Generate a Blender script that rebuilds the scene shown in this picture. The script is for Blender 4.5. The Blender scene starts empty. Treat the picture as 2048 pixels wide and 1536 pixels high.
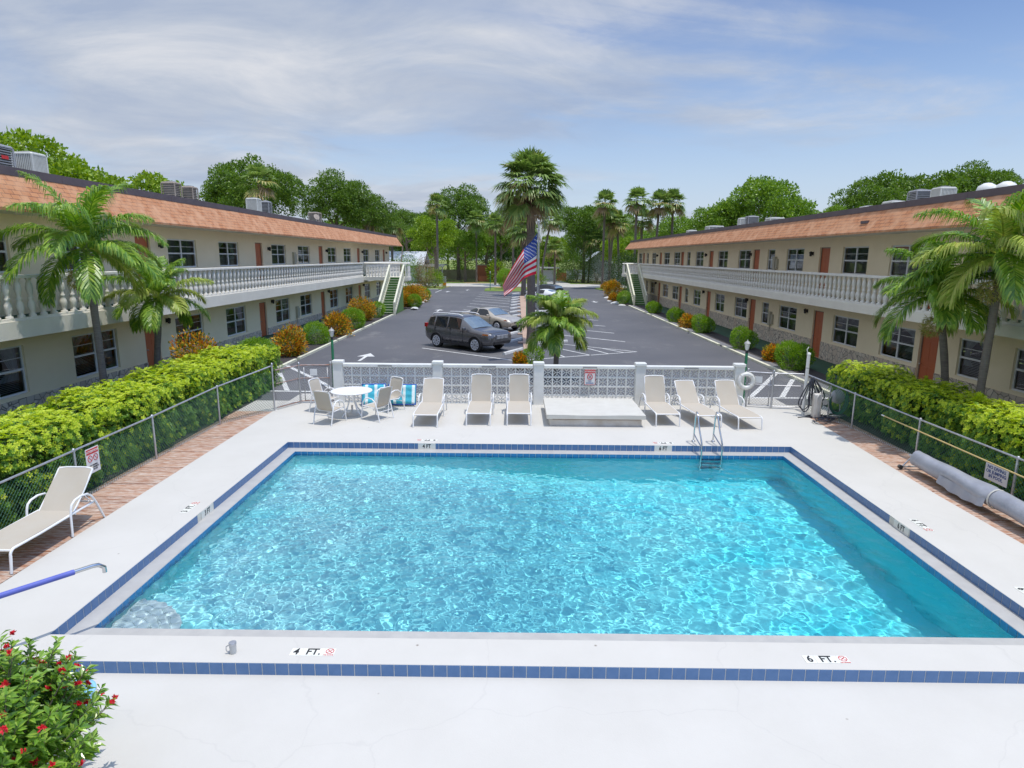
import bpy, math, random
import numpy as np
from mathutils import Vector, Matrix
S = bpy.context.scene
COL = S.collection
R = math.radians
PI = math.pi
rnd = random.Random(7)
rng = np.random.default_rng(11)

# ------------------------------------------------------------------ materials
def nd(nt, t, **kw):
    n = nt.nodes.new(t)
    for k, v in kw.items():
        if k.startswith('_'):
            setattr(n, k[1:], v)
        else:
            n.inputs[k.replace('__', ' ')].default_value = v
    return n

def principled(name):
    m = bpy.data.materials.new(name); m.use_nodes = True
    nt = m.node_tree
    return m, nt, nt.nodes['Principled BSDF'], nt.links.new

def c4(c):
    return (c[0], c[1], c[2], 1.0)

def mix_rgb(nt, fac, a, b):
    n = nt.nodes.new('ShaderNodeMix'); n.data_type = 'RGBA'
    if hasattr(fac, 'is_output'): nt.links.new(fac, n.inputs[0])
    else: n.inputs[0].default_value = fac
    for s, v in ((6, a), (7, b)):
        if hasattr(v, 'is_output'): nt.links.new(v, n.inputs[s])
        else: n.inputs[s].default_value = c4(v)
    return n.outputs[2]

def ramp(nt, src, stops):
    n = nt.nodes.new('ShaderNodeValToRGB')
    e = n.color_ramp.elements
    while len(e) < len(stops): e.new(0.5)
    for k, (p, c) in enumerate(stops):
        e[k].position = p
        e[k].color = c4(c) if not isinstance(c, (int, float)) else (c, c, c, 1)
    nt.links.new(src, n.inputs[0])
    return n.outputs[0]

def noise(nt, scale, detail=3.0, rough=0.55, coord='Object', stretch=None):
    tc = nt.nodes.new('ShaderNodeTexCoord')
    src = tc.outputs[coord]
    if stretch:
        mp = nt.nodes.new('ShaderNodeMapping'); mp.inputs['Scale'].default_value = stretch
        nt.links.new(src, mp.inputs[0]); src = mp.outputs[0]
    n = nd(nt, 'ShaderNodeTexNoise', Scale=scale, Detail=detail, Roughness=rough)
    nt.links.new(src, n.inputs['Vector'])
    return n.outputs['Fac']

def bump(nt, b, h, dist=0.01, strength=0.5):
    n = nd(nt, 'ShaderNodeBump', Strength=strength, Distance=dist)
    nt.links.new(h, n.inputs['Height']); nt.links.new(n.outputs[0], b.inputs['Normal'])

def simple(name, col, col2=None, scale=6.0, rough=0.6, metal=0.0, bmp=0.0, bscale=60.0, spec=0.5, stretch=None, coat=0.0):
    m, nt, b, L = principled(name)
    if col2 is None: col2 = tuple(x * 0.86 for x in col)
    f = noise(nt, scale, 5.0, 0.6, stretch=stretch)
    f = ramp(nt, f, [(0.32, 0.0), (0.68, 1.0)])
    L(mix_rgb(nt, f, col, col2), b.inputs['Base Color'])
    b.inputs['Roughness'].default_value = rough
    b.inputs['Metallic'].default_value = metal
    b.inputs['Specular IOR Level'].default_value = spec
    b.inputs['Coat Weight'].default_value = coat
    if bmp: bump(nt, b, noise(nt, bscale, 4.0, 0.6, stretch=stretch), bmp, 0.6)
    return m

def leafmat(name, cols, rough=0.45, trans=0.25, spec=0.4):
    """each leaf (mesh island) takes its own colour out of a ramp"""
    m, nt, b, L = principled(name)
    g = nt.nodes.new('ShaderNodeNewGeometry')
    n = len(cols)
    c = ramp(nt, g.outputs['Random Per Island'], [(k / max(1, n - 1), cols[k]) for k in range(n)])
    L(c, b.inputs['Base Color'])
    b.inputs['Roughness'].default_value = rough
    b.inputs['Specular IOR Level'].default_value = spec
    tr = nt.nodes.new('ShaderNodeBsdfTranslucent')
    hs = nd(nt, 'ShaderNodeHueSaturation', Saturation=1.1, Value=1.5)
    L(c, hs.inputs['Color']); L(hs.outputs[0], tr.inputs[0])
    mx = nt.nodes.new('ShaderNodeMixShader'); mx.inputs[0].default_value = trans
    L(b.outputs[0], mx.inputs[1]); L(tr.outputs[0], mx.inputs[2])
    L(mx.outputs[0], nt.nodes['Material Output'].inputs[0])
    return m

# ------------------------------------------------------------------ mesh building
class MB:
    def __init__(s): s.v = []; s.f = []; s.m = []; s.sm = []
    def add(s, vs, fs, mi=0, smooth=False):
        o = len(s.v); s.v.extend([tuple(p) for p in vs])
        for f in fs:
            s.f.append(tuple(i + o for i in f)); s.m.append(mi); s.sm.append(smooth)
        return s
    def quad(s, a, b, c, d, mi=0): return s.add([a, b, c, d], [(0, 1, 2, 3)], mi)
    def box(s, x0, x1, y0, y1, z0, z1, mi=0):
        v = [(x0,y0,z0),(x1,y0,z0),(x1,y1,z0),(x0,y1,z0),(x0,y0,z1),(x1,y0,z1),(x1,y1,z1),(x0,y1,z1)]
        return s.add(v, [(0,3,2,1),(4,5,6,7),(0,1,5,4),(1,2,6,5),(2,3,7,6),(3,0,4,7)], mi)
    def xbox(s, M, x0, x1, y0, y1, z0, z1, mi=0):
        o = len(s.v); s.box(x0, x1, y0, y1, z0, z1, mi)
        for i in range(o, len(s.v)): s.v[i] = tuple(M @ Vector(s.v[i]))
        return s
    def rbox(s, x0, x1, y0, y1, z0, z1, r=0.03, mi=0, smooth=True):
        """box with chamfered vertical edges and top edge"""
        def ring(d, z):
            a, b, c, e = x0 + d, x1 - d, y0 + d, y1 - d
            q = r
            return [(a+q,c,z),(b-q,c,z),(b,c+q,z),(b,e-q,z),(b-q,e,z),(a+q,e,z),(a,e-q,z),(a,c+q,z)]
        rings = [ring(0, z0), ring(0, z1 - r), ring(r * .35, z1 - r * .35), ring(r, z1)]
        v = [p for k in rings for p in k]; f = []
        for k in range(3):
            for i in range(8):
                j = (i + 1) % 8; f.append((k*8+i, k*8+j, k*8+8+j, k*8+8+i))
        f.append(tuple(range(24, 32))); f.append(tuple(range(7, -1, -1)))
        return s.add(v, f, mi, False)
    def tube(s, pts, r, n=8, mi=0, smooth=True, closed=False, caps=True):
        P = [Vector(p) for p in pts]; N = len(P)
        rr = r if isinstance(r, (list, tuple)) else [r] * N
        up = None; o = len(s.v); vs = []
        for i in range(N):
            if closed: t = P[(i+1) % N] - P[i-1]
            elif i == 0: t = P[1] - P[0]
            elif i == N-1: t = P[-1] - P[-2]
            else: t = (P[i+1] - P[i]).normalized() + (P[i] - P[i-1]).normalized()
            if t.length < 1e-9: t = Vector((0, 0, 1))
            t.normalize()
            if up is None:
                up = Vector((0, 0, 1)) if abs(t.z) < 0.9 else Vector((1, 0, 0))
            a = t.cross(up)
            if a.length < 1e-6: a = t.orthogonal()
            a.normalize(); b = a.cross(t).normalized(); up = b
            for k in range(n):
                q = 2 * PI * k / n
                vs.append(P[i] + (a * math.cos(q) + b * math.sin(q)) * rr[i])
        fs = []
        for i in range(N if closed else N - 1):
            i2 = (i + 1) % N
            for k in range(n):
                k2 = (k + 1) % n; fs.append((i*n+k, i*n+k2, i2*n+k2, i2*n+k))
        s.add(vs, fs, mi, smooth)
        if caps and not closed:
            s.add([vs[k] for k in range(n)], [tuple(range(n))], mi)
            s.add([vs[(N-1)*n+k] for k in range(n)], [tuple(range(n-1, -1, -1))], mi)
        return s
    def lathe(s, prof, c=(0,0,0), n=16, mi=0, smooth=True):
        vs = []; fs = []
        for (r, z) in prof:
            for k in range(n):
                q = 2*PI*k/n; vs.append((c[0]+r*math.cos(q), c[1]+r*math.sin(q), c[2]+z))
        for i in range(len(prof)-1):
            for k in range(n):
                k2 = (k+1) % n; fs.append((i*n+k, i*n+k2, (i+1)*n+k2, (i+1)*n+k))
        s.add(vs, fs, mi, smooth)
        if prof[0][0] > 1e-4: s.add(vs[:n], [tuple(range(n-1,-1,-1))], mi)
        if prof[-1][0] > 1e-4: s.add(vs[-n:], [tuple(range(n))], mi)
        return s
    def prism(s, poly, z0, z1, mi=0):
        n = len(poly)
        v = [(x, y, z0) for x, y in poly] + [(x, y, z1) for x, y in poly]
        f = [tuple(range(n-1,-1,-1)), tuple(range(n, 2*n))] + [(i, (i+1) % n, n+(i+1) % n, n+i) for i in range(n)]
        return s.add(v, f, mi)
    def disc(s, c, r, axis='z', n=16, mi=0, M=None):
        v = []
        for k in range(n):
            q = 2*PI*k/n; a, b = r*math.cos(q), r*math.sin(q)
            v.append({'z': (c[0]+a, c[1]+b, c[2]), 'y': (c[0]+a, c[1], c[2]+b), 'x': (c[0], c[1]+a, c[2]+b)}[axis])
        return s.add(v, [tuple(range(n))], mi)
    def xf(s, M):
        s.v = [tuple(M @ Vector(p)) for p in s.v]; return s

def link(name, me, parent=None, loc=(0,0,0), rotz=0.0):
    o = bpy.data.objects.new(name, me); COL.objects.link(o)
    o.location = loc; o.rotation_euler = (0, 0, rotz)
    if parent is not None: o.parent = parent
    return o

def to_mesh(name, mb, mats):
    me = bpy.data.meshes.new(name); me.from_pydata(mb.v, [], mb.f)
    for m in (mats if isinstance(mats, (list, tuple)) else [mats]): me.materials.append(m)
    me.polygons.foreach_set('material_index', mb.m)
    me.polygons.foreach_set('use_smooth', mb.sm)
    me.update()
    return me

def ob(name, mb, mats, parent=None, world=False, kind=None, loc=(0,0,0), rotz=0.0):
    """world=True: the shape is given in world coordinates although it hangs under a parent placed elsewhere"""
    if world and parent is not None:
        M = Matrix.Rotation(-parent.rotation_euler[2], 4, 'Z') @ Matrix.Translation(-Vector(parent.location))
        mb.xf(M)
    o = link(name, to_mesh(name, mb, mats), parent, loc, rotz)
    if kind: o['kind'] = kind
    return o

def tag(o, label, cat, group=None):
    o['label'] = label; o['category'] = cat
    if group: o['group'] = group
    return o

def thing(name, label, cat, loc=(0,0,0), rotz=0.0, group=None):
    o = bpy.data.objects.new(name, None); COL.objects.link(o)
    o.location = loc; o.rotation_euler = (0, 0, rotz); o.empty_display_size = 0.2
    return tag(o, label, cat, group)

def dup(root, loc, rotz, label, group=None, scale=None):
    r = root.copy(); COL.objects.link(r); r.location = loc; r.rotation_euler = (0, 0, rotz)
    if scale: r.scale = scale if isinstance(scale, (tuple, list)) else (scale,)*3
    r['label'] = label
    if group: r['group'] = group
    for ch in list(root.children):
        c = ch.copy(); COL.objects.link(c); c.parent = r
        for g in list(ch.children):
            d = g.copy(); COL.objects.link(d); d.parent = c
    return r

def npmesh(name, V, F, mats, MI=None, smooth=False):
    """V (n,3) array, F (m,4) array of quads"""
    me = bpy.data.meshes.new(name)
    me.vertices.add(len(V)); me.vertices.foreach_set('co', np.asarray(V, np.float32).ravel())
    me.loops.add(F.size); me.loops.foreach_set('vertex_index', np.asarray(F, np.int32).ravel())
    me.polygons.add(len(F)); me.polygons.foreach_set('loop_start', np.arange(0, F.size, 4, dtype=np.int32))
    for m in (mats if isinstance(mats, (list, tuple)) else [mats]): me.materials.append(m)
    if MI is not None: me.polygons.foreach_set('material_index', np.asarray(MI, np.int32))
    me.polygons.foreach_set('use_smooth', np.full(len(F), smooth))
    me.update(calc_edges=True); me.validate()
    return me

def text_me(body, size, mat, name='lettering', align='CENTER', sx=1.0, ext=0.0015):
    cu = bpy.data.curves.new('t', 'FONT'); cu.body = body; cu.size = size; cu.align_x = align; cu.align_y = 'CENTER'
    cu.extrude = ext; cu.resolution_u = 2; cu.space_line = 0.95; cu.offset = size*.022
    t = bpy.data.objects.new('t', cu); COL.objects.link(t)
    bpy.context.view_layer.update()
    dg = bpy.context.evaluated_depsgraph_get()
    me = bpy.data.meshes.new_from_object(t.evaluated_get(dg)); me.name = name
    bpy.data.objects.remove(t); bpy.data.curves.remove(cu)
    me.materials.clear(); me.materials.append(mat)
    if sx != 1.0: me.transform(Matrix.Diagonal((sx, 1, 1, 1)))
    return me

# frames for flat things: M maps local x (reading direction), y (up the letters), z (towards the reader)
def frame(o, xdir, ydir):
    x = Vector(xdir).normalized(); y = Vector(ydir).normalized(); z = x.cross(y)
    M = Matrix((x, y, z)).transposed().to_4x4(); M.translation = Vector(o)
    return M

def put(name, me, parent, M, world=False):
    o = bpy.data.objects.new(name, me); COL.objects.link(o)
    if parent is not None:
        o.parent = parent
        if world:
            P = Matrix.Translation(Vector(parent.location)) @ Matrix.Rotation(parent.rotation_euler[2], 4, 'Z')
            M = P.inverted() @ M
    o.matrix_local = M
    return o
# ------------------------------------------------------------------ palette
def deck_mat():
    m, nt, b, L = principled('white_painted_concrete')
    f = ramp(nt, noise(nt, 0.9, 8, .65), [(.35, 0), (.75, 1)])
    c = mix_rgb(nt, f, (.57, .55, .505), (.53, .51, .465))
    f2 = ramp(nt, noise(nt, 14, 8, .75), [(.62, 0), (.75, 1)])
    c = mix_rgb(nt, f2, c, (.56, .55, .52))
    tck = nt.nodes.new('ShaderNodeTexCoord'); nk = nd(nt, 'ShaderNodeTexNoise', Scale=1.6, Detail=6.0); L(tck.outputs['Object'], nk.inputs['Vector'])
    va = nt.nodes.new('ShaderNodeVectorMath'); va.operation = 'MULTIPLY_ADD'; L(nk.outputs['Color'], va.inputs[0]); va.inputs[1].default_value = (.5, .5, .5); L(tck.outputs['Object'], va.inputs[2])
    vk = nd(nt, 'ShaderNodeTexVoronoi', Scale=.28, _feature='DISTANCE_TO_EDGE'); L(va.outputs[0], vk.inputs['Vector'])
    c = mix_rgb(nt, ramp(nt, vk.outputs['Distance'], [(.0, .16), (.0022, 0)]), c, (.36, .35, .33))
    vo = nd(nt, 'ShaderNodeTexVoronoi', Scale=1.35, _feature='F1'); tcv = nt.nodes.new('ShaderNodeTexCoord'); L(tcv.outputs['Object'], vo.inputs['Vector'])
    c = mix_rgb(nt, ramp(nt, vo.outputs['Distance'], [(.012, 1), (.03, 0)]), c, (.25, .22, .18))
    L(c, b.inputs['Base Color']); b.inputs['Roughness'].default_value = .75
    bump(nt, b, noise(nt, 45, 6, .7), .004, .5)
    return m
M_DECK = deck_mat()
M_LEDGE = simple('grey_plaster_ledge', (.46, .45, .42), (.40, .39, .37), 5, .5, bmp=.002)
M_TILE = simple('blue_glazed_tile', (.075, .17, .35), (.10, .20, .39), 9, .25, bmp=.001, bscale=20)
M_TILE2 = simple('deep_blue_tile', (.04, .20, .42), (.06, .25, .5), 9, .2)
M_GROUT = simple('grout', (.72, .70, .62), rough=.8)

def plaster_mat():
    m, nt, b, L = principled('pool_plaster')
    tc = nt.nodes.new('ShaderNodeTexCoord'); sp = nt.nodes.new('ShaderNodeSeparateXYZ'); L(tc.outputs['Object'], sp.inputs[0])
    mr = nd(nt, 'ShaderNodeMapRange'); mr.inputs['From Min'].default_value = -5.4; mr.inputs['From Max'].default_value = 4.5
    L(sp.outputs[0], mr.inputs['Value'])
    c = mix_rgb(nt, mr.outputs[0], (.42, .82, .86), (.08, .78, .87))  # bluer towards the deep end: the water's absorption put into the plaster colour
    c2 = mix_rgb(nt, ramp(nt, noise(nt, .7, 4), [(.4, 0), (.7, 1)]), c, (.24, .80, .84))
    L(c2, b.inputs['Base Color']); b.inputs['Roughness'].default_value = .8
    return m
M_POOL = plaster_mat()
M_STEP = simple('white_plaster_step', (.55, .66, .68), (.45, .58, .62), 4, .7)

def water_mat():
    m = bpy.data.materials.new('pool_water'); m.use_nodes = True; nt = m.node_tree; nt.nodes.clear()
    g = nd(nt, 'ShaderNodeBsdfGlass', IOR=1.333, Roughness=0.0)
    g.inputs['Color'].default_value = (.95, .99, 1, 1)
    o = nt.nodes.new('ShaderNodeOutputMaterial'); nt.links.new(g.outputs[0], o.inputs[0])
    return m
M_WATER = water_mat()

def wood_mat():
    m, nt, b, L = principled('weathered_red_wood')
    tc = nt.nodes.new('ShaderNodeTexCoord'); sp = nt.nodes.new('ShaderNodeSeparateXYZ'); L(tc.outputs['Object'], sp.inputs[0])
    fl = nd(nt, 'ShaderNodeMath', _operation='DIVIDE'); L(sp.outputs[1], fl.inputs[0]); fl.inputs[1].default_value = .145
    f2 = nd(nt, 'ShaderNodeMath', _operation='FLOOR'); L(fl.outputs[0], f2.inputs[0])
    wn = nd(nt, 'ShaderNodeTexWhiteNoise', _noise_dimensions='1D'); L(f2.outputs[0], wn.inputs['W'])
    base = ramp(nt, wn.outputs['Value'], [(0, (.34, .15, .08)), (.5, (.42, .22, .13)), (1, (.26, .11, .06))])
    wear = ramp(nt, noise(nt, 3.2, 8, .72, stretch=(1.2, 9, 1)), [(.44, 0), (.62, 1)])
    c = mix_rgb(nt, wear, base, (.60, .52, .44))
    L(c, b.inputs['Base Color']); b.inputs['Roughness'].default_value = .8
    bump(nt, b, noise(nt, 12, 6, .7, stretch=(1, 12, 1)), .004)
    return m
M_WOOD = wood_mat()

def asphalt_mat():
    m, nt, b, L = principled('sealed_asphalt')
    f = ramp(nt, noise(nt, .16, 6, .6), [(.35, 0), (.7, 1)])
    c = mix_rgb(nt, f, (.088, .089, .098), (.122, .12, .126))
    f2 = ramp(nt, noise(nt, .5, 9, .7, stretch=(1, .45, 1)), [(.56, 0), (.72, 1)])
    c = mix_rgb(nt, f2, c, (.18, .175, .17))
    f3 = ramp(nt, noise(nt, 1.7, 8, .7), [(.70, 0), (.76, 1)])
    c = mix_rgb(nt, f3, c, (.2, .18, .15))
    L(c, b.inputs['Base Color']); b.inputs['Roughness'].default_value = .7
    bump(nt, b, noise(nt, 90, 3, .6), .006, .5)
    return m
M_ASPH = asphalt_mat()
M_LINE = simple('white_road_paint', (.72, .72, .69), (.5, .5, .49), 3.5, .7)
M_YEL = simple('yellowed_white_paint', (.74, .73, .58), (.62, .6, .45), 3, .7)
M_CONC = simple('pale_concrete_road', (.52, .50, .46), (.44, .42, .38), .7, .85, bmp=.004)
M_CURB = simple('grey_concrete_kerb', (.2, .2, .21), (.14, .14, .15), 3, .85, bmp=.004)
M_MULCH = simple('dark_mulch', (.035, .032, .034), (.06, .05, .045), 6, .95, bmp=.03, bscale=25)
M_CARPET = simple('green_outdoor_carpet', (.035, .085, .05), (.05, .11, .06), 5, .95, bmp=.004)
M_CARPET2 = simple('bright_green_carpet', (.10, .20, .055), (.13, .25, .07), 6, .95, bmp=.004)
def grass_mat():
    m, nt, b, L = principled('mown_grass')
    f = ramp(nt, noise(nt, .35, 8, .7), [(.35, 0), (.65, 1)])
    c = mix_rgb(nt, f, (.10, .20, .025), (.20, .25, .05))
    f2 = ramp(nt, noise(nt, .16, 5, .6), [(.5, 0), (.62, 1)])
    c = mix_rgb(nt, f2, c, (.34, .24, .11))
    L(c, b.inputs['Base Color']); b.inputs['Roughness'].default_value = .95
    bump(nt, b, noise(nt, 14, 6, .8), .08, 1)
    return m
M_GRASS = grass_mat()
M_PAVER = simple('pink_pavers', (.48, .33, .25), (.38, .27, .2), 5, .85, bmp=.006)

def stucco(name, a, b_):
    m, nt, b, L = principled(name)
    c = mix_rgb(nt, ramp(nt, noise(nt, 1.1, 6, .6), [(.35, 0), (.7, 1)]), a, b_)
    L(c, b.inputs['Base Color']); b.inputs['Roughness'].default_value = .85
    bump(nt, b, noise(nt, 28, 7, .75), .012, .7)
    return m
M_STUC = stucco('cream_stucco', (.93, .80, .575), (.88, .75, .53))
M_SOFF = stucco('cream_soffit', (.80, .74, .62), (.74, .68, .57))
M_SLAB = stucco('white_painted_slab', (.82, .78, .67), (.74, .70, .60))
M_BAL = simple('white_cast_concrete', (.80, .77, .69), (.70, .67, .60), 3, .7, bmp=.003)

def shingle_mat(name):
    m, nt, b, L = principled(name)
    tc = nt.nodes.new('ShaderNodeTexCoord'); sp = nt.nodes.new('ShaderNodeSeparateXYZ'); L(tc.outputs['Object'], sp.inputs[0])
    cb = nt.nodes.new('ShaderNodeCombineXYZ'); L(sp.outputs[1], cb.inputs[0]); L(sp.outputs[2], cb.inputs[1])
    br = nd(nt, 'ShaderNodeTexBrick', Scale=1.0)
    br.inputs['Brick Width'].default_value = .31; br.inputs['Row Height'].default_value = .125
    br.inputs['Mortar Size'].default_value = .010; br.inputs['Mortar Smooth'].default_value = .1; br.inputs['Bias'].default_value = 0
    br.inputs['Color1'].default_value = c4((.60, .275, .13)); br.inputs['Color2'].default_value = c4((.50, .205, .09))
    br.inputs['Mortar'].default_value = c4((.22, .10, .06))
    L(cb.outputs[0], br.inputs['Vector'])
    f = ramp(nt, noise(nt, 2.2, 6, .6), [(.4, 0), (.7, 1)])
    L(mix_rgb(nt, f, br.outputs['Color'], (.64, .35, .20)), b.inputs['Base Color'])
    b.inputs['Roughness'].default_value = .9
    # every course laps over the one below
    md = nd(nt, 'ShaderNodeMath', _operation='MODULO'); L(sp.outputs[2], md.inputs[0]); md.inputs[1].default_value = .125
    bump(nt, b, md.outputs[0], .12, -.6 if False else .5)
    return m
M_SHIN = shingle_mat('terracotta_shingles')
M_FASC = simple('brown_metal_edge', (.13, .10, .11), (.17, .13, .14), 2, .5, metal=.3)
M_ROOF = simple('flat_roof_membrane', (.45, .44, .42), (.36, .35, .33), .8, .9)

def stone_mat():
    m, nt, b, L = principled('flagstone_cladding')
    tc = nt.nodes.new('ShaderNodeTexCoord')
    v = nd(nt, 'ShaderNodeTexVoronoi', Scale=4.2, _feature='DISTANCE_TO_EDGE'); L(tc.outputs['Object'], v.inputs['Vector'])
    v2 = nd(nt, 'ShaderNodeTexVoronoi', Scale=4.2); L(tc.outputs['Object'], v2.inputs['Vector'])
    sp = nt.nodes.new('ShaderNodeSeparateXYZ'); L(v2.outputs['Color'], sp.inputs[0])
    c = ramp(nt, sp.outputs[0], [(0, (.62, .50, .40)), (.5, (.74, .65, .54)), (1, (.54, .46, .38))])
    mk = ramp(nt, v.outputs['Distance'], [(.02, 1), (.05, 0)])
    L(mix_rgb(nt, mk, c, (.24, .20, .17)), b.inputs['Base Color']); b.inputs['Roughness'].default_value = .85
    bump(nt, b, ramp(nt, v.outputs['Distance'], [(0, 0), (.08, 1)]), .02, .8)
    return m
M_STONE = stone_mat()
M_DOOR = simple('terracotta_door_paint', (.54, .14, .055), (.48, .12, .05), 2, .45)
M_TRIM = simple('brown_door_trim', (.33, .23, .18), rough=.7)
M_FRAME = simple('white_aluminium', (.74, .76, .78), (.68, .7, .72), 2, .4)
M_PVC = simple('white_plastic', (.80, .80, .77), (.72, .72, .68), 3, .35)
M_SLAT = simple('grey_blind', (.52, .55, .57), (.42, .45, .47), 2, .6)
M_CURT = simple('pale_curtain', (.72, .72, .70), (.5, .52, .52), 3, .8)
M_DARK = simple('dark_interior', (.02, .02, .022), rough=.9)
def glass_mat(name, tint, rough=.02):
    m = bpy.data.materials.new(name); m.use_nodes = True; nt = m.node_tree; nt.nodes.clear(); L = nt.links.new
    t = nt.nodes.new('ShaderNodeBsdfTransparent'); t.inputs[0].default_value = c4(tint)
    g = nd(nt, 'ShaderNodeBsdfGlossy', Roughness=rough)
    f = nd(nt, 'ShaderNodeFresnel', IOR=1.7)
    mx = nt.nodes.new('ShaderNodeMixShader'); o = nt.nodes.new('ShaderNodeOutputMaterial')
    L(f.outputs[0], mx.inputs[0]); L(t.outputs[0], mx.inputs[1]); L(g.outputs[0], mx.inputs[2]); L(mx.outputs[0], o.inputs[0])
    return m
M_GLASS = glass_mat('window_glass', (.62, .68, .70))
M_GALV = simple('galvanised_steel', (.55, .56, .58), (.42, .42, .44), 12, .4, metal=.7)
M_RUST = simple('rusty_rail', (.45, .38, .36), (.34, .16, .1), 5, .6, metal=.4)
M_CHROME = simple('stainless_steel', (.62, .63, .64), (.55, .56, .57), 4, .15, metal=1)
M_VINYL = simple('green_vinyl_wire', (.03, .14, .085), (.05, .19, .12), 4, .5)
M_WIRE = simple('galvanised_wire', (.4, .42, .43), rough=.5, metal=.5)
M_METER = simple('beige_meter_box', (.50, .46, .36), (.42, .39, .31), 3, .6)
M_GREENP = simple('green_post_paint', (.02, .18, .08), (.03, .24, .11), 3, .4)
M_BLACK = simple('black_rubber', (.018, .018, .02), (.03, .03, .032), 6, .6)
M_HOSE = simple('dark_hose', (.05, .055, .075), (.03, .03, .04), 6, .4)
M_GREY = simple('grey_metal_box', (.36, .36, .35), (.28, .28, .27), 5, .5)
M_ALU = simple('unit_casing_light', (.62, .62, .58), (.54, .54, .5), 4, .5)
M_ALU2 = simple('unit_casing_grey', (.36, .37, .38), (.28, .28, .3), 4, .5)
M_RUSTY = simple('unit_casing_weathered', (.40, .34, .28), (.30, .24, .19), 3, .6)
M_FIN = simple('unit_louvre', (.12, .12, .12), (.2, .2, .2), 8, .5)
M_RED = simple('sign_red', (.62, .03, .03), rough=.5)
M_BLUEINK = simple('sign_blue', (.05, .1, .3), rough=.5)
M_SIGN = simple('sign_white', (.78, .78, .76), (.7, .7, .7), 4, .4)
M_INK = simple('black_ink', (.02, .02, .02), rough=.5)
M_LANT = simple('lantern_glass', (.75, .74, .68), rough=.3)
def sling_mat():
    m, nt, b, L = principled('beige_sling_mesh')
    tc = nt.nodes.new('ShaderNodeTexCoord')
    w = nd(nt, 'ShaderNodeTexWave', Scale=55.0, Distortion=1.5, Detail=2.0, _bands_direction='Y'); L(tc.outputs['Object'], w.inputs['Vector'])
    c = mix_rgb(nt, w.outputs['Fac'], (.62, .555, .46), (.53, .475, .39))
    c = mix_rgb(nt, ramp(nt, noise(nt, 4, 5), [(.4, 0), (.7, 1)]), c, (.58, .53, .45))
    L(c, b.inputs['Base Color']); b.inputs['Roughness'].default_value = .8
    tr = nt.nodes.new('ShaderNodeBsdfTranslucent'); L(c, tr.inputs[0])
    mx = nt.nodes.new('ShaderNodeMixShader'); mx.inputs[0].default_value = .2
    L(b.outputs[0], mx.inputs[1]); L(tr.outputs[0], mx.inputs[2]); L(mx.outputs[0], nt.nodes['Material Output'].inputs[0])
    return m
M_SLING = sling_mat()
M_TABLE = simple('white_enamel', (.82, .82, .82), (.78, .78, .78), 4, .3)
M_TARP = simple('grey_cover_fabric', (.36, .37, .41), (.28, .29, .33), 2.5, .35, bmp=.02, bscale=7)
M_SPA = simple('pale_vinyl_cover', (.62, .60, .54), (.56, .54, .48), 3, .5)
M_SPA2 = simple('off_white_skirt', (.68, .66, .62), (.5, .45, .38), 2, .6)
M_BARK = simple('tree_bark', (.16, .12, .09), (.26, .21, .17), 7, .9, bmp=.03, bscale=14, stretch=(1, 1, .3))
M_PBARK = simple('palm_bark', (.24, .20, .17), (.15, .12, .1), 5, .9, bmp=.03, bscale=9, stretch=(1, 1, 5))
M_PBARK2 = simple('ringed_palm_bark', (.13, .11, .10), (.22, .19, .165), 9, .9, bmp=.012, bscale=12, stretch=(.6, .6, 9))
M_BOOT = simple('old_leaf_bases', (.26, .15, .09), (.16, .09, .06), 12, .9, bmp=.03)
# foliage
L_OAK = leafmat('dark_tree_leaves', [(.06, .12, .012), (.10, .19, .02), (.15, .25, .03), (.21, .32, .045)])
L_FICUS = leafmat('mid_tree_leaves', [(.09, .18, .015), (.14, .26, .02), (.20, .33, .035), (.28, .41, .05)])
L_BRIGHT = leafmat('bright_tree_leaves', [(.14, .25, .012), (.20, .33, .02), (.27, .39, .03), (.34, .44, .045)])
L_SAB = leafmat('sabal_fronds', [(.13, .22, .05), (.21, .31, .07), (.32, .41, .12)], rough=.4)
L_SABY = leafmat('old_sabal_fronds', [(.30, .33, .07), (.40, .38, .11), (.42, .30, .14)], rough=.5)
L_DEAD = leafmat('dry_fronds', [(.30, .20, .12), (.38, .27, .17), (.26, .18, .11)], rough=.8)
L_PALM = leafmat('feather_palm_leaflets', [(.08, .19, .02), (.15, .29, .03), (.24, .39, .04), (.40, .50, .08)], rough=.35, spec=.6)
L_PALMY = leafmat('yellowing_leaflets', [(.22, .32, .04), (.34, .42, .07), (.45, .46, .12)], rough=.4)
L_BUSH = leafmat('green_shrub_leaves', [(.09, .21, .01), (.18, .34, .02), (.28, .45, .03)])
L_BUSHN = leafmat('new_shrub_leaves', [(.24, .40, .04), (.34, .48, .06)])
L_HEDGE = leafmat('hedge_leaves', [(.07, .17, .012), (.12, .25, .02), (.18, .32, .03)])
L_HEDGEY = leafmat('lime_hedge_leaves', [(.34, .48, .02), (.48, .60, .03), (.62, .68, .05), (.42, .54, .03)], trans=.3)
L_CROT = leafmat('croton_leaves', [(.75, .38, .02), (.80, .52, .05), (.66, .26, .02), (.40, .10, .02), (.20, .26, .03), (.14, .22, .03), (.80, .62, .12)])
for n_ in L_CROT.node_tree.nodes:      # each croton leaf keeps one clear colour
    if n_.type == 'VALTORGB': n_.color_ramp.interpolation = 'CONSTANT'
L_CROTD = leafmat('dark_croton_leaves', [(.12, .17, .02), (.22, .10, .02), (.16, .22, .03), (.5, .3, .03)])
L_RED = leafmat('flower_shrub_leaves', [(.08, .18, .015), (.14, .28, .025), (.22, .38, .04), (.34, .48, .07)], rough=.28, spec=.7)
L_PETAL = leafmat('red_petals', [(.65, .02, .04), (.75, .04, .06), (.6, .01, .02)], trans=.15)
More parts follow.
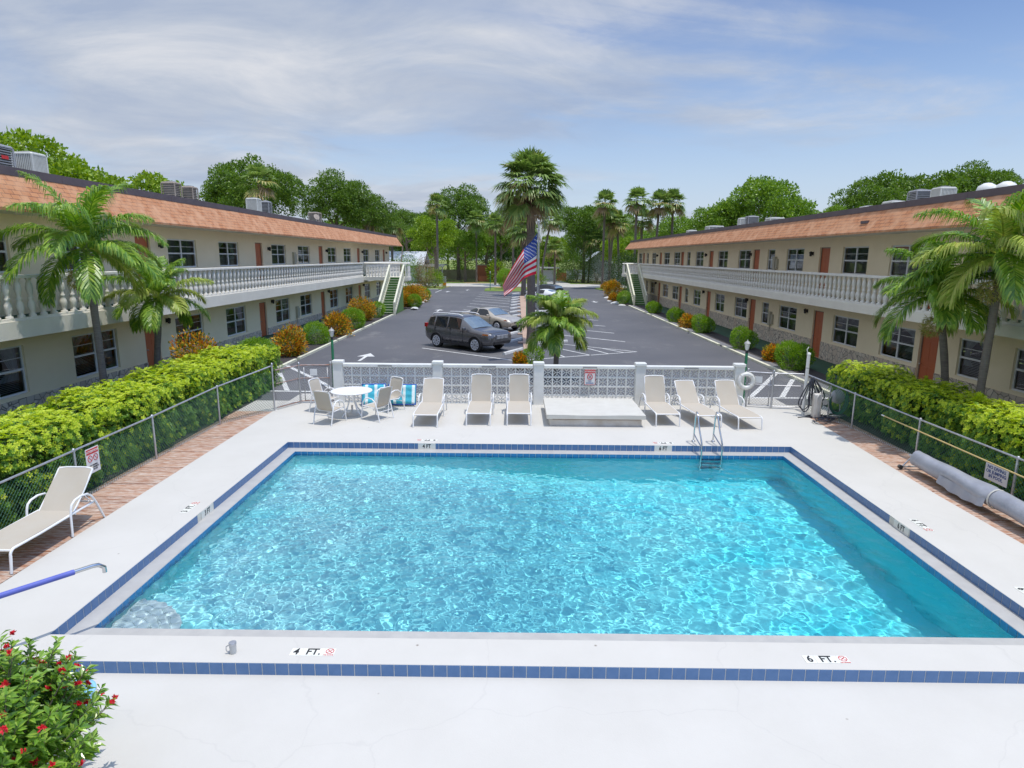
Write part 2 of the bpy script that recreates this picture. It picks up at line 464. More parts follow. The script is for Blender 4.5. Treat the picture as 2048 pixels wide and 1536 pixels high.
L_VINE = leafmat('vine_leaves', [(.02, .06, .01), (.04, .09, .015), (.07, .13, .02)])
# ------------------------------------------------------------------ camera, light, sky
cam = bpy.data.cameras.new('camera'); co = bpy.data.objects.new('camera', cam); COL.objects.link(co); S.camera = co
cam.sensor_width = 36; cam.lens = 1265 / 2048 * 36; cam.clip_end = 4000; cam.clip_start = .05
p_, y_, r_ = R(11.35), R(-.345), R(.44)
w_ = Vector((math.sin(y_)*math.cos(p_), math.cos(y_)*math.cos(p_), -math.sin(p_)))
rt = Vector((math.cos(y_), -math.sin(y_), 0)); up_ = rt.cross(w_)
r2 = rt*math.cos(r_) + up_*math.sin(r_); u2 = -rt*math.sin(r_) + up_*math.cos(r_)
Mc = Matrix((r2, u2, -w_)).transposed().to_4x4(); Mc.translation = (0, 0, 4.6)
co.matrix_world = Mc

SUN = Vector((.215, -.12, .97)).normalized()
sl = bpy.data.lights.new('sun', 'SUN'); sl.energy = 2.2; sl.angle = R(.53); sl.color = (1, .955, .88)
sl.cycles.is_caustics_light = True
so = bpy.data.objects.new('sun', sl); COL.objects.link(so); so.rotation_euler = SUN.to_track_quat('Z', 'Y').to_euler(); so.location = (0, 0, 60)

W = bpy.data.worlds.new('World'); S.world = W; W.use_nodes = True; nt = W.node_tree; L = nt.links.new
bg = nt.nodes['Background']; bg.inputs[1].default_value = .15
sky = nt.nodes.new('ShaderNodeTexSky'); sky.sky_type = 'NISHITA'; sky.sun_disc = False
sky.sun_elevation = math.asin(SUN.z); sky.sun_rotation = math.atan2(SUN.x, SUN.y); sky.air_density = 1.3; sky.dust_density = 1.0; sky.ozone_density = 1.6
tc = nt.nodes.new('ShaderNodeTexCoord'); sp = nt.nodes.new('ShaderNodeSeparateXYZ'); L(tc.outputs['Generated'], sp.inputs[0])
def mth(op, a, b=None):
    n = nt.nodes.new('ShaderNodeMath'); n.operation = op
    for i, v in enumerate((a, b)):
        if v is None: continue
        if hasattr(v, 'is_output'): L(v, n.inputs[i])
        else: n.inputs[i].default_value = v
    return n.outputs[0]
den = mth('ADD', mth('MAXIMUM', sp.outputs[2], 0.0), .16)
cx = mth('DIVIDE', sp.outputs[0], den); cy = mth('DIVIDE', sp.outputs[1], den)
cb = nt.nodes.new('ShaderNodeCombineXYZ'); L(cx, cb.inputs[0]); L(cy, cb.inputs[1])
mp = nt.nodes.new('ShaderNodeMapping'); mp.inputs['Rotation'].default_value = (0, 0, R(-38)); mp.inputs['Scale'].default_value = (.62, .8, 1); mp.inputs['Location'].default_value = (3.1, 1.7, 0)
L(cb.outputs[0], mp.inputs[0])
n1 = nd(nt, 'ShaderNodeTexNoise', Scale=.75, Detail=10.0, Roughness=.55, Distortion=.9); L(mp.outputs[0], n1.inputs['Vector'])
n2 = nd(nt, 'ShaderNodeTexNoise', Scale=3.0, Detail=10.0, Roughness=.64, Distortion=.5); L(mp.outputs[0], n2.inputs['Vector'])
side = mth('ADD', mth('MULTIPLY', sp.outputs[0], -.26), mth('MULTIPLY', mth('SUBTRACT', .42, sp.outputs[2]), .12))        # the veil is thicker towards the left
dens = mth('ADD', mth('ADD', n1.outputs['Fac'], side), mth('MULTIPLY', mth('SUBTRACT', n2.outputs['Fac'], .5), .24))
cov = ramp(nt, dens, [(.43, 0.02), (.50, .28), (.56, .72), (.66, .97)])
n3 = nd(nt, 'ShaderNodeTexNoise', Scale=1.9, Detail=9.0, Roughness=.62, Distortion=.6); L(mp.outputs[0], n3.inputs['Vector'])
ccol = ramp(nt, n3.outputs['Fac'], [(.34, (.43, .51, .67)), (.52, (.56, .62, .73)), (.72, (.77, .79, .84))])
sc = nt.nodes.new('ShaderNodeVectorMath'); sc.operation = 'SCALE'; L(ccol, sc.inputs[0]); sc.inputs['Scale'].default_value = 4.25
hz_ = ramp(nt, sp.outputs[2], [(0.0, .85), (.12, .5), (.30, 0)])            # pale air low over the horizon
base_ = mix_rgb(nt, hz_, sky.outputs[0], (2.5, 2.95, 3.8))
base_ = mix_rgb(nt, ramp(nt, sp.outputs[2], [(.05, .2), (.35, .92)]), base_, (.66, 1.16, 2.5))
# sky brightness added round the high sun, above the view, to fill shaded facades
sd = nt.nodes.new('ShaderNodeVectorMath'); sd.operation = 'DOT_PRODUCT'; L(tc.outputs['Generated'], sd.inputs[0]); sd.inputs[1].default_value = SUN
fill_glow = ramp(nt, sd.outputs['Value'], [(.42, .0), (.95, 1.0)])
gl = mth('ADD', mth('MULTIPLY', fill_glow, 1.7), 1.0)
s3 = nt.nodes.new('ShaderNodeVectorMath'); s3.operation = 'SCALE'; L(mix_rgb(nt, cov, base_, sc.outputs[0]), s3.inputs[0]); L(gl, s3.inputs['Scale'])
tint = nt.nodes.new('ShaderNodeVectorMath'); tint.operation = 'MULTIPLY'; L(s3.outputs[0], tint.inputs[0]); L(mix_rgb(nt, fill_glow, (1, 1, 1), (1.08, .98, .84)), tint.inputs[1])
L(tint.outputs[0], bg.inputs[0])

S.view_settings.view_transform = 'Standard'; S.view_settings.look = 'None'; S.view_settings.gamma = 1; S.view_settings.exposure = 0.55
S.cycles.use_denoising = True; S.cycles.max_bounces = 10; S.cycles.transparent_max_bounces = 16; S.cycles.transmission_bounces = 8
S.cycles.caustics_reflective = False; S.cycles.caustics_refractive = True; S.cycles.blur_glossy = .5; S.cycles.sample_clamp_indirect = 4

# ------------------------------------------------------------------ ground, deck and pool
def struct(name, mb, m, **k): return ob(name, mb, m, kind='structure', **k)
PX0, PX1, PY0, PY1 = -5.72, 6.9, 6.99, 15.26          # tiled rim
WX0, WX1, WY0, WY1 = -5.44, 6.60, 7.37, 14.96         # water edge
g = MB(); B = 700; zl = -.32; zh = -.03
o4 = [(-B, -B), (B, -B), (B, 19.9), (-B, 19.9)]; i4 = [(PX0, PY0), (PX1, PY0), (PX1, PY1), (PX0, PY1)]
v = [(x, y, zl) for x, y in o4] + [(x, y, zl) for x, y in i4]
g.add(v, [(0, 1, 5, 4), (1, 2, 6, 5), (2, 3, 7, 6), (3, 0, 4, 7)])
g.add([(-B, 19.9, zl), (B, 19.9, zl), (B, 19.9, zh), (-B, 19.9, zh), (B, 900, zh), (-B, 900, zh)], [(0, 1, 2, 3), (3, 2, 4, 5)])
struct('ground', g, M_GRASS)

def ring_slab(mb, ox0, ox1, oy0, oy1, ix0, ix1, iy0, iy1, z0, z1):
    for a in ((ox0, ix0, oy0, oy1), (ix1, ox1, oy0, oy1), (ix0, ix1, oy0, iy0), (ix0, ix1, iy1, oy1)):
        mb.box(a[0], a[1], a[2], a[3], z0, z1)
d = MB()
poly_l = [(-7.27, 6.48), (PX0, 6.48), (PX0, 19.9), (-7.3, 19.9), (-7.3, 12.)]
d.prism(poly_l, -.3, 0)
d.prism([(PX1, 6.48), (8.40, 6.48), (8.45, 12), (8.70, 17.5), (8.72, 19.9), (PX1, 19.9)], -.3, 0)
d.box(PX0, PX1, PY1, 19.9, -.3, 0)
d.box(PX0, PX1, 6.48, PY0, -.3, 0)
struct('pool_deck', d, M_DECK)
d = MB(); d.box(-14, 14, -6, 6.476, -.31, -.15); struct('lower_pool_deck', d, M_DECK)
d = MB(); d.box(-14, -7.27, 6.2, 6.48, -.3, -.004); d.box(8.40, 14, 6.2, 6.48, -.3, -.004); struct('deck_edge', d, M_DECK)

# ledge just above the water and the basin
d = MB(); ring_slab(d, PX0 - .02, PX1 + .02, PY0 - .02, PY1 + .02, WX0, WX1, WY0, WY1, -.34, -.15)
struct('pool_ledge', d, M_LEDGE)
def floor_z(x):
    t = max(0, min(1, (x + 3.2) / 6.2)); t = t*t*(3-2*t)
    return -1.0 - .95 * t
b = MB(); e = .012; xs = [WX0 - e + (WX1 - WX0 + 2*e) * i / 24 for i in range(25)]
X0, X1, Y0, Y1 = WX0 - e, WX1 + e, WY0 - e, WY1 + e
cv = [(x, Y0, floor_z(x)) for x in xs] + [(x, Y1, floor_z(x)) for x in xs]
b.add(cv, [(i, i+1, 26+i, 25+i) for i in range(24)], 0, True)
for yy, fl in ((Y0, 0), (Y1, 1)):
    for i in range(24):
        q = [(xs[i], yy, floor_z(xs[i])), (xs[i+1], yy, floor_z(xs[i+1])), (xs[i+1], yy, -.3), (xs[i], yy, -.3)]
        b.add(q if fl else q[::-1], [(0, 1, 2, 3)])
b.quad((X0, Y0, -1.05), (X0, Y1, -1.05), (X0, Y1, -.3), (X0, Y0, -.3)); b.quad((X1, Y1, -1.95), (X1, Y0, -1.95), (X1, Y0, -.3), (X1, Y1, -.3))
basin = struct('pool_basin', b, M_POOL); basin.cycles.is_caustics_receiver = True
# corner entry steps, quarter rounds of grooved plaster
st = MB()
for r, z0, z1, mi_ in ((1.38, -1.02, -.74, 1), (1.0, -.74, -.46, 0)):
    n = 18; pts = [(WX0 - .005, WY0 - .005)] + [(WX0 - .005 + r*math.cos(PI/2*k/n), WY0 - .005 + r*math.sin(PI/2*k/n)) for k in range(n+1)]
    st.prism(pts, z0, z1, mi_)
for k in range(6):
    rr = .22 + k * .13; pts = [(WX0 + rr*math.cos(PI/2*(j+.3)/10.6), WY0 + rr*math.sin(PI/2*(j+.3)/10.6), -.456) for j in range(11)]
    st.tube(pts, .013, 5)
steps = struct('pool_steps', st, [M_STEP, M_POOL]); steps.cycles.is_caustics_receiver = True

# tiles: single glazed pieces over a grout backing
t = MB(); gr = MB()
def tile_run(p0, p1, z0, z1, nrm, skip=(), w=.152, mb=None):
    mb = mb or t
    p0, p1 = Vector(p0), Vector(p1); n = Vector(nrm); Ln = (p1 - p0).length; dr = (p1 - p0) / Ln; N = int(round(Ln / w)); w = Ln / N
    for i in range(N):
        mid = (i + .5) * w
        if any(a < mid < b_ for a, b_ in skip): continue
        a = p0 + dr * (i * w + .0048); b2 = p0 + dr * ((i + 1) * w - .0048); o = n * .006
        A0, A1, B0, B1 = a, a + o, b2, b2 + o
        mb.add([(A1.x, A1.y, z0), (B1.x, B1.y, z0), (B1.x, B1.y, z1), (A1.x, A1.y, z1), (A0.x, A0.y, z1), (B0.x, B0.y, z1), (A0.x, A0.y, z0), (B0.x, B0.y, z0)],
               [(0, 1, 2, 3), (3, 2, 5, 4), (0, 3, 4, 6), (1, 7, 5, 2)])
    q0, q1 = p0 + n * .002, p1 + n * .002
    gr.add([(q0.x, q0.y, z0), (q1.x, q1.y, z0), (q1.x, q1.y, z1 + .001), (q0.x, q0.y, z1 + .001)], [(0, 1, 2, 3)])
tile_run((PX0, PY1, 0), (PX1, PY1, 0), -.15, -.004, (0, -1, 0), [(3.28, 3.72), (9.2, 9.65)])
tile_run((PX0, PY0, 0), (PX0, PY1, 0), -.15, -.004, (1, 0, 0), [(3.75, 4.3)])
tile_run((PX1, PY1, 0), (PX1, PY0, 0), -.15, -.004, (-1, 0, 0), [(4.35, 4.95)])
tile_run((-14, 6.48, 0), (14, 6.48, 0), -.15, -.004, (0, -1, 0))
t2 = MB()
for a, b_, n in (((WX0, WY1, 0), (WX1, WY1, 0), (0, -1, 0)), ((WX0, WY0, 0), (WX0, WY1, 0), (1, 0, 0)), ((WX1, WY1, 0), (WX1, WY0, 0), (-1, 0, 0)), ((WX0, WY0, 0), (WX1, WY0, 0), (0, 1, 0))):
    tile_run(a, b_, -.33, -.156, n, mb=t2)
struct('pool_rim_tiles', t, M_TILE); struct('tile_grout', gr, M_GROUT); struct('waterline_tiles', t2, M_TILE2)

# water surface: a real rippled sheet, finer chop over the shallow end
nx, ny = 560, 360
Xg, Yg = np.meshgrid(np.linspace(WX0 + .008, WX1 - .008, nx), np.linspace(WY0 + .008, WY1 - .008, ny))
Z = np.zeros_like(Xg); wr = np.random.default_rng(5)
left = 1 / (1 + np.exp((Xg - .6) / 1.1))
for i in range(110):
    lam = wr.uniform(.15, .58); q = 2*PI/lam; th = wr.uniform(0, 2*PI)
    ph = 1.1*np.sin(Xg*wr.uniform(.3, 2.2) + Yg*wr.uniform(.3, 2.2) + wr.uniform(0, 6)) + wr.uniform(0, 6.28)
    Z += .00043*(lam/.4)**1.25*np.sin(q*(Xg*math.cos(th) + Yg*math.sin(th)) + ph)
for i in range(60):
    lam = wr.uniform(.09, .22); q = 2*PI/lam; th = wr.uniform(0, 2*PI)
    ph = 1.6*np.sin(Xg*wr.uniform(.5, 3) + Yg*wr.uniform(.5, 3) + wr.uniform(0, 6)) + wr.uniform(0, 6.28)
    Z += (.00012 + .00050*left)*(lam/.15)*np.sin(q*(Xg*math.cos(th) + Yg*math.sin(th)) + ph)
calm = .35 + .65*np.clip((WY1 - Yg)/1.6, 0, 1)
rr = np.hypot(Xg + 3.75, Yg - 7.75); Z += .012*np.sin(rr*34)*np.exp(-(rr/.38)**2)      # jet boil near the steps
Z *= calm
Vw = np.stack([Xg.ravel(), Yg.ravel(), Z.ravel() - .215], 1)
ii = (np.arange(ny-1)[:, None]*nx + np.arange(nx-1)[None, :]).ravel()
Fw = np.stack([ii, ii+1, ii+1+nx, ii+nx], 1)
wo = link('water', npmesh('water', Vw, Fw, M_WATER, smooth=True)); wo['kind'] = 'structure'
wo.cycles.is_caustics_caster = True

# board walks either side
for nm, x0, x1, y1 in (('left_boardwalk', -8.42, -7.305, 18.45), ('right_boardwalk', 8.42, 9.62, 18.5)):
    m = MB(); y = 5.
    while y < y1 - .1:
        dz = rnd.uniform(-.004, .004); m.box(x0 + rnd.uniform(0, .015), x1 - rnd.uniform(0, .01) if x0 < 0 else x1, y, y + .138, -.06, -.012 + dz); y += .145
    struct('wooden_boardwalk', m, M_WOOD)

# ------------------------------------------------------------------ car park
d = MB()
d.add([(x, y, 0) for x, y in [(-9.75, 19.9), (10.95, 19.9), (10.95, 60), (10.95, 76), (13.2, 83), (13.2, 86), (11.6, 95.5), (12.6, 101), (-10.2, 101), (-10.6, 97), (-10.7, 91.2), (-17.2, 91.2), (-17.2, 77), (-12.2, 76), (-9.75, 60)]], [tuple(range(15))])
struct('parking_lot', d, M_ASPH)
d = MB(); d.add([(x, y, -.006) for x, y in [(-160, 100.4), (160, 100.4), (160, 112.9), (-160, 112.9)]], [(0, 1, 2, 3)]); struct('street', d, M_CONC)
d = MB(); d.add([(x, y, .0) for x, y in [(3.6, 112.5), (9.6, 112.5), (9.0, 128), (4.6, 128)]], [(0, 1, 2, 3)]); struct('driveway', d, M_CONC)
def lawn(pts):
    m = MB(); m.prism(pts, -.05, .045); return struct('lawn', m, M_GRASS)
lawn([(-4.4, 87.2), (.6, 86.8), (3.4, 88), (4.2, 95), (3.6, 100), (-3, 100), (-4.6, 94)])
lawn([(-60, 91.6), (-10.95, 91.5), (-10.6, 96), (-10.3, 100.2), (-60, 100.2)])
lawn([(13.0, 84.8), (13.9, 82), (60, 82), (60, 100.2), (12.7, 100.2), (11.75, 96)])
lawn([(-17, 57.5), (-12.35, 57.5), (-12.3, 75.8), (-17, 76.5)])

def strip(mb, pts, w, z=.004, mi=0):
    for (a, b_) in zip(pts[:-1], pts[1:]):
        A, Bv = Vector((*a, 0)), Vector((*b_, 0)); dv = (Bv - A).normalized(); nn = Vector((-dv.y, dv.x, 0)) * w / 2
        mb.add([(*(A + nn).xy, z), (*(A - nn).xy, z), (*(Bv - nn).xy, z), (*(Bv + nn).xy, z)], [(0, 1, 2, 3)], mi)
ln = MB()
strip(ln, [(-4.8, 32.05), (0, 28.26)], .11)
for k in range(13):
    y = 36.75 + 3.87*k
    strip(ln, [(-4.68, y), (-.7, y - 4.1)], .14)
for k in range(12):
    y = 35.2 + 4.05*k
    strip(ln, [(6.1, y), (1.7, y + 3.75)], .14)
strip(ln, [(6.05, 31.4), (2.1, 34.25)], .1); strip(ln, [(6.05, 31.4), (1.5, 29.05), (.2, 28.3)], .1)
for a, b_ in (((2.16, 32.4), (3.61, 30.05)), ((3.4, 33.1), (4.5, 30.65)), ((4.4, 32.55), (5.36, 31.05)), ((1.9, 30.6), (2.3, 29.5))): strip(ln, [a, b_], .09)
for a, b_ in (((-10.56, 83), (-10.54, 89.9)), ((-13.5, 84.5), (-13.7, 90.2))): strip(ln, [a, b_], .12)
# crossings behind both gates
for a, b_ in (((-9.7, 26.4), (-7.1, 22.8)), ((-7.1, 22.8), (-6.2, 21.3)), ((-9.4, 24.7), (-7.9, 21.35)), ((-9.7, 21.35), (-6.2, 21.25)), ((-9.7, 23.1), (-9.2, 22.2)), ((10.85, 25.9), (7.95, 20.96)), ((10.8, 24.3), (9.0, 20.95)), ((10.8, 22.6), (9.9, 20.95)), ((7.7, 20.9), (10.85, 20.95))): strip(ln, [a, b_], .17, .005)
struct('painted_lines', ln, M_LINE)
ar = MB()
def arrow(x, y, sgn):
    ar.add([(x - .07, y - 1.1*sgn, .006), (x + .07, y - 1.1*sgn, .006), (x + .07, y + .2*sgn, .006), (x - .07, y + .2*sgn, .006), (x - .42, y + .2*sgn, .006), (x + .42, y + .2*sgn, .006), (x, y + 1.2*sgn, .006)], [(0, 1, 2, 3), (4, 5, 6)])
for x, y, s_ in ((-6.75, 55, 1), (-7.0, 28.9, 1), (-6.9, 89.5, 1), (8.3, 67.8, -1), (-9.2, 85, 1)): arrow(x, y, s_)
struct('painted_arrows', ar, M_LINE)

k_ = MB()
for y0, y1 in ((22, 27.7), (28.1, 34.2), (34.5, 42.6), (42.9, 50.2)): k_.box(-9.86, -9.72, y0, y1, -.02, .1)
for y0, y1 in ((21, 26), (26.1, 33.2), (33.9, 39.6), (40.3, 45.2), (45.4, 51), (51.8, 61.8)): k_.box(10.85, 11.0, y0, y1, -.02, .1)
for x0, x1 in ((-15.75, -13.95), (-12.85, -11.1)): k_.box(x0, x1, 90.2, 90.42, 0, .12)
struct('white_kerb', k_, M_YEL)
m = MB(); m.box(-12.0, -9.862, 20.5, 56.6, -.02, .05); m.box(11.45, 12.5, 20.5, 62.6, -.02, .05); m.prism([(-12.3, 56.6), (-9.0, 56.6), (-8.8, 57.5), (-9.7, 68), (-11.2, 75), (-12.3, 75)], -.02, .05); m.prism([(10.4, 62.8), (11.5, 62.8), (11.5, 76), (11.1, 75)], -.02, .05)
struct('planting_bed', m, M_MULCH)
m = MB(); m.box(11.002, 11.44, 20.5, 62.3, -.02, .06); struct('bed_kerb', m, M_CURB)
m = MB(); m.box(12.502, 14.3, 8, 77, -.02, .03); m.box(-14.6, -12.002, 8, 77, -.02, .03); struct('walkway', m, M_CARPET)
m = MB(); m.box(.38, .98, 31.5, 76, -.01, .07)
for y in range(34, 76, 4): m.box(.1, 1.3, y, y + .5, -.01, .072)
struct('median_strip', m, M_PAVER)
m = MB(); m.box(-8.4, -7.3, 18.46, 21.0, -.04, -.008); m.box(-7.3, 8.7, 19.9, 20.95, -.02, .004); m.box(8.72, 9.9, 18.52, 21.0, -.04, -.008); struct('pavement', m, M_CONC)
m = MB(); m.box(-12.0, -8.43, 5.0, 24.5, -.06, -.02); m.box(9.63, 12.5, 5.0, 20.5, -.06, -.02); struct('hedge_bed', m, M_MULCH)
# ------------------------------------------------------------------ the two motel wings
def make_window_meshes(W_, H, cols=2, blind=True):
    """local: x = depth outwards, y along the wall 0..W, z 0..H"""
    fr = MB(); t = .055
    fr.box(-.03, .03, 0, W_, 0, t); fr.box(-.03, .03, 0, W_, H - t, H)
    fr.box(-.03, .03, 0, t, t, H - t); fr.box(-.03, .03, W_ - t, W_, t, H - t)
    for c in range(1, cols):
        y = W_*c/cols; fr.box(-.028, .028, y - .045, y + .045, t, H - t)
    for c in range(cols):
        a = t if c == 0 else W_*c/cols + .045; b = W_ - t if c == cols - 1 else W_*(c+1)/cols - .045
        fr.box(-.025, .034, a, b, H*.5 - .03, H*.5 + .03)
        fr.box(-.012, .012, a, b, H*.74 - .009, H*.74 + .009)
    fr.box(-.03, .09, -.03, W_ + .03, -.05, -.001)
    pn = MB(); pn.quad((0, t, t), (0, W_ - t, t), (0, W_ - t, H - t), (0, t, H - t))
    bl = MB()
    if blind:
        z = t + .02
        while z < H - t:
            bl.quad((-.12, t, z), (-.12, W_ - t, z), (-.085, W_ - t, z + .034), (-.085, t, z + .034)); z += .05
    else:
        n = 16
        for sg in (0, 1):                                # tied back sheers over a lower blind
            for i in range(n):
                f0, f1 = i/n, (i+1)/n; rows = []
                for f in (f0, f1):
                    col = []
                    for q_ in (0, .35, .7, 1):
                        wq = (.5, .34, .2, .42)[int(round(q_*2.9))] if False else .5 - .36*math.sin(PI*min(1, (1 - q_)*.9))**1.2
                        yy = t + (W_ - 2*t)*wq*f; col.append((-.12 + .02*math.sin(i*1.9 + 2*(f > f0)), yy if sg == 0 else W_ - yy, t + (H - 2*t)*(.25 + .75*q_)))
                    rows.append(col)
                for k_ in range(3): bl.quad(rows[0][k_], rows[1][k_], rows[1][k_+1], rows[0][k_+1])
        z = t + .02
        while z < H*.52:
            bl.quad((-.16, t, z), (-.16, W_ - t, z), (-.13, W_ - t, z + .034), (-.13, t, z + .034)); z += .05
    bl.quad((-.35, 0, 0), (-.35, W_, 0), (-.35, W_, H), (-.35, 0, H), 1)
    return to_mesh('window', fr, M_FRAME), to_mesh('pane', pn, M_GLASS), to_mesh('blind', bl, [M_SLAT if blind else M_CURT, M_DARK])
_wc = {}
def win_me(W_, H, cols, blind):
    k = (round(W_, 1), round(H, 2), cols, blind)
    if k not in _wc: _wc[k] = make_window_meshes(k[0], k[1], cols, blind)
    return k[0], _wc[k]

def wing(side, X, slabX, Zf, Y0, Y1, name, label):
    """side +1: wing right of the pool facing -x; -1: left wing facing +x"""
    s = side; F = -s                                 # outward direction of the facade
    cfg = WINGS[s]
    bd = thing(name, label, 'building', (X + s*4, (Y0 + Y1)/2, 0), 0, 'motel wings')
    bx, by = bd.location.x, bd.location.y
    flz, ceil2 = Zf['floor2'], Zf['eave']
    # facade with openings
    ops = []
    for (a, b) in cfg['up_win']: ops.append((a, b, Zf['uw'][0], Zf['uw'][1]))
    for (a, b) in cfg['lo_win']: ops.append((a, b, Zf['lw'][0], Zf['lw'][1]))
    for c in cfg['doors']:
        ops.append((c - .5, c + .5, flz + .005, Zf['ud'])); ops.append((c - .5, c + .5, .03, Zf['ld']))
    zs = sorted({0.0, ceil2} | {o[2] for o in ops} | {o[3] for o in ops}); ys = sorted({Y0, Y1} | {o[0] for o in ops} | {o[1] for o in ops})
    w = MB()
    for i in range(len(ys) - 1):
        for j in range(len(zs) - 1):
            yc, zc = (ys[i] + ys[i+1])/2, (zs[j] + zs[j+1])/2
            if any(o[0] < yc < o[1] and o[2] < zc < o[3] for o in ops): continue
            q = [(X, ys[i], zs[j]), (X, ys[i+1], zs[j]), (X, ys[i+1], zs[j+1]), (X, ys[i], zs[j+1])]
            w.add(q if s < 0 else q[::-1], [(0, 1, 2, 3)])
    dp = X + s*.16
    for a, b, z0, z1 in ops:
        w.quad((X, a, z0), (dp, a, z0), (dp, a, z1), (X, a, z1)); w.quad((X, b, z1), (dp, b, z1), (dp, b, z0), (X, b, z0))
        w.quad((X, a, z1), (dp, a, z1), (dp, b, z1), (X, b, z1)); w.quad((X, b, z0), (dp, b, z0), (dp, a, z0), (X, a, z0))
    Xb = X + s*9
    for y in (Y0, Y1): w.quad((X, y, 0), (Xb, y, 0), (Xb, y, ceil2), (X, y, ceil2))
    w.quad((Xb, Y0, 0), (Xb, Y1, 0), (Xb, Y1, ceil2), (Xb, Y0, ceil2))
    ob('wall', w, M_STUC, bd, True)
    # stone wainscot, broken at the doors
    st = MB(); cuts = [Y0] + [v_ for c in sorted(cfg['doors']) for v_ in (c - .52, c + .52)] + [Y1]
    for a, b in zip(cuts[::2], cuts[1::2]):
        st.box(min(X, X + F*.035), max(X, X + F*.035), a, b, .03, Zf['stone'])
    ob('stone_base', st, M_STONE, bd, True)
    # balcony slab
    sb = MB(); xa, xb_ = sorted((X + F*.001, slabX)); sb.box(xa, xb_, Y0, Y1 + .2, Zf['slab0'], flz)
    ob('balcony_slab', sb, M_SLAB, bd, True)
    cp = MB(); xa, xb_ = sorted((X + F*.002, slabX - F*.22)); cp.box(xa, xb_, Y0, Y1, flz + .001, flz + .012)
    ob('balcony_carpet', cp, M_CARPET, bd, True)
    # balustrade: handrail, plinth and turned balusters
    xr = slabX - F*.13; ra = MB(); zt = Zf['rail']; gap = cfg['gap']
    for a, b in ((Y0, gap[0]), (gap[1], Y1 + .15)):
        ra.rbox(xr - .11, xr + .11, a, b, zt - .09, zt, .02); ra.box(xr - .075, xr + .075, a, b, flz + .001, flz + .07)
    rail = ob('balustrade', ra, M_BAL, bd, True)
    prof = [(.085, 0), (.085, .055), (.05, .08), (.068, .14), (.094, .25), (.085, .35), (.05, .43), (.066, .455), (.066, .5), (.046, .53), (.062, .6), (.088, .72), (.074, .84), (.042, .94), (.07, .965), (.07, 1.0)]
    hgt = zt - .09 - flz - .07
    bm = MB().lathe([(r*1.05, z*hgt) for r, z in prof], n=10); bme = to_mesh('baluster', bm, M_BAL)
    ysb = []; y = max(Y0, cfg['bal0']) + .12
    while y < Y1:
        if not (gap[0] - .02 < y < gap[1] + .02): ysb.append(y)
        y += .41 if s < 0 else .37
    for y in ysb[:99]:
        link('baluster', bme, rail, (xr - bx, y - by, flz + .07))
    rest = MB()
    low = [(r*1.05, z*hgt) for r, z in prof]
    for y in ysb[99:]: rest.lathe(low, (xr, y, flz + .07), 6)
    if ysb[99:]:
        for q in range(len(rest.v)): rest.v[q] = (rest.v[q][0] - bx, rest.v[q][1] - by, rest.v[q][2])
        o = link('baluster', to_mesh('balusters', rest, M_BAL), rail); o['kind'] = 'stuff'
    # roof: mansard of shingles, dark metal edge, flat top
    ex = slabX + F*.06; z0, z1, z2 = Zf['eave'], Zf['shin'], Zf['top']; tx = ex - F*.55; E1 = Y1 + .9; T1 = Y1 + .35
    rf = MB()
    q = [(ex, Y0, z0), (ex, E1, z0), (tx, T1, z1), (tx, Y0, z1)]; rf.add(q if s < 0 else q[::-1], [(0, 1, 2, 3)])
    rf.quad((ex, E1, z0), (Xb, E1, z0), (Xb, T1, z1), (tx, T1, z1))
    q = [(ex, Y0, z0 - .07), (ex, E1, z0 - .07), (ex, E1, z0), (ex, Y0, z0)]; rf.add(q if s < 0 else q[::-1], [(0, 1, 2, 3)])
    roof = ob('roof', rf, M_SHIN, bd, True)
    sf = MB(); xa, xb_ = sorted((ex - F*.01, Xb)); sf.box(xa, xb_, Y0, E1 - .01, z0 - .06, z0 - .004)
    o = ob('soffit', sf, M_SOFF, bd, True)
    ed = MB(); xa, xb_ = sorted((tx + F*.02, tx - F*.16)); ed.box(xa, xb_, Y0, T1 + .05, z1 - .01, z2)
    xa, xb_ = sorted((tx - F*.16, Xb)); ed.box(xa, xb_, T1 - .15, T1 + .05, z1 - .01, z2)
    for yy in np.arange(Y0 + 3, T1, 3.05):
        xa, xb_ = sorted((tx + F*.024, tx - F*.164)); ed.box(xa, xb_, yy, yy + .03, z1 - .012, z2 + .004)
    ob('metal_edge', ed, M_FASC, bd, True)
    fl = MB(); xa, xb_ = sorted((tx - F*.16, Xb)); fl.quad((xa, Y0, z1 + .05), (xb_, Y0, z1 + .05), (xb_, T1 - .15, z1 + .05), (xa, T1 - .15, z1 + .05))
    ob('roof_deck', fl, M_ROOF, bd, True)
    # windows and doors
    for lst, (za, zb), lower in ((cfg['up_win'], Zf['uw'], 0), (cfg['lo_win'], Zf['lw'], 1)):
        for k, (a, b) in enumerate(lst):
            W_, (f, pn, bl) = win_me(b - a, zb - za, 1 if b - a < 1.6 else 2, (k % 3 == 0) if lower else (k * 7) % 4 != 0)
            yc = (a + b)/2
            Mw = Matrix.Translation((X + s*.10 - bx, yc - by, za)) @ Matrix.Rotation(0 if s < 0 else PI, 4, 'Z') @ Matrix.Translation((0, -W_/2, 0)) @ Matrix.Diagonal((1, 1, 1, 1))
            o = bpy.data.objects.new('window', f); COL.objects.link(o); o.parent = bd; o.matrix_local = Mw
            link('pane', pn, o); link('blind', bl, o)
    dm = MB(); dm.box(-.02, .02, -.5, .5, 0, 1); dmesh = {}
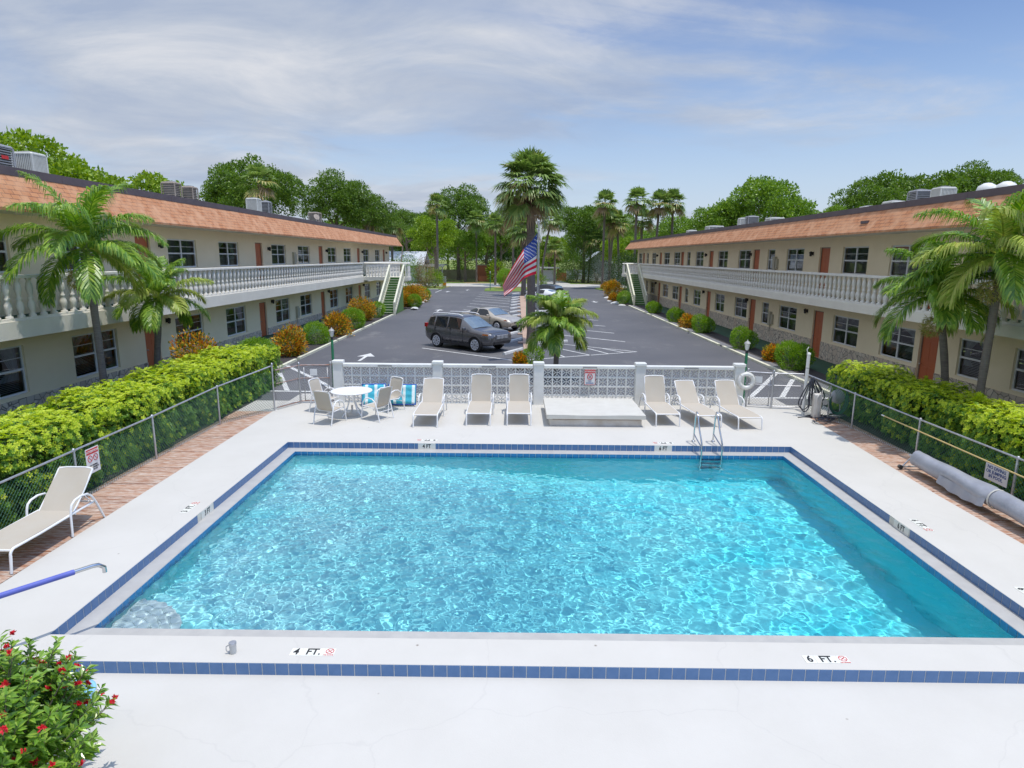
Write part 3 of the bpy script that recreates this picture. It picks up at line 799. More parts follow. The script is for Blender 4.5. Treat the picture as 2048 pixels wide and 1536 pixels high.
    for c in cfg['doors']:
        for z0_, z1_ in ((.03, Zf['ld']), (flz + .005, Zf['ud'])):
            h = z1_ - z0_
            key = round(h, 2)
            if key not in dmesh:
                d_ = MB(); d_.box(-.022, .022, -.455, .455, .0, h - .05)
                for zz in (.25, h*.52): 
                    d_.box(.022, .03, -.33, -.05, zz, zz + h*.3); d_.box(.022, .03, .05, .33, zz, zz + h*.3)
                fr = MB(); fr.box(-.05, .05, -.5, -.46, 0, h); fr.box(-.05, .05, .46, .5, 0, h); fr.box(-.05, .05, -.46, .46, h - .045, h)
                hd = MB(); hd.tube([(.03, -.37, h*.45), (.09, -.37, h*.45)], .012, 8); hd.lathe([(.0, -.03), (.03, -.015), (.03, .015), (0, .03)], (.1, -.37, h*.45), 8)
                dmesh[key] = (to_mesh('door', d_, M_DOOR), to_mesh('door_frame', fr, M_TRIM), to_mesh('handle', hd, M_CHROME))
            a_, b_, c_ = dmesh[key]
            o = link('door', a_, bd, (X + s*.12 - bx, c - by, z0_), 0 if s < 0 else PI)
            link('door_frame', b_, o); link('handle', c_, o)
    # wall lanterns and meter boxes
    lm = MB(); lm.box(0, .05, -.05, .05, -.02, .14); lm.lathe([(.02, .17), (.09, .12), (.075, .1), (.06, -.03), (.07, -.05), (.0, -.08)], (.12, 0, 0), 8)
    lme = to_mesh('wall_lantern', lm, M_BLACK)
    for y in cfg['lamps']:
        for z in (Zf['uw'][1] - .33, Zf['lw'][1] - .1): link('wall_lantern', lme, bd, (X - bx, y - by, z), 0 if s < 0 else PI)
    mm = MB(); mm.box(0, .14, -.28, .0, 0, .75); mm.box(0, .11, .06, .24, .1, .62); mm.tube([(.05, -.14, -.02), (.05, -.14, -.35)], .02, 8)
    mme = to_mesh('meter_box', mm, M_METER)
    for y in cfg['meters']:
        for z in (Zf['uw'][0], Zf['lw'][0] + .02): link('meter_box', mme, bd, (X - bx, y - by, z), 0 if s < 0 else PI)
    for y in cfg['vents']:
        vm = MB(); xa, xb_ = sorted((ex - F*.2, ex - F*.26)); vm.box(xa, xb_, y, y + .5, z0 + .32, z0 + .42)
        ob('roof_vent', vm, M_FASC, bd, True)
    return bd, bx, by

WINGS = {
 -1: dict(up_win=[(12.2, 14.4), (16.2, 18.3), (20.2, 22.4), (26.65, 29.05), (31.25, 33.45), (37.95, 40.3), (42.55, 44.95), (49.25, 51.55), (53.8, 56.2), (60.65, 62.9), (65.75, 67.8)],
          lo_win=[(12.2, 14.4), (16.2, 18.3), (20.35, 22.7), (26.7, 29.1), (31.45, 33.8), (38.05, 40.4), (42.5, 44.85), (49.3, 51.6), (53.9, 56.2), (60.7, 63.0), (65.8, 68.1)],
          doors=[24.9, 36.1, 47.5, 58.8, 70.05], lamps=[26.0, 37.4, 48.75, 60.0, 71.0], meters=[41.7], vents=[], gap=(55.3, 56.5), bal0=13.5),
 1: dict(up_win=[(16, 18), (19.25, 20.3), (22.65, 24.75), (26.3, 28.35), (32.15, 34.2), (35.75, 36.8), (39.45, 41.6), (43.7, 45.8), (49.35, 51.5), (53.1, 54.15), (56.45, 58.6), (60.3, 62.5), (66.2, 68.1), (69.8, 70.9), (73.5, 75.4)],
         lo_win=[(16, 18), (19.25, 20.3), (22.6, 24.75), (26.4, 28.55), (32.35, 34.55), (36.0, 37.0), (39.4, 41.65), (43.75, 45.8), (49.5, 51.5), (53.05, 54.1), (56.45, 58.55), (60.2, 62.45), (66.1, 68.0), (69.5, 70.6)],
         doors=[21.8, 30.0, 38.5, 47.4, 55.65, 64.0, 72.5], lamps=[31.15, 39.3, 48.5, 65.2], meters=[35.4], vents=[24.4], gap=(68.0, 69.2), bal0=12.5)}
ZL = dict(floor2=2.84, slab0=2.38, rail=4.04, eave=5.75, shin=6.66, top=6.88, uw=(4.05, 5.24), lw=(.55, 1.97), ud=5.28, ld=1.97, stone=.44)
ZR = dict(floor2=2.95, slab0=2.63, rail=4.04, eave=5.62, shin=6.40, top=6.60, uw=(3.98, 5.14), lw=(.95, 2.17), ud=5.15, ld=2.22, stone=.84)
wingL, lx, ly = wing(-1, -14.45, -13.15, ZL, 7.5, 73.0, 'motel_building', 'two storey cream motel wing left of the pool with terracotta shingled roof edge')
wingR, rx, ry = wing(1, 14.25, 12.92, ZR, 7.5, 76.3, 'motel_building', 'two storey cream motel wing right of the pool with stone clad base')

# outside stairs with green carpet (parts of their wing)
def stairs(bd, x0, x1, y0, y1, ztop, slab_x, lx0, lx1, rail_z):
    n = 15; sm = MB(); rs = ztop/n; rn = (y1 - y0)/n
    for i in range(n):
        sm.box(x0 + .1, x1 - .1, y0 + i*rn, y1, i*rs, (i+1)*rs - .002, 0)
        sm.box(x0 + .1, x1 - .1, y0 + i*rn - .03, y0 + i*rn + .03, (i+1)*rs - .03, (i+1)*rs + .003, 1)
    # landing joining the balcony
    lp = MB(); a, b = sorted((slab_x, lx1 if abs(lx1) < abs(lx0) else lx0)); lp.box(a, b, y1, y1 + 1.5, ztop - .3, ztop)
    st = ob('staircase', sm, [M_CARPET2, M_YEL], bd, True)
    ob('landing', lp, M_SLAB, bd, True)
    for x in (x0, x1):
        r = MB(); sl = ztop/(y1 - y0)
        P = [(x, y0 - .15, .98), (x, y1, ztop + 1.0)]
        for wv, h0 in ((.07, 0),):
            a = Vector(P[0]); b = Vector(P[1])
            r.add([(x - wv, a.y, a.z - .06), (x + wv, a.y, a.z - .06), (x + wv, a.y, a.z + .05), (x - wv, a.y, a.z + .05), (x - wv, b.y, b.z - .06), (x + wv, b.y, b.z - .06), (x + wv, b.y, b.z + .05), (x - wv, b.y, b.z + .05)],
                  [(0, 1, 2, 3), (4, 7, 6, 5), (0, 4, 5, 1), (1, 5, 6, 2), (2, 6, 7, 3), (3, 7, 4, 0)])
            r.add([(x - .06, y0 - .1, 0), (x + .06, y0 - .1, 0), (x + .06, y0 - .1, .25), (x - .06, y0 - .1, .25), (x - .06, y1, ztop - .25), (x + .06, y1, ztop - .25), (x + .06, y1, ztop + .06), (x - .06, y1, ztop + .06)],
                  [(0, 1, 2, 3), (4, 7, 6, 5), (0, 4, 5, 1), (1, 5, 6, 2), (2, 6, 7, 3), (3, 7, 4, 0)])
        r.box(x - .08, x + .08, y0 - .25, y0 - .09, 0, 1.02)
        N = 15
        for i in range(N):
            y = y0 + (i + .6)*(y1 - y0)/N; zb = (y - y0)*sl + .1
            r.lathe([(.045, 0), (.05, .2), (.03, .38), (.045, .45), (.03, .5), (.048, .68), (.04, .84)], (x, y, zb), 6)
        ob('stair_railing', r, M_YEL, bd, True)
    r = MB(); a, b = sorted((lx0, lx1)); ye = y1 + 1.42
    def run(p, q):
        r.tube([(p[0], p[1], rail_z - .05), (q[0], q[1], rail_z - .05)], .075, 4, smooth=False)
        Ln = math.dist(p, q); nb = max(1, int(Ln/.26))
        for i in range(nb):
            t_ = (i + .5)/nb; r.lathe([(.05, 0), (.055, .24), (.034, .4), (.05, .46), (.034, .52), (.055, .74), (.03, .94)], (p[0] + (q[0]-p[0])*t_, p[1] + (q[1]-p[1])*t_, ztop), 6)
    o = lx1 if abs(lx1) < abs(lx0) else lx0; sgn = 1 if o > 0 else -1
    run((slab_x, ye), (o - sgn*-.08, ye)); run((o + sgn*.08, y1 + .1), (o + sgn*.08, ye))
    inn = x0 if sgn < 0 else x1
    run((slab_x - sgn*.1, y1 + .05), (inn, y1 + .05)) if abs(slab_x - inn) > .5 else None
    oo = x1 if sgn < 0 else x0
    if abs(oo - o) > .3: run((oo, y1 + .05), (o + sgn*.05, y1 + .05))
    ob('landing_railing', r, M_BAL, bd, True)
stairs(wingL, -10.9, -9.68, 50.5, 55.0, 2.84, -13.16, -13.1, -9.3, 4.04)
stairs(wingR, 11.6, 12.8, 63.0, 67.7, 2.95, 12.91, 12.9, 11.3, 4.04)
# slim posts that carry the eave at the wing ends
m = MB(); m.tube([(-12.9, 71.0, 2.9), (-12.75, 72.2, 5.7)], .06, 6); ob('eave_brace', m, M_BARK, wingL, True)

# ------------------------------------------------------------------ roof units
def ac_unit(cx, cy, z, w, h, style, label, rot=0):
    t = thing('roof_air_conditioner', label, 'air conditioner', (cx, cy, z), rot, 'air conditioning units on the motel roofs')
    case = {0: M_ALU, 1: M_ALU2, 2: M_RUSTY}[style]
    b = MB(); b.rbox(-w/2, w/2, -w/2, w/2, 0, .08, .03); b.rbox(-w/2, w/2, -w/2, w/2, h - .07, h, .04)
    for sx in (-1, 1):
        for sy in (-1, 1): b.box(sx*w/2 - .03*(sx > 0) - .0, sx*w/2 + .03*(sx < 0), sy*w/2 - .06*(sy > 0), sy*w/2 + .06*(sy < 0), .08, h - .07)
    ob('casing', b, case, t)
    l_ = MB()
    if style == 0:
        n = 11
        for k in range(n):
            q = -w/2 + .05 + (w - .1)*k/(n - 1)
            for a in (-1, 1): l_.box(q - .02, q + .012, a*(w/2 - .02) - .012, a*(w/2 - .02) + .012, .08, h - .07); l_.box(a*(w/2 - .02) - .012, a*(w/2 - .02) + .012, q - .02, q + .012, .08, h - .07)
    else:
        n = 12
        for k in range(n):
            z_ = .1 + (h - .2)*k/(n - 1)
            l_.box(-w/2 + .02, w/2 - .02, -w/2 + .008, -w/2 + .03, z_ - .012, z_ + .01); l_.box(-w/2 + .02, w/2 - .02, w/2 - .03, w/2 - .008, z_ - .012, z_ + .01)
            l_.box(-w/2 + .008, -w/2 + .03, -w/2 + .03, w/2 - .03, z_ - .012, z_ + .01); l_.box(w/2 - .03, w/2 - .008, -w/2 + .03, w/2 - .03, z_ - .012, z_ + .01)
    ob('louvre', l_, case, t)
    c = MB(); c.box(-w/2 + .07, w/2 - .07, -w/2 + .07, w/2 - .07, .08, h - .08); ob('coil', c, M_FIN, t)
    f = MB(); f.lathe([(w*.36, 0), (w*.36, .03), (w*.33, .035), (.05, .06), (0, .06)], (0, 0, h), 16); ob('fan_guard', f, M_FIN, t)
    return t
zr = 6.72; zR = 6.46
a1 = ac_unit(-15.35, 19.35, zr, .72, .98, 1, 'large dark louvred rooftop unit at the left photo edge with a red badge')
m = MB(); m.box(.361, .366, -.16, .10, .58, .68); ob('badge', m, M_RED, a1)
ac_unit(-15.3, 20.7, zr, .66, .95, 0, 'pale ribbed rooftop unit beside the dark louvred one with the red badge')
ac_unit(-15.4, 29.2, zr, .62, 1.02, 2, 'squat weathered tan rooftop unit on the left roof, nearer of a brown pair')
ac_unit(-15.4, 30.8, zr, .56, 1.0, 2, 'weathered brown rooftop unit on the left roof, farther of a brown pair')
ac_unit(-15.4, 38.2, zr, .66, 1.12, 0, 'white louvred rooftop unit on the left roof left of a grey one')
ac_unit(-15.4, 40.0, zr, .56, 1.1, 1, 'grey louvred rooftop unit on the left roof right of a white one')
ac_unit(-15.4, 49.6, zr, .82, 1.08, 2, 'tan rooftop unit beside the small satellite dish on the left roof')
ac_unit(16.4, 26.9, zR, .66, .92, 1, 'grey louvred rooftop unit on the right roof left of a cream ribbed one')
ac_unit(16.5, 25.6, zR, .62, .90, 0, 'cream ribbed rooftop unit on the right roof beside the grey louvred one')
ac_unit(16.6, 29.0, zR - .05, .7, .72, 0, 'low pale rooftop unit on the right roof left of the grey louvred one', .1)
ac_unit(16.5, 30.9, zR - .05, .62, .64, 0, 'lowest pale rooftop unit seen over the near right roof edge')
ac_unit(16.1, 46.6, zR, .6, .98, 0, 'cream rooftop unit left of a grey one halfway along the right roof')
ac_unit(16.1, 44.9, zR, .72, 1.0, 1, 'grey rooftop unit with pale side halfway along the right roof')
ac_unit(16.3, 41.4, zR - .05, .9, .74, 0, 'low white rooftop unit right of the grey one halfway along the right roof')
ac_unit(16.2, 53.6, zR - .05, 1.2, .8, 0, 'wide low white rooftop unit towards the far end of the right roof')
ac_unit(16.2, 60.5, zR - .05, .8, .75, 0, 'small pale rooftop unit far along the right roof')
for k, (x, y) in enumerate(((16.6, 23.4), (16.9, 22.9))):
    t = thing('roof_ventilator', ['white domed roof ventilator at the right roof edge, left one of two', 'white domed roof ventilator at the right roof edge, right one of two'][k], 'roof vent', (x, y, zR), 0, 'domed roof ventilators')
    ob('dome', MB().lathe([(.3, .46), (.34, .55), (.28, .72), (.12, .82), (0, .84)], n=14), M_PVC, t); ob('stem', MB().lathe([(.16, 0), (.16, .5)], n=12), M_PVC, t)
t = thing('satellite_dish', 'small tilted satellite dish on the left roof', 'satellite dish', (-14.6, 47.3, zr + .15), R(-40)); t.scale = (.62,)*3
m = MB(); m.lathe([(.0, 0), (.15, .02), (.3, .08), (.36, .12)], n=18); m.xf(Matrix.Translation((0, 0, .72)) @ Matrix.Rotation(R(62), 4, 'Y')); ob('dish', m, M_RUSTY, t)
ob('mast', MB().tube([(0, 0, 0), (0, 0, .72)], .03, 8), M_GALV, t); ob('feed_arm', MB().tube([(0, 0, .6), (.4, 0, .82)], .015, 6), M_GALV, t)
# ------------------------------------------------------------------ pierced block wall
YW = 19.7
wall = thing('breeze_block_wall', 'low white pierced block wall with square posts behind the loungers', 'wall', (.75, YW, 0))
def block(mb, x, z, w, h):
    """one pierced block: frame, eight petal ribs; openings stay open"""
    y0, y1 = -.055, .055; f = .02
    mb.box(x, x + w, y0, y1, z, z + f); mb.box(x, x + w, y0, y1, z + h - f, z + h)
    mb.box(x, x + f, y0, y1, z + f, z + h - f); mb.box(x + w - f, x + w, y0, y1, z + f, z + h - f)
    cx, cz = x + w/2, z + h/2; iw, ih = w/2 - f, h/2 - f; e = .03
    for k in range(4):
        a = k*PI/2 + PI/4; dx, dz = math.copysign(iw, math.cos(a)), math.copysign(ih, math.sin(a))
        Ln = math.hypot(dx, dz); ux, uz = dx/Ln, dz/Ln; nx_, nz_ = -uz, ux
        # the petal: two ribs either side of the diagonal opening would merge, so one slim rib per side
        for sg in (-1, 1):
            P = [(0, .0), (.3, .026), (.65, .034), (.97, .012)]
            for (t0, o0), (t1, o1) in zip(P[:-1], P[1:]):
                q = []
                for t_, o_ in ((t0, o0), (t1, o1)):
                    q.append((cx + ux*Ln*t_ + nx_*sg*o_, cz + uz*Ln*t_ + nz_*sg*o_)); q.append((cx + ux*Ln*t_ + nx_*sg*(o_ + .017), cz + uz*Ln*t_ + nz_*sg*(o_ + .017)))
                a0, b0, a1_, b1 = q
                mb.add([(a0[0], -e, a0[1]), (b0[0], -e, b0[1]), (b1[0], -e, b1[1]), (a1_[0], -e, a1_[1]), (a0[0], e, a0[1]), (b0[0], e, b0[1]), (b1[0], e, b1[1]), (a1_[0], e, a1_[1])],
                       [(0, 1, 2, 3), (7, 6, 5, 4), (0, 4, 5, 1), (3, 2, 6, 7), (0, 3, 7, 4), (1, 5, 6, 2)])
    mb.tube([(cx, -.05, cz), (cx, .05, cz)], .02, 8)
posts = [-5.62, -2.47, .72, 3.93, 7.04]
for x in posts:
    p = MB(); p.box(x - .15, x + .15, -.11, .11, -.02, 1.28); p.rbox(x - .175, x + .175, -.14, .14, 1.281, 1.37, .02)
    for z in (.29, .59, .89): p.box(x - .152, x + .152, -.112, .112, z, z + .006)
    o = ob('post', p, M_PVC, wall); o.location.x = -.75
pan = [(a + .15, b - .15) for a, b in zip(posts[:-1], posts[1:])]
for a, b in pan:
    n = 10; w_b = (b - a)/n; m = MB()
    for i in range(n):
        for j in range(4): block(m, a + i*w_b, j*.295, w_b - .001, .294)
    o = ob('block_panel', m, M_PVC, wall); o.location.x = -.75
    c = MB(); c.rbox(a + .0, b - .0, -.1, .1, 1.181, 1.275, .02); o = ob('cap', c, M_PVC, wall); o.location.x = -.75
for x in (-4.12, -.85, 2.33, 5.51):
    c = MB(); c.box(x - .22, x + .22, -.125, -.101, 1.19, 1.245); c.box(x - .2, x + .2, -.13, -.1, 1.165, 1.188, 1)
    o = ob('cap_light', c, [M_GREY, M_LANT], wall); o.location.x = -.75
t = thing('no_diving_sign', 'small red and white no diving sign hung on the block wall', 'sign', (2.33, YW - .14, 1.16)); t.scale = (.82, 1, .82)
ob('board', MB().box(-.21, .21, -.006, .006, -.6, 0), M_SIGN, t)
m = MB(); m.box(-.19, .19, -.012, -.0065, -.14, -.02); 
for x0, x1, z0, z1 in ((-.21, .21, -.014, 0), (-.21, .21, -.6, -.586), (-.21, -.197, -.6, 0), (.197, .21, -.6, 0)): m.box(x0, x1, -.010, -.0062, z0, z1)
P = [(.105*math.cos(2*PI*k/8 + PI/8), -.012, -.28 + .115*math.sin(2*PI*k/8 + PI/8)) for k in range(8)]; m.tube(P, .012, 6, closed=True)
m.tube([(-.075, -.013, -.2), (.075, -.013, -.36)], .011, 6); ob('red_marks', m, M_RED, t)
m = MB(); m.tube([(-.05, -.009, -.34), (.0, -.009, -.3), (.03, -.009, -.25)], .01, 5); m.lathe([(0, -.018), (.018, 0), (0, .018)], (.045, -.009, -.225), 8); ob('diver_figure', m, M_INK, t)
F3 = lambda o, z, dy=-.0125: frame((0, dy, z), (1, 0, 0), (0, 0, 1))
put('lettering', text_me('ATTENTION', .075, M_SIGN), t, F3(t, -.08, -.013)); put('lettering', text_me('NO', .07, M_BLUEINK), t, F3(t, -.45, -.008)); put('lettering', text_me('DIVING', .085, M_BLUEINK), t, F3(t, -.535, -.008))

# ------------------------------------------------------------------ loungers
def arc(cx, cz, r, a0, a1, n, x):
    return [(x, cx + r*math.cos(R(a0 + (a1 - a0)*i/n)), cz + r*math.sin(R(a0 + (a1 - a0)*i/n))) for i in range(n + 1)]
def lounger(name, label, loc, rotz, ang, grp='beige sling sun loungers'):
    """foot end at the origin, head towards +y"""
    t = thing(name, label, 'sun lounger', loc, rotz, grp); w = .33; hz = .36; yb = 1.42; Lb = .80
    ca, sa = math.cos(R(ang)), math.sin(R(ang))
    f = MB()
    for s in (-1, 1):
        f.tube([(s*w, -.03, 0), (s*w, .0, hz - .09)] + arc(.085, hz - .09, .085, 180, 90, 5, s*w) + [(s*w, .6, hz - .012), (s*w, 1.5, hz), (s*w, 1.9, hz)], .02, 8)
    for y, z in ((.05, hz - .03), (1.4, hz - .03), (1.88, hz)): f.tube([(-w, y, z), (w, y, z)], .016, 8)
    ob('frame', f, M_TABLE, t)
    b = MB(); pb = lambda s_: [(s_, yb, hz), (s_, yb + Lb*.5*ca + .02, hz + Lb*.5*sa), (s_, yb + Lb*ca, hz + Lb*sa)]
    for s in (-1, 1): b.tube(pb(s*(w - .035)), .016, 8)
    top = Vector((0, yb + Lb*ca, hz + Lb*sa)); b.tube([(-w + .035, top.y, top.z), (-w*.5, top.y + .03*ca, top.z + .03*sa), (w*.5, top.y + .03*ca, top.z + .03*sa), (w - .035, top.y, top.z)], .016, 8)
    b.tube([(-w + .05, yb + .35*ca, hz + .35*sa), (-w + .05, yb + .45, hz)], .009, 6); b.tube([(w - .05, yb + .35*ca, hz + .35*sa), (w - .05, yb + .45, hz)], .009, 6)
    ob('back_frame', b, M_TABLE, t)
    def sheet(f3, nu, nv):
        m = MB(); vs = [f3(i/nu, j/nv) for j in range(nv + 1) for i in range(nu + 1)]
        fs = [(j*(nu+1)+i, j*(nu+1)+i+1, (j+1)*(nu+1)+i+1, (j+1)*(nu+1)+i) for j in range(nv) for i in range(nu)]
        up = Vector((0, -sa, ca)) if False else None
        n0 = len(vs); off = [(p[0], p[1], p[2] - .006) for p in vs]
        m.add(vs + off, fs + [tuple(k + n0 for k in q[::-1]) for q in fs], 0, True); return m
    ob('seat_sling', sheet(lambda u, v_: ((u - .5)*2*w*.97, .03 + v_*1.39, hz + .012 - .022*math.sin(PI*u)*math.sin(PI*v_)*1.2 - (.05*(1 - v_*9)**2 if v_ < .11 else 0)), 6, 20), M_SLING, t)
    def bk(u, v_):
        q = v_*(Lb + .03); sag = .03*math.sin(PI*u)*math.sin(PI*min(1, v_))
        return ((u - .5)*2*(w - .03), yb + q*ca + sag*sa, hz + .012 + q*sa - sag*ca)
    m = sheet(bk, 6, 12); ob('back_sling', m, M_SLING, t)
    for s in (-1, 1):
        x = s*(w + .035); a = MB()
        a.tube([(x, 1.22, 0), (x, 1.24, hz), (x, 1.26, .46)] + [(x, 1.29, .53), (x, 1.37, .58), (x, 1.52, .60), (x, 1.68, .575), (x, 1.78, .5), (x, 1.87, .36), (x, 2.04, .0)], .019, 8)
        ob('arm', a, M_TABLE, t)
    return t
Y6 = 16.97
base = [(-2.47, 16.78, 0, 50, 'beige lounger farthest left at the block wall, nearest the blue cushions'), (-1.03, 17.0, 0, 70, 'beige lounger second from left at the block wall, standing alone'), (.1, 17.05, 0, 70, 'beige lounger just left of the low spa cover'), (4.25, 17.12, .03, 64, 'beige lounger just right of the low spa cover'), (5.38, 17.0, .13, 45, 'lower reclined beige lounger behind the pool ladder, middle of the right three'), (6.42, 16.8, .08, 52, 'beige lounger farthest right at the block wall, under the life ring')]
for x, y, rz, ang, lab in base: lounger('sun_lounger', lab, (x, y, 0), rz, ang)
lounger('sun_lounger', 'beige lounger on the left boardwalk by the fence, cut by the photo edge', (-7.68, 8.5, 0), R(0), 44)

# ------------------------------------------------------------------ table and chairs
t = thing('patio_table', 'round white metal patio table among four sling chairs', 'table', (-4.8, 18.05, 0))
m = MB(); m.lathe([(0, .715), (.57, .715), (.595, .72), (.6, .735), (.595, .745), (.56, .742), (0, .742)], n=40); ob('tabletop', m, M_TABLE, t)
for k in range(4):
    q = PI/4 + k*PI/2 + .2; c, s_ = math.cos(q), math.sin(q)
    m = MB(); m.tube([(c*.14, s_*.14, .71), (c*.10, s_*.10, .45), (c*.2, s_*.2, .2), (c*.40, s_*.40, .0)], .021, 8); ob('leg', m, M_TABLE, t)
m = MB(); m.lathe([(.2, 0), (.2, .04), (.1, .08), (.03, .1), (.03, .3)], n=16); ob('umbrella_base', m, M_SPA2, t)
def chair(loc, rotz, label, yaw=0):
    """seat faces -y"""
    t = thing('sling_chair', label, 'chair', loc, rotz, 'white framed sling chairs round the patio table'); w = .26
    f = MB()
    for s in (-1, 1):
        x = s*w; f.tube([(x, -.27, .40), (x, .16, .37), (x, .23, .42), (x, .30, .66), (x, .37, .93)], .016, 8)
    f.tube([(-w, .37, .93), (-w*.5, .40, .965), (w*.5, .40, .965), (w, .37, .93)], .016, 8); f.tube([(-w, -.26, .40), (w, -.26, .40)], .014, 6); f.tube([(-w, .15, .36), (w, .15, .36)], .014, 6)
    ob('frame', f, M_TABLE, t)
    nu, nv = 5, 16
    path = [(-.27, .405), (-.1, .39), (.05, .38), (.16, .385), (.23, .43), (.27, .56), (.31, .7), (.34, .82), (.38, .94), (.40, .96)]
    vs = []
    for y, z in path:
        for i in range(nu + 1):
            u = i/nu; sg = .02*math.sin(PI*u); vs.append(((u - .5)*2*w*.96, y + sg*(z > .45), z + .012 - sg*(z < .45)))
    fs = [(j*(nu+1)+i, j*(nu+1)+i+1, (j+1)*(nu+1)+i+1, (j+1)*(nu+1)+i) for j in range(len(path)-1) for i in range(nu)]
    n0 = len(vs); m = MB(); m.add(vs + [(a, b + .004, c - .004) for a, b, c in vs], fs + [tuple(k + n0 for k in q[::-1]) for q in fs], 0, True); ob('sling', m, M_SLING, t)
    for s in (-1, 1):
        x = s*(w + .035); a = MB(); a.tube([(x, -.32, 0), (x, -.27, .35), (x, -.23, .52), (x, -.15, .62), (x, -.02, .66), (x, .12, .64), (x, .22, .56), (x, .28, .4), (x, .38, 0)], .017, 8)
        ob('leg_arch', a, M_TABLE, t)
    a = MB(); a.tube([(-w - .03, .31, .27), (w + .03, .31, .27)], .011, 6); a.tube([(-w - .03, -.28, .3), (w + .03, -.28, .3)], .011, 6); ob('crossbar', a, M_TABLE, t)
    return t
def face(x, y, tx=-4.8, ty=18.05): return math.atan2(tx - x, -(ty - y)) 
for x, y, lab, extra in ((-5.2, 17.22, 'sling chair with its back to the pool at the near left of the round table', .1), (-5.72, 18.5, 'tall backed sling chair at the far left of the round table by the gate', .15), (-4.0, 17.68, 'sling chair at the near right of the round table, seen from behind', -.1), (-3.85, 18.7, 'sling chair at the far right of the round table, in front of the blue cushions', .35)):
    chair((x, y, 0), face(x, y) + extra, lab)

# striped cushions
def cushion_mat():
    m, nt, b, L = principled('aqua_striped_cloth')
    tcn = nt.nodes.new('ShaderNodeTexCoord'); s_ = nt.nodes.new('ShaderNodeSeparateXYZ'); L(tcn.outputs['Object'], s_.inputs[0])
    a = nt.nodes.new('ShaderNodeMath'); a.operation = 'MULTIPLY'; L(s_.outputs[0], a.inputs[0]); a.inputs[1].default_value = 22
    q = nt.nodes.new('ShaderNodeMath'); q.operation = 'SINE'; L(a.outputs[0], q.inputs[0])
    c = ramp(nt, q.outputs[0], [(.25, (.05, .42, .55)), (.5, (.22, .62, .68)), (.8, (.72, .80, .80))])
    L(c, b.inputs['Base Color']); b.inputs['Roughness'].default_value = .8; bump(nt, b, noise(nt, 7, 3), .03, .6); return m
M_CUSH = cushion_mat(); M_PIPE = simple('blue_piping_cloth', (.03, .10, .45), (.05, .14, .5), 5, .8)
def cushion(loc, rotz, w, h, lean, label):
    t = thing('striped_cushion', label, 'cushion', loc, rotz, 'aqua striped cushions leaning on the block wall')
    n = 14; vs = []; 
    for side in (-1, 1):
        for j in range(n + 1):
            for i in range(n + 1):
                u, v_ = i/n, j/n; e = min(u, 1-u, v_, 1-v_); th = .07*(1 - (1 - min(1, e/.16))**2)**.5
                tuft = sum(math.exp(-(((u-a)*w)**2 + ((v_-b)*h)**2)/.004) for a in (.25, .5, .75) for b in (.33, .66))*.035
                vs.append(((u - .5)*w, side*max(.003, th - tuft), v_*h))
    fs = [(j*(n+1)+i, j*(n+1)+i+1, (j+1)*(n+1)+i+1, (j+1)*(n+1)+i) for j in range(n) for i in range(n)]
    N0 = (n+1)**2; m = MB(); m.add(vs, fs + [tuple(k + N0 for k in q[::-1]) for q in fs], 0, True)
    M = Matrix.Translation((0, 0, .07)) @ Matrix.Rotation(-lean, 4, 'X'); m.xf(M); ob('cover', m, M_CUSH, t)
    p = MB(); c = [(-w/2, 0, 0), (w/2, 0, 0), (w/2, 0, h), (-w/2, 0, h)]; p.tube(c, .028, 6, closed=True)
    p.tube([(-w/2, .0, .0), (-w/2 + .04, -.02, h*.9), (0, -.05, h - .02)], .012, 5); p.xf(M); ob('piping', p, M_PIPE, t)
cushion((-3.55, 19.2, 0), R(2), .86, .62, R(22), 'blue edged aqua striped cushion against the wall, right of a pair')
cushion((-4.42, 19.15, 0), R(6), .72, .64, R(24), 'blue edged aqua striped cushion behind the chair, left of a pair')

# ------------------------------------------------------------------ covered spa
t = thing('covered_spa', 'low rectangular covered spa with slanting pale lid behind the pool', 'hot tub', (2.23, 18.0, 0))
m = MB(); m.rbox(-1.28, 1.28, -.96, 1.05, 0, .2, .02)
for x in (-1.1, -.4, .35, 1.0): m.box(x, x + .012, -.964, -.96, .02, .18)
ob('skirt', m, M_SPA2, t)
m = MB(); n = 14; vs = []; prof = []
W2, D0, D1 = 1.37, -1.06, 1.14
for j in range(9):
    for i in range(n + 1):
        u, v_ = i/n, j/8; x = (u*2 - 1)*W2; y = D0 + (D1 - D0)*v_
        vs.append((x, y, .335 + .012*math.sin(u*PI)*math.sin(v_*PI) + .006*math.sin(x*3.1 + y)))
fs = [(j*(n+1)+i, j*(n+1)+i+1, (j+1)*(n+1)+i+1, (j+1)*(n+1)+i) for j in range(8) for i in range(n)]
m.add(vs, fs, 0, True); m.rbox(-W2, W2, D0, D1, .225, .338, .012); m.box(-1.2, 1.25, -1.01, -.965, .2, .222, 1)
ob('lid', m, [M_SPA, M_BOOT], t)

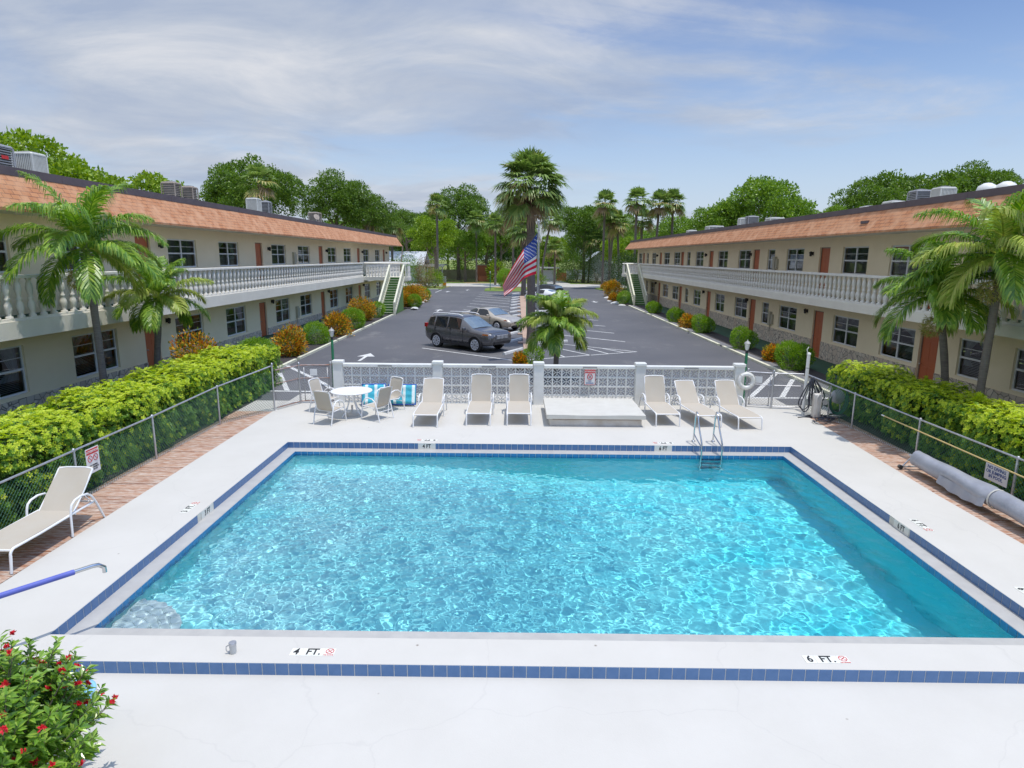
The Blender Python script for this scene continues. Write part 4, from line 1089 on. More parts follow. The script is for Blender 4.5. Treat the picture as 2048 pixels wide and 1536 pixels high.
# ------------------------------------------------------------------ pool ladder, hand rail, mug
t = thing('pool_ladder', 'stainless steel pool ladder with two hooped rails at the far edge', 'ladder', (4.82, 15.4, 0))
for s in (-1, 1):
    x = s*.25; m = MB(); m.tube([(x, .26, 0), (x, .24, .25), (x, .2, .62), (x, .17, .74), (x, .12, .8), (x, .05, .79), (x, -.02, .7), (x, -.2, .42), (x, -.38, .24), (x, -.46, .14), (x, -.48, 0), (x, -.48, -1.2)], .021, 10)
    m.tube([(x, .25, .2), (x, -.1, .12), (x, -.47, .06)], .017, 8); m.lathe([(.05, 0), (.05, .02), (.022, .03)], (x, .26, 0), 12); ob('rail', m, M_CHROME, t)
for z in (-.38, -.68, -.98): m = MB(); m.box(-.25, .25, -.53, -.44, z, z + .025); ob('tread', m, M_CHROME, t)
t = thing('entry_handrail', 'blue sleeved handrail over the near left pool corner', 'handrail', (-6.6, 6.0, 0))
A = Vector((-6.89, 5.27, .77)); Bq = Vector((-5.27, 7.27, .77)); dr = (Bq - A).normalized()
P = [A + dr*.0, Bq]; M_SLEEVE = simple('blue_rail_sleeve', (.085, .11, .42), (.12, .15, .5), 5, .6)
m = MB(); m.tube([A, Bq - dr*.2], .034, 10); ob('sleeve', m, M_SLEEVE, t, True)
m = MB(); E_ = Bq + dr*.12; m.tube([Bq - dr*.22, Bq, Bq + dr*.06 + Vector((0, 0, -.01)), E_ + Vector((0, 0, -.06)), E_ + dr*.0 + Vector((0, 0, -.13))], .027, 10); ob('end_bend', m, M_CHROME, t, True)
m = MB(); m.tube([A, A - dr*.15 + Vector((0, 0, -.05)), A - dr*.2 + Vector((0, 0, -.77))], .024, 10); ob('stanchion', m, M_CHROME, t, True)
t = thing('mug', 'pale grey travel mug standing on the near white coping', 'mug', (-3.3, 6.66, 0), R(200))
ob('cup', MB().lathe([(.034, 0), (.036, .01), (.042, .13), (.042, .135), (.038, .135), (.034, .02), (0, .02)], n=20), simple('brushed_grey_cup', (.55, .56, .55), rough=.35), t)
ob('rim_band', MB().lathe([(.0425, .112), (.0435, .138), (.040, .142)], n=20), M_GALV, t); ob('lid', MB().lathe([(0, .118), (.037, .118), (.037, .128)], n=16), M_BLACK, t)
ob('handle', MB().tube([(.04, 0, .11), (.07, 0, .1), (.075, 0, .06), (.065, 0, .035), (.04, 0, .03)], .006, 6), M_GALV, t)

# ------------------------------------------------------------------ depth markers
M_MARK = simple('marker_tile_white', (.77, .77, .70), (.72, .72, .66), 6, .3)
def no_dive(mb, cx, cy, r):
    P = [(cx + r*math.cos(2*PI*k/8 + PI/8), cy + r*math.sin(2*PI*k/8 + PI/8), .0) for k in range(8)]
    for i in range(8):
        a, b = P[i], P[(i+1) % 8]; ia = (cx + (a[0]-cx)*.82, cy + (a[1]-cy)*.82, 0); ib = (cx + (b[0]-cx)*.82, cy + (b[1]-cy)*.82, 0)
        mb.add([a, b, ib, ia], [(0, 1, 2, 3)])
    d = r*.62
    for s in (1, -1):
        mb.add([(cx - d - .006, cy + s*d, 0), (cx - d + .006, cy + s*(d + .0), 0), (cx + d + .006, cy - s*d, 0), (cx + d - .006, cy - s*d, 0)], [(0, 1, 2, 3)])
def marker(M, num, label, symbol=True, wallm=False):
    t = thing('depth_marker', label, 'depth marker', M.translation, 0, 'pool depth markers'); Mi = Matrix.Translation(-Vector(M.translation)) @ M
    h = .148 if wallm else .14
    tiles = [(-.225, -.08), (-.075, .07), ] if wallm else [(-.3, -.155), (-.15, -.005), (0, .145)]
    p = MB()
    wds = [(-.22, -.075), (-.072, .073), (.076, .22)] if wallm else [(-.25, -.122), (-.118, .01), (.014, .142), (.146, .27)]
    for a, b in wds: p.box(a, b, -h/2, h/2, -.004, .002)
    p.xf(Mi); ob('plate', p, M_MARK, t)
    fs = .165 if wallm else .165
    Z = Matrix.Translation((0, 0, .003))
    if wallm: put('lettering', text_me(num + ' FT', .14, M_INK, sx=.8), t, Mi @ Z @ Matrix.Translation((0, 0, 0)))
    else:
        put('lettering', text_me(num, .16, M_INK, sx=.85), t, Mi @ Z @ Matrix.Translation((-.185, 0, 0)))
        put('lettering', text_me('FT.', .16, M_INK, sx=.85), t, Mi @ Z @ Matrix.Translation((.02, 0, 0)))
    if symbol:
        r = MB(); no_dive(r, .208, .018, .052); r.xf(Mi @ Matrix.Translation((0, 0, .0035))); ob('no_diving_symbol', r, M_RED, t)
        put('lettering', text_me('NO DIVING', .022, M_RED), t, Mi @ Matrix.Translation((.208, -.055, .003)))
flat = lambda x, y, a: Matrix.Translation((x, y, .003)) @ Matrix.Rotation(a, 4, 'Z')
marker(flat(-2.38, 6.69, 0), '4', 'upright 4 FT. marker with red no diving sign on the near coping')
marker(flat(3.66, 6.66, 0), '6', 'upright 6 FT. marker with red no diving sign on the near coping')
marker(flat(-2.24, 15.52, PI), '4', 'upside down 4 FT. marker on the far deck edge')
marker(flat(3.76, 15.47, PI), '6', 'upside down 6 FT. marker on the far deck edge behind the tile row')
marker(flat(-6.02, 11.0, PI/2), '3', 'sideways 3 FT. marker on the left deck edge')
marker(flat(7.2, 10.55, -PI/2), '6', 'sideways 6 FT. marker on the right deck edge')
marker(flat(7.25, 8.15, -PI/2), '6', 'worn red depth and no diving marker at the right photo edge')
vert = lambda o, x: frame(o, x, (0, 0, 1))
marker(vert((-2.22, PY1 - .009, -.077), (1, 0, 0)), '4', '4 FT tile set upright in the far blue tile row', False, True)
marker(vert((3.71, PY1 - .009, -.077), (1, 0, 0)), '6', '6 FT tile set upright in the far blue tile row', False, True)
marker(vert((PX0 + .009, 11.02, -.077), (0, 1, 0)), '3', '3 FT tile set upright in the left blue tile row', False, True)
marker(vert((PX1 - .009, 10.6, -.077), (0, -1, 0)), '6', '6 FT. tile set upright in the right blue tile row', False, True)

# ------------------------------------------------------------------ chain link fences and gates
def wires(mb, p0, p1, z0, z1, pitch=.062, r=.0034, mi=0):
    """diamond mesh made of crossing wires between two points (z0,z1 may vary along the run)"""
    p0, p1 = Vector(p0), Vector(p1); Ln = (p1 - p0).length; d_ = (p1 - p0)/Ln; nrm = Vector((-d_.y, d_.x, 0))*.004
    h = z1 - z0; n = int((Ln + h)/(pitch*1.414))
    for sg in (-1, 1):
        for k in range(n + 1):
            s0 = k*pitch*1.414 - (h if sg > 0 else 0)
            a = s0; b = s0 + sg*h
            if sg < 0: a = s0; b = s0 - h
            # a at bottom, b at top; clip to the run
            ts = []
            za, zb = z0, z1
            def clip(a, b, za, zb, lo, hi):
                if a > b: a, b, za, zb = b, a, zb, za
                if b < lo or a > hi: return None
                if a < lo: za += (zb - za)*(lo - a)/(b - a); a = lo
                if b > hi: zb = za + (zb - za)*(hi - a)/(b - a); b = hi
                return a, b, za, zb
            c = clip(a, b, za, zb, 0, Ln)
            if not c or c[1] - c[0] < .01: continue
            a, b, za, zb = c
            A, Bv = p0 + d_*a + nrm*sg, p0 + d_*b + nrm*sg
            mb.tube([(A.x, A.y, za), (Bv.x, Bv.y, zb)], r, 3, mi, False, caps=False)
def fence(name, label, pts, hs, post_at, mesh_mat, rail_mat=M_GALV, top=True):
    t = thing(name, label, 'fence', (pts[0][0], pts[0][1], 0))
    m = MB()
    for (a, b), (ha, hb) in zip(zip(pts[:-1], pts[1:]), zip(hs[:-1], hs[1:])):
        wires(m, (*a, 0), (*b, 0), .03, (ha + hb)/2 - .01)
    ob('chain_link', m, mesh_mat, t, True)
    r = MB(); r.tube([(x, y, h) for (x, y), h in zip(pts, hs)], .021, 8); ob('top_rail', r, rail_mat, t, True)
    k = MB()
    for (a, b) in zip(pts[:-1], pts[1:]):       # twisted wire ends along the bottom
        A, Bv = Vector((*a, 0)), Vector((*b, 0)); N = int((Bv - A).length/.07)
        for i in range(N):
            q = A.lerp(Bv, (i + .5)/N); k.tube([(q.x, q.y, .0), (q.x + .012, q.y + .01, .045)], .007, 4, caps=False)
    ob('wire_ends', k, M_FRAME, t, True)
    for (x, y, h) in post_at:
        p = MB(); p.tube([(x, y, -.05), (x, y, h)], .026, 8); p.lathe([(.032, h - .03), (.034, h + .01), (.02, h + .035), (0, h + .04)], (x, y, 0), 8); ob('post', p, M_GALV, t, True)
    return t
fl_ = fence('chain_link_fence', 'green chain link fence with steel rail between left boardwalk and hedge', [(-8.3, 5.2), (-8.25, 13.8), (-8.2, 16.9), (-7.3, 18.52)], [.97, .99, 1.05, 1.36], [(-8.29, 8.3, .99), (-8.27, 11.3, .99), (-8.24, 13.85, 1.0), (-8.18, 16.9, 1.06), (-7.27, 18.52, 1.42)], M_VINYL)
fr_ = fence('chain_link_fence', 'green chain link fence with steel rail beside the right boardwalk', [(9.7, 6), (9.5, 14.4), (9.35, 17.2), (8.98, 19.22)], [.9, .93, .98, 1.12], [(9.68, 8.6, .91), (9.58, 11.6, .92), (9.5, 14.45, .94), (9.35, 17.08, .99), (8.95, 19.25, 1.14)], M_VINYL)
def gate(name, label, pts, h, posts_, leaf, sign_x, hinge=None):
    t = thing(name, label, 'gate', (pts[0][0], pts[0][1], 0))
    m = MB()
    for a, b in zip(pts[:-1], pts[1:]): wires(m, (*a, 0), (*b, 0), .06, h - .02)
    ob('chain_link', m, M_WIRE, t, True)
    f = MB()
    for a, b in zip(pts[:-1], pts[1:]):
        f.tube([(*a, h), (*b, h)], .019, 8); f.tube([(*a, h*.66), (*b, h*.66)], .014, 6); f.tube([(*a, .07), (*b, .07)], .016, 6)
    f2 = MB(); (a, b) = leaf; f2.tube([(*a, .09), (*a, h - .04), (*b, h - .04), (*b, .09)], .017, 8, closed=True); ob('gate_leaf', f2, M_GALV, t, True)
    ob('rails', f, M_RUST if pts[0][0] < 0 else M_GALV, t, True)
    for x, y in posts_:
        p = MB(); p.tube([(x, y, -.02), (x, y, h + .06)], .03, 10); p.lathe([(.036, h + .04), (.038, h + .08), (0, h + .11)], (x, y, 0), 8); ob('post', p, M_GALV, t, True)
    q = Vector((*leaf[0], 0)).lerp(Vector((*leaf[1], 0)), sign_x); d_ = (Vector((*leaf[1], 0)) - Vector((*leaf[0], 0))).normalized()
    s_ = MB(); a = q - d_*.11; b = q + d_*.11; s_.add([(a.x, a.y - .03, h - .33), (b.x, b.y - .03, h - .33), (b.x, b.y - .03, h - .12), (a.x, a.y - .03, h - .12)], [(0, 1, 2, 3)]); ob('small_plate', s_, M_SIGN, t, True)
    return t
gate('chain_link_gate', 'steel chain link gate left of the block wall with rusty top rail', [(-7.22, 18.62), (-6.81, 19.5), (-6.72, 19.56), (-5.8, 19.66)], 1.22, [(-6.81, 19.5), (-5.86, 19.66)], [(-6.68, 19.57), (-5.96, 19.65)], .42)
gate('chain_link_gate', 'steel chain link gate right of the block wall near the hoses', [(7.24, 19.66), (8.0, 19.4), (8.08, 19.38), (8.9, 19.28)], 1.12, [(7.32, 19.64), (8.02, 19.39)], [(7.4, 19.61), (7.94, 19.43)], .38)

t = thing('attention_sign', 'white and red attention sign with two round symbols on the left fence', 'sign', (-8.19, 11.68, .93))
Mi = frame((0, 0, 0), (0, 1, 0), (0, 0, 1))
m = MB(); m.box(-.19, .19, -.50, 0, -.003, .003); m.xf(Mi); ob('board', m, M_SIGN, t)
m = MB(); m.box(-.17, .17, -.12, -.02, .0032, .006); m.xf(Mi); ob('red_band', m, M_RED, t)
m = MB()
for cx_ in (-.08, .08):
    P = [(cx_ + .062*math.cos(2*PI*k/16), -.205 + .062*math.sin(2*PI*k/16), .005) for k in range(16)]; m.tube(P, .007, 5, closed=True); m.tube([(cx_ - .045, -.16, .006), (cx_ + .045, -.25, .006)], .006, 5)
m.xf(Mi); ob('round_symbol', m, M_RED, t)
put('lettering', text_me('ATTENTION', .06, M_SIGN), t, Mi @ Matrix.Translation((0, -.07, .007)))
put('lettering', text_me('NO DIVING\nNO RUNNING\nNO GLASS', .045, M_INK), t, Mi @ Matrix.Translation((0, -.39, .005)))
t = thing('pool_rule_sign', 'white NO DIVING OR JUMPING IN POOL sign hanging on the right fence', 'sign', (9.53, 12.0, .64))
Mi = frame((0, 0, 0), (0, -1, 0), (0, 0, 1))
m = MB(); m.box(-.3, .3, -.36, 0, -.004, .004); m.xf(Mi); ob('board', m, M_SIGN, t)
put('lettering', text_me('NO DIVING\nOR JUMPING\nIN POOL', .093, M_BLUEINK), t, Mi @ Matrix.Translation((0, -.18, .006)))
t = thing('telescopic_pole', 'long yellow pool pole hung level along the right fence', 'pole', (9.42, 12, .67))
m = MB(); m.tube([(0.0, -5.4, -.02), (-.02, 3.7, .03)], .017, 8); ob('shaft', m, simple('yellow_pole', (.62, .47, .2), (.55, .4, .16), 3, .4), t)
ob('end_cap', MB().tube([(-.02, 3.7, .03), (-.021, 3.82, .03)], .021, 8), M_SIGN, t)

# ------------------------------------------------------------------ rolled pool cover on its reel
t = thing('pool_cover_reel', 'long roll of grey pool cover on a low reel along the right boardwalk', 'pool cover', (8.85, 10, 0))
def ccx(y): return 8.86 + .008*(y - 10)
vs = []; n = 28; ysr = np.linspace(5.2, 13.45, 60)
for y in ysr:
    for k in range(n):
        q = 2*PI*k/n; r = .18 + .010*math.sin(3*q + y*2.1) + .01*math.sin(y*5 + 2*q) - .02*math.exp(-((y - 11.05)/.08)**2) + .016*math.exp(-((y - 9.6)/.5)**2)*math.sin(q + 4)
        if y > 13.3: r *= .93
        vs.append((ccx(y) + r*math.cos(q), y, .30 + r*math.sin(q)))
m = MB(); m.add(vs, [(i*n+k, (i+1)*n+k, (i+1)*n+(k+1) % n, i*n+(k+1) % n) for i in range(59) for k in range(n)], 0, True); m.add(vs[-n:], [tuple(range(n))])
fl2 = []
for i in range(30):
    y = 11.1 + i*.045; dz = -.22 - .10*math.sin(PI*i/29)**.6; fl2 += [(ccx(y) - .178, y, .29), (ccx(y) - .215 - .02*math.sin(i*.7), y, .27 + dz*.6)]
m.add(fl2, [(2*i, 2*i+1, 2*i+3, 2*i+2) for i in range(29)], 0, True)
ob('rolled_cover', m, M_TARP, t, True)
m = MB()
for y in (11.05, 8.2): m.tube([(ccx(y) + .182*math.cos(2*PI*k/16), y, .30 + .182*math.sin(2*PI*k/16)) for k in range(16)], .014, 6, closed=True)
ob('strap', m, M_SPA, t, True)
m = MB(); y = 13.6; m.tube([(ccx(y), 13.4, .30), (ccx(y), 13.72, .30)], .03, 8); m.tube([(ccx(y), 13.62, .30), (ccx(y) - .2, 13.62, .06)], .018, 8); m.tube([(ccx(y), 13.62, .30), (ccx(y) + .2, 13.62, .06)], .018, 8); m.tube([(ccx(y) - .28, 13.62, .06), (ccx(y) + .28, 13.62, .06)], .02, 8); ob('reel_stand', m, M_GALV, t, True)
for s in (-1, 1): m = MB(); m.tube([(ccx(y) + s*.24, 13.58, .05), (ccx(y) + s*.24, 13.66, .05)], .045, 12); ob('castor', m, M_BLACK, t, True)

# ------------------------------------------------------------------ life ring, hose post, hose reel
t = thing('life_ring', 'white life ring with rope hung at the right end of the block wall', 'life ring', (7.2, 19.46, .86))
m = MB(); N = 32; m.tube([(.215*math.cos(2*PI*k/N), 0, .215*math.sin(2*PI*k/N)) for k in range(N)], .068, 12, closed=True); ob('ring', m, M_PVC, t)
m = MB(); m.tube([((.29 + .012*math.sin(k*PI/2))*math.cos(2*PI*k/24), -.02, (.29 + .012*math.sin(k*PI/2))*math.sin(2*PI*k/24)) for k in range(24)], .007, 5, closed=True)
for q in (45, 135, 225, 315): c, s_ = math.cos(R(q)), math.sin(R(q)); m.tube([(.215*c + .072*math.cos(2*PI*k/10)*c, .072*math.sin(2*PI*k/10), .215*s_ + .072*math.cos(2*PI*k/10)*s_) for k in range(10)], .008, 4, closed=True)
ob('rope', m, M_SPA, t)
t = thing('white_standpipe', 'tall white plastic pipe post with hoses draped on it', 'post', (8.68, 18.62, 0))
ob('pipe', MB().tube([(0, 0, 0), (0, 0, 1.86)], .048, 12), M_PVC, t); ob('cap', MB().lathe([(.054, 1.82), (.056, 1.88), (0, 1.9)], n=12), M_PVC, t); ob('hook', MB().tube([(-.05, -.02, 1.9), (-.08, -.03, 1.98), (-.03, -.02, 2.06)], .014, 6), M_PVC, t)
m = MB(); m.lathe([(.052, 1.42), (.052, 1.44)], n=12); ob('band', m, M_GREY, t)
t = thing('hanging_hose', 'dark pool hose hanging in long loops from the white pipe post', 'hose', (8.74, 18.5, 0))
hr = random.Random(4)
m = MB()
for k in range(7):
    x0 = .02 + k*.035; wdt = .10 + .10*hr.random(); low_ = .12 + .35*hr.random(); top_ = 1.12 + .06*hr.random(); cxk = hr.uniform(-.22, .34); yk = hr.uniform(-.14, .08)
    P = [(x0*.3, -.05, top_), (cxk*.5 - wdt*.3, yk, (top_ + low_)/2 + .25), (cxk - wdt, yk, low_ + .25), (cxk - wdt*.7, yk, low_ + .06), (cxk, yk, low_), (cxk + wdt*.7, yk, low_ + .06), (cxk + wdt, yk, low_ + .25), (cxk*.5 + wdt*.3, yk, (top_ + low_)/2 + .25), (x0*.3 + .02, -.04, top_ - .01)]
    Q = []
    for i in range(len(P) - 1):
        for j in range(4):
            t_ = j/4; p0, p1, p2, p3 = (Vector(P[max(0, i-1)]), Vector(P[i]), Vector(P[i+1]), Vector(P[min(len(P)-1, i+2)]))
            Q.append(.5*((2*p1) + (-p0 + p2)*t_ + (2*p0 - 5*p1 + 4*p2 - p3)*t_**2 + (-p0 + 3*p1 - 3*p2 + p3)*t_**3))
    Q.append(Vector(P[-1])); m.tube(Q, .017, 6)
ob('loops', m, M_HOSE, t)
t = thing('hose_pile', 'tangle of dark hose lying on deck and boards at the fence corner', 'hose', (8.95, 18.1, 0)); m = MB()
for k in range(9):
    cx_, cy_, r0 = hr.uniform(-.25, .55), hr.uniform(-.55, .35), hr.uniform(.12, .32); ph = hr.uniform(0, 6); z = .02 + .018*k*hr.random()
    m.tube([(cx_ + (r0 + .05*math.sin(3*q + ph))*math.cos(q), cy_ + .7*(r0 + .04*math.sin(2*q))*math.sin(q), z + .015*math.sin(2*q + ph)) for q in np.linspace(ph, ph + hr.uniform(3.5, 7), 22)], .015, 5)
m.tube([(-.6, .1, .016), (-.4, .18, .016), (-.2, .12, .016), (0, .15, .016)], .013, 5); ob('coils', m, M_HOSE, t)
t = thing('hose_reel', 'grey hose reel with green and black hose against the right fence', 'hose reel', (9.12, 18.0, 0))
m = MB(); m.tube([(0, 0, .0), (.02, .05, .55), (.06, .1, 1.0)], .02, 8); m.tube([(.3, -.1, .0), (.28, -.06, .55), (.2, -.02, 1.0)], .02, 8); m.tube([(.02, .05, .55), (.28, -.06, .55)], .016, 6); ob('stand', m, M_GREY, t)
m = MB(); m.lathe([(0, -.02), (.2, -.02), (.21, 0), (.2, .02), (0, .02)], n=18); m.xf(Matrix.Translation((.18, -.1, .72)) @ Matrix.Rotation(R(78), 4, 'X')); ob('drum', m, M_GREY, t)
m = MB()
for k in range(5): m.tube([(.18 + (.2 + .02*k)*math.cos(q), -.14 - .012*k, .62 + (.36 + .015*k)*math.sin(q)) for q in np.linspace(R(20 + 9*k), R(-200 + 5*k), 20)], .012, 5, mi=k % 2)
ob('hose', m, [M_HOSE, M_GREENP], t)
t = thing('pump_filter', 'weathered grey filter box among the hoses at the fence corner', 'filter', (8.9, 18.28, 0))
m = MB(); m.rbox(-.11, .11, -.1, .1, 0, .72, .03); m.tube([(-.05, -.1, .1), (-.06, -.12, .62), (.02, -.12, .78), (.1, -.08, .7)], .018, 6); m.tube([(.06, -.11, .2), (.07, -.12, .85)], .014, 6); ob('housing', m, M_SPA2, t)

# ------------------------------------------------------------------ lamp posts
def lamp_post(x, y, h, label):
    t = thing('lamp_post', label, 'lamp post', (x, y, 0), 0, 'green lantern posts')
    ob('pole', MB().tube([(0, 0, -.02), (0, 0, h - .34)], [.05, .042], 10), M_GREENP, t)
    ob('collar', MB().lathe([(.036, h - .42), (.045, h - .36), (.045, h - .3), (.03, h - .28)], n=10), M_BLACK, t)
    ob('lantern', MB().lathe([(.035, h - .28), (.06, h - .24), (.085, h - .08), (.08, h - .06)], n=8, smooth=False), M_LANT, t)
    ob('lantern_roof', MB().lathe([(.11, h - .06), (.06, h), (.02, h + .02), (.012, h + .06), (0, h + .07)], n=8), M_GREY, t)
lamp_post(-6.5, 22.15, 2.07, 'green lantern post behind the left gate')
lamp_post(7.42, 20.2, 2.0, 'green lantern post behind the life ring and right gate')
lamp_post(.75, 46.5, 2.15, 'nearest green lantern post on the median strip beside the big palm trunk')
lamp_post(1.0, 58.5, 2.2, 'farther green lantern post on the median strip behind the flag')
lamp_post(-3.7, 89.5, 2.6, 'slim lantern post on the grass island by the street entrance')

# light blue tub half hidden by the flowering shrub
t = thing('light_blue_tub', 'light blue plastic tub half hidden behind the red flowered shrub', 'tub', (-4.5, 5.65, -.15), R(20))
m = MB(); m.lathe([(.12, 0), (.17, .02), (.2, .34), (.225, .36), (.225, .375), (.19, .37), (.16, .04), (0, .03)], n=24); ob('bowl', m, simple('light_blue_plastic', (.25, .55, .8), (.3, .6, .82), 3, .3), t)
ob('handle', MB().tube([(.21, -.06, .34), (.26, -.05, .3), (.26, .05, .3), (.21, .06, .34)], .012, 6), M_PVC, t)
# ------------------------------------------------------------------ foliage tools
def unit(n, g=rng):
    v = g.normal(size=(n, 3)); return v/np.linalg.norm(v, axis=1)[:, None]
def nrmz(a): return a/np.maximum(np.linalg.norm(a, axis=1), 1e-9)[:, None]
def leaf_quads(P, D, size, asp, g=rng, fold=0.0):
    """diamond leaves: P base points, D directions, size array"""
    n = len(P); D = nrmz(D); Nn = unit(n, g); Sd = nrmz(np.cross(D, Nn)); s = np.asarray(size).reshape(-1, 1)*np.ones((n, 1))
    Nn = np.cross(Sd, D)
    mid = P + D*s*.45
    V = np.stack([P, mid + Sd*s*asp/2 + Nn*s*fold, P + D*s, mid - Sd*s*asp/2 + Nn*s*fold], 1).reshape(-1, 3)
    F = np.arange(4*n).reshape(-1, 4); return V, F
def lobes_crown(seed, R_, H_, nl, leafn, leaf, spread=.34, flat=.8, under=.25):
    """crown made of many clumps on a rough dome; returns leaf quads; the crown centre is the origin"""
    g = np.random.default_rng(seed); P = []; D = []
    L_ = []
    k = 0
    while k < nl:
        d = unit(1, g)[0]
        if d[2] < -under: continue
        rr = g.uniform(.52, .98); c = np.array([d[0]*R_*rr, d[1]*R_*rr, d[2]*H_*rr]); r = R_*spread*g.uniform(.55, 1.15)
        L_.append((c, r)); k += 1
    L_.append((np.zeros(3), R_*.55))
    for c, r in L_:
        n = int(leafn*(r/(R_*spread))**2/nl); d = unit(n, g); d[:, 2] = np.where(d[:, 2] < -.45, -d[:, 2], d[:, 2])
        q = g.uniform(.72, 1.08, size=(n, 1)); bumpy = 1 + .16*np.sin(d[:, :1]*7 + c[0]*3)*np.cos(d[:, 1:2]*6 + c[1]*2)
        P.append(c + d*q*bumpy*r*np.array([1, 1, flat])); D.append(d*.8 + unit(n, g)*.7 + np.array([0, 0, -.15]))
    P = np.concatenate(P); D = np.concatenate(D)
    return leaf_quads(P, D, g.uniform(.7, 1.3, len(P))*leaf, .62, g)
def sph_crown(seed, R_, H_, n, leaf, asp=.5, jit=.12, up=.4, core=.6, lobes=5):
    g = np.random.default_rng(seed); d = unit(n, g)
    ph = g.uniform(0, 6.28, lobes); ax = unit(lobes, g)
    bump_ = sum(np.maximum(0, d @ ax[i])**3 for i in range(lobes))
    q = (g.uniform(core, 1.0, n)**.5)*(.86 + jit*bump_ + jit*.6*g.normal(size=n)*.5)
    P = d*q[:, None]*np.array([R_, R_, H_]); D = d + unit(n, g)*.6 + np.array([0, 0, up])
    return leaf_quads(P, D, g.uniform(.7, 1.25, n)*leaf, asp, g)

def trunk_mb(h, r, seed, limbs=4, spread=2.0, lean=(0, 0)):
    q = random.Random(seed); m = MB()
    top = (lean[0], lean[1], h); m.tube([(0, 0, -.1), (lean[0]*.2, lean[1]*.2, h*.15), (lean[0]*.5 + .06*q.uniform(-1, 1)*h/4, lean[1]*.5, h*.5), top], [r*1.3, r, r*.85, r*.7], 9)
    for k in range(limbs):
        a = 2*PI*k/limbs + q.uniform(-.5, .5); z0 = h*q.uniform(.55, .95); s_ = spread*q.uniform(.6, 1)
        b = Vector((lean[0]*z0/h, lean[1]*z0/h, z0)); e = b + Vector((math.cos(a)*s_, math.sin(a)*s_, spread*q.uniform(.7, 1.2)))
        mid = b.lerp(e, .5) + Vector((0, 0, -.12*spread)) + Vector((math.cos(a), math.sin(a), 0))*.1*spread
        m.tube([b, mid, e], [r*.5, r*.36, r*.15], 6)
        e2 = mid + Vector((math.cos(a + .9)*s_*.6, math.sin(a + .9)*s_*.6, spread*.6)); m.tube([mid, e2], [r*.28, r*.08], 5)
    return m

_crowns = {}
def crown_me(kind, v_):
    if (kind, v_) not in _crowns:
        mt = {'dark': L_OAK, 'mid': L_FICUS, 'bright': L_BRIGHT}[kind]
        V, F = lobes_crown(100 + v_*7 + len(kind), 1.0, .82, {'dark': 36, 'mid': 32, 'bright': 30}[kind], {'dark': 26000, 'mid': 26000, 'bright': 22000}[kind], {'dark': .043, 'mid': .046, 'bright': .054}[kind], spread={'dark': .30, 'mid': .31, 'bright': .26}[kind])
        _crowns[(kind, v_)] = npmesh('crown', V, F, mt)
    return _crowns[(kind, v_)]
def tree(label, x, y, ztop, rad, kind, v_=0, trunk=True, zscale=None, base=None, name='broadleaf_tree', low=None, seed=0):
    """ztop is the height of the crown's top; crown radius rad"""
    t = thing(name, label, 'tree', (x, y, 0), 0, 'broadleaf trees beyond the motel')
    hz = rad*.95 if zscale is None else zscale
    zc = ztop - hz*.98
    c = link('crown', crown_me(kind, v_), t, (0, 0, zc), rnd.uniform(0, 6.28)); c.scale = (rad, rad, hz/.82*.95)
    ob('trunk', trunk_mb(max(.6, zc), max(.14, rad*.055), seed + int(x*7) % 97, 5, rad*.55), M_BARK, t)
    return t

# ------------------------------------------------------------------ sabal palms
def fan_frond(g, pet, blade, el, az, droop, nseg=20, wid=.05):
    """returns quads of one costapalmate frond; el elevation of the stalk, az heading"""
    V = []; F = []
    def q(a, b, c, d): o = len(V); V.extend([a, b, c, d]); F.append((o, o+1, o+2, o+3))
    ca, sa = math.cos(el), math.sin(el)
    dirp = np.array([ca, 0, sa]); upv = np.array([-sa, 0, ca]); side = np.array([0, 1., 0])
    P1 = dirp*pet*.6 + np.array([0, 0, -.03*pet]); P2 = dirp*pet + np.array([0, 0, -.12*pet*droop])
    w = .02*blade
    q(-side*w, side*w, P1 + side*w, P1 - side*w); q(P1 - side*w, P1 + side*w, P2 + side*w*.7, P2 - side*w*.7)
    d2 = nrmz((P2 - P1)[None])[0]; n2 = np.cross(side, d2)*-1
    if n2[2] < 0: n2 = -n2
    for k in range(nseg):
        th = (k/(nseg-1) - .5)*R(215) + g.normal()*.03
        ln_ = blade*(1 - .28*abs(th/R(125))**1.6)*g.uniform(.88, 1.08)
        dv = d2*math.cos(th) + side*math.sin(th) + n2*(.22*abs(math.sin(th)) - .0)
        dv = dv/np.linalg.norm(dv); base = P2
        m1 = base + dv*ln_*.55 + np.array([0, 0, -.05*blade*droop]); dn = np.array([0, 0, -1.])
        tip = m1 + (dv*.75 + dn*droop*g.uniform(.35, .9))*ln_*.45
        sw = np.cross(dv, n2); sw = sw/max(1e-6, np.linalg.norm(sw))*wid*blade
        q(base - sw*.25, base + sw*.25, m1 + sw + n2*.02*blade, m1 - sw); q(m1 - sw, m1 + sw, tip + sw*.12, tip - sw*.12)
    V = np.array(V); c, s_ = math.cos(az), math.sin(az); Rz = np.array([[c, -s_, 0], [s_, c, 0], [0, 0, 1]])
    return V @ Rz.T, np.array(F)
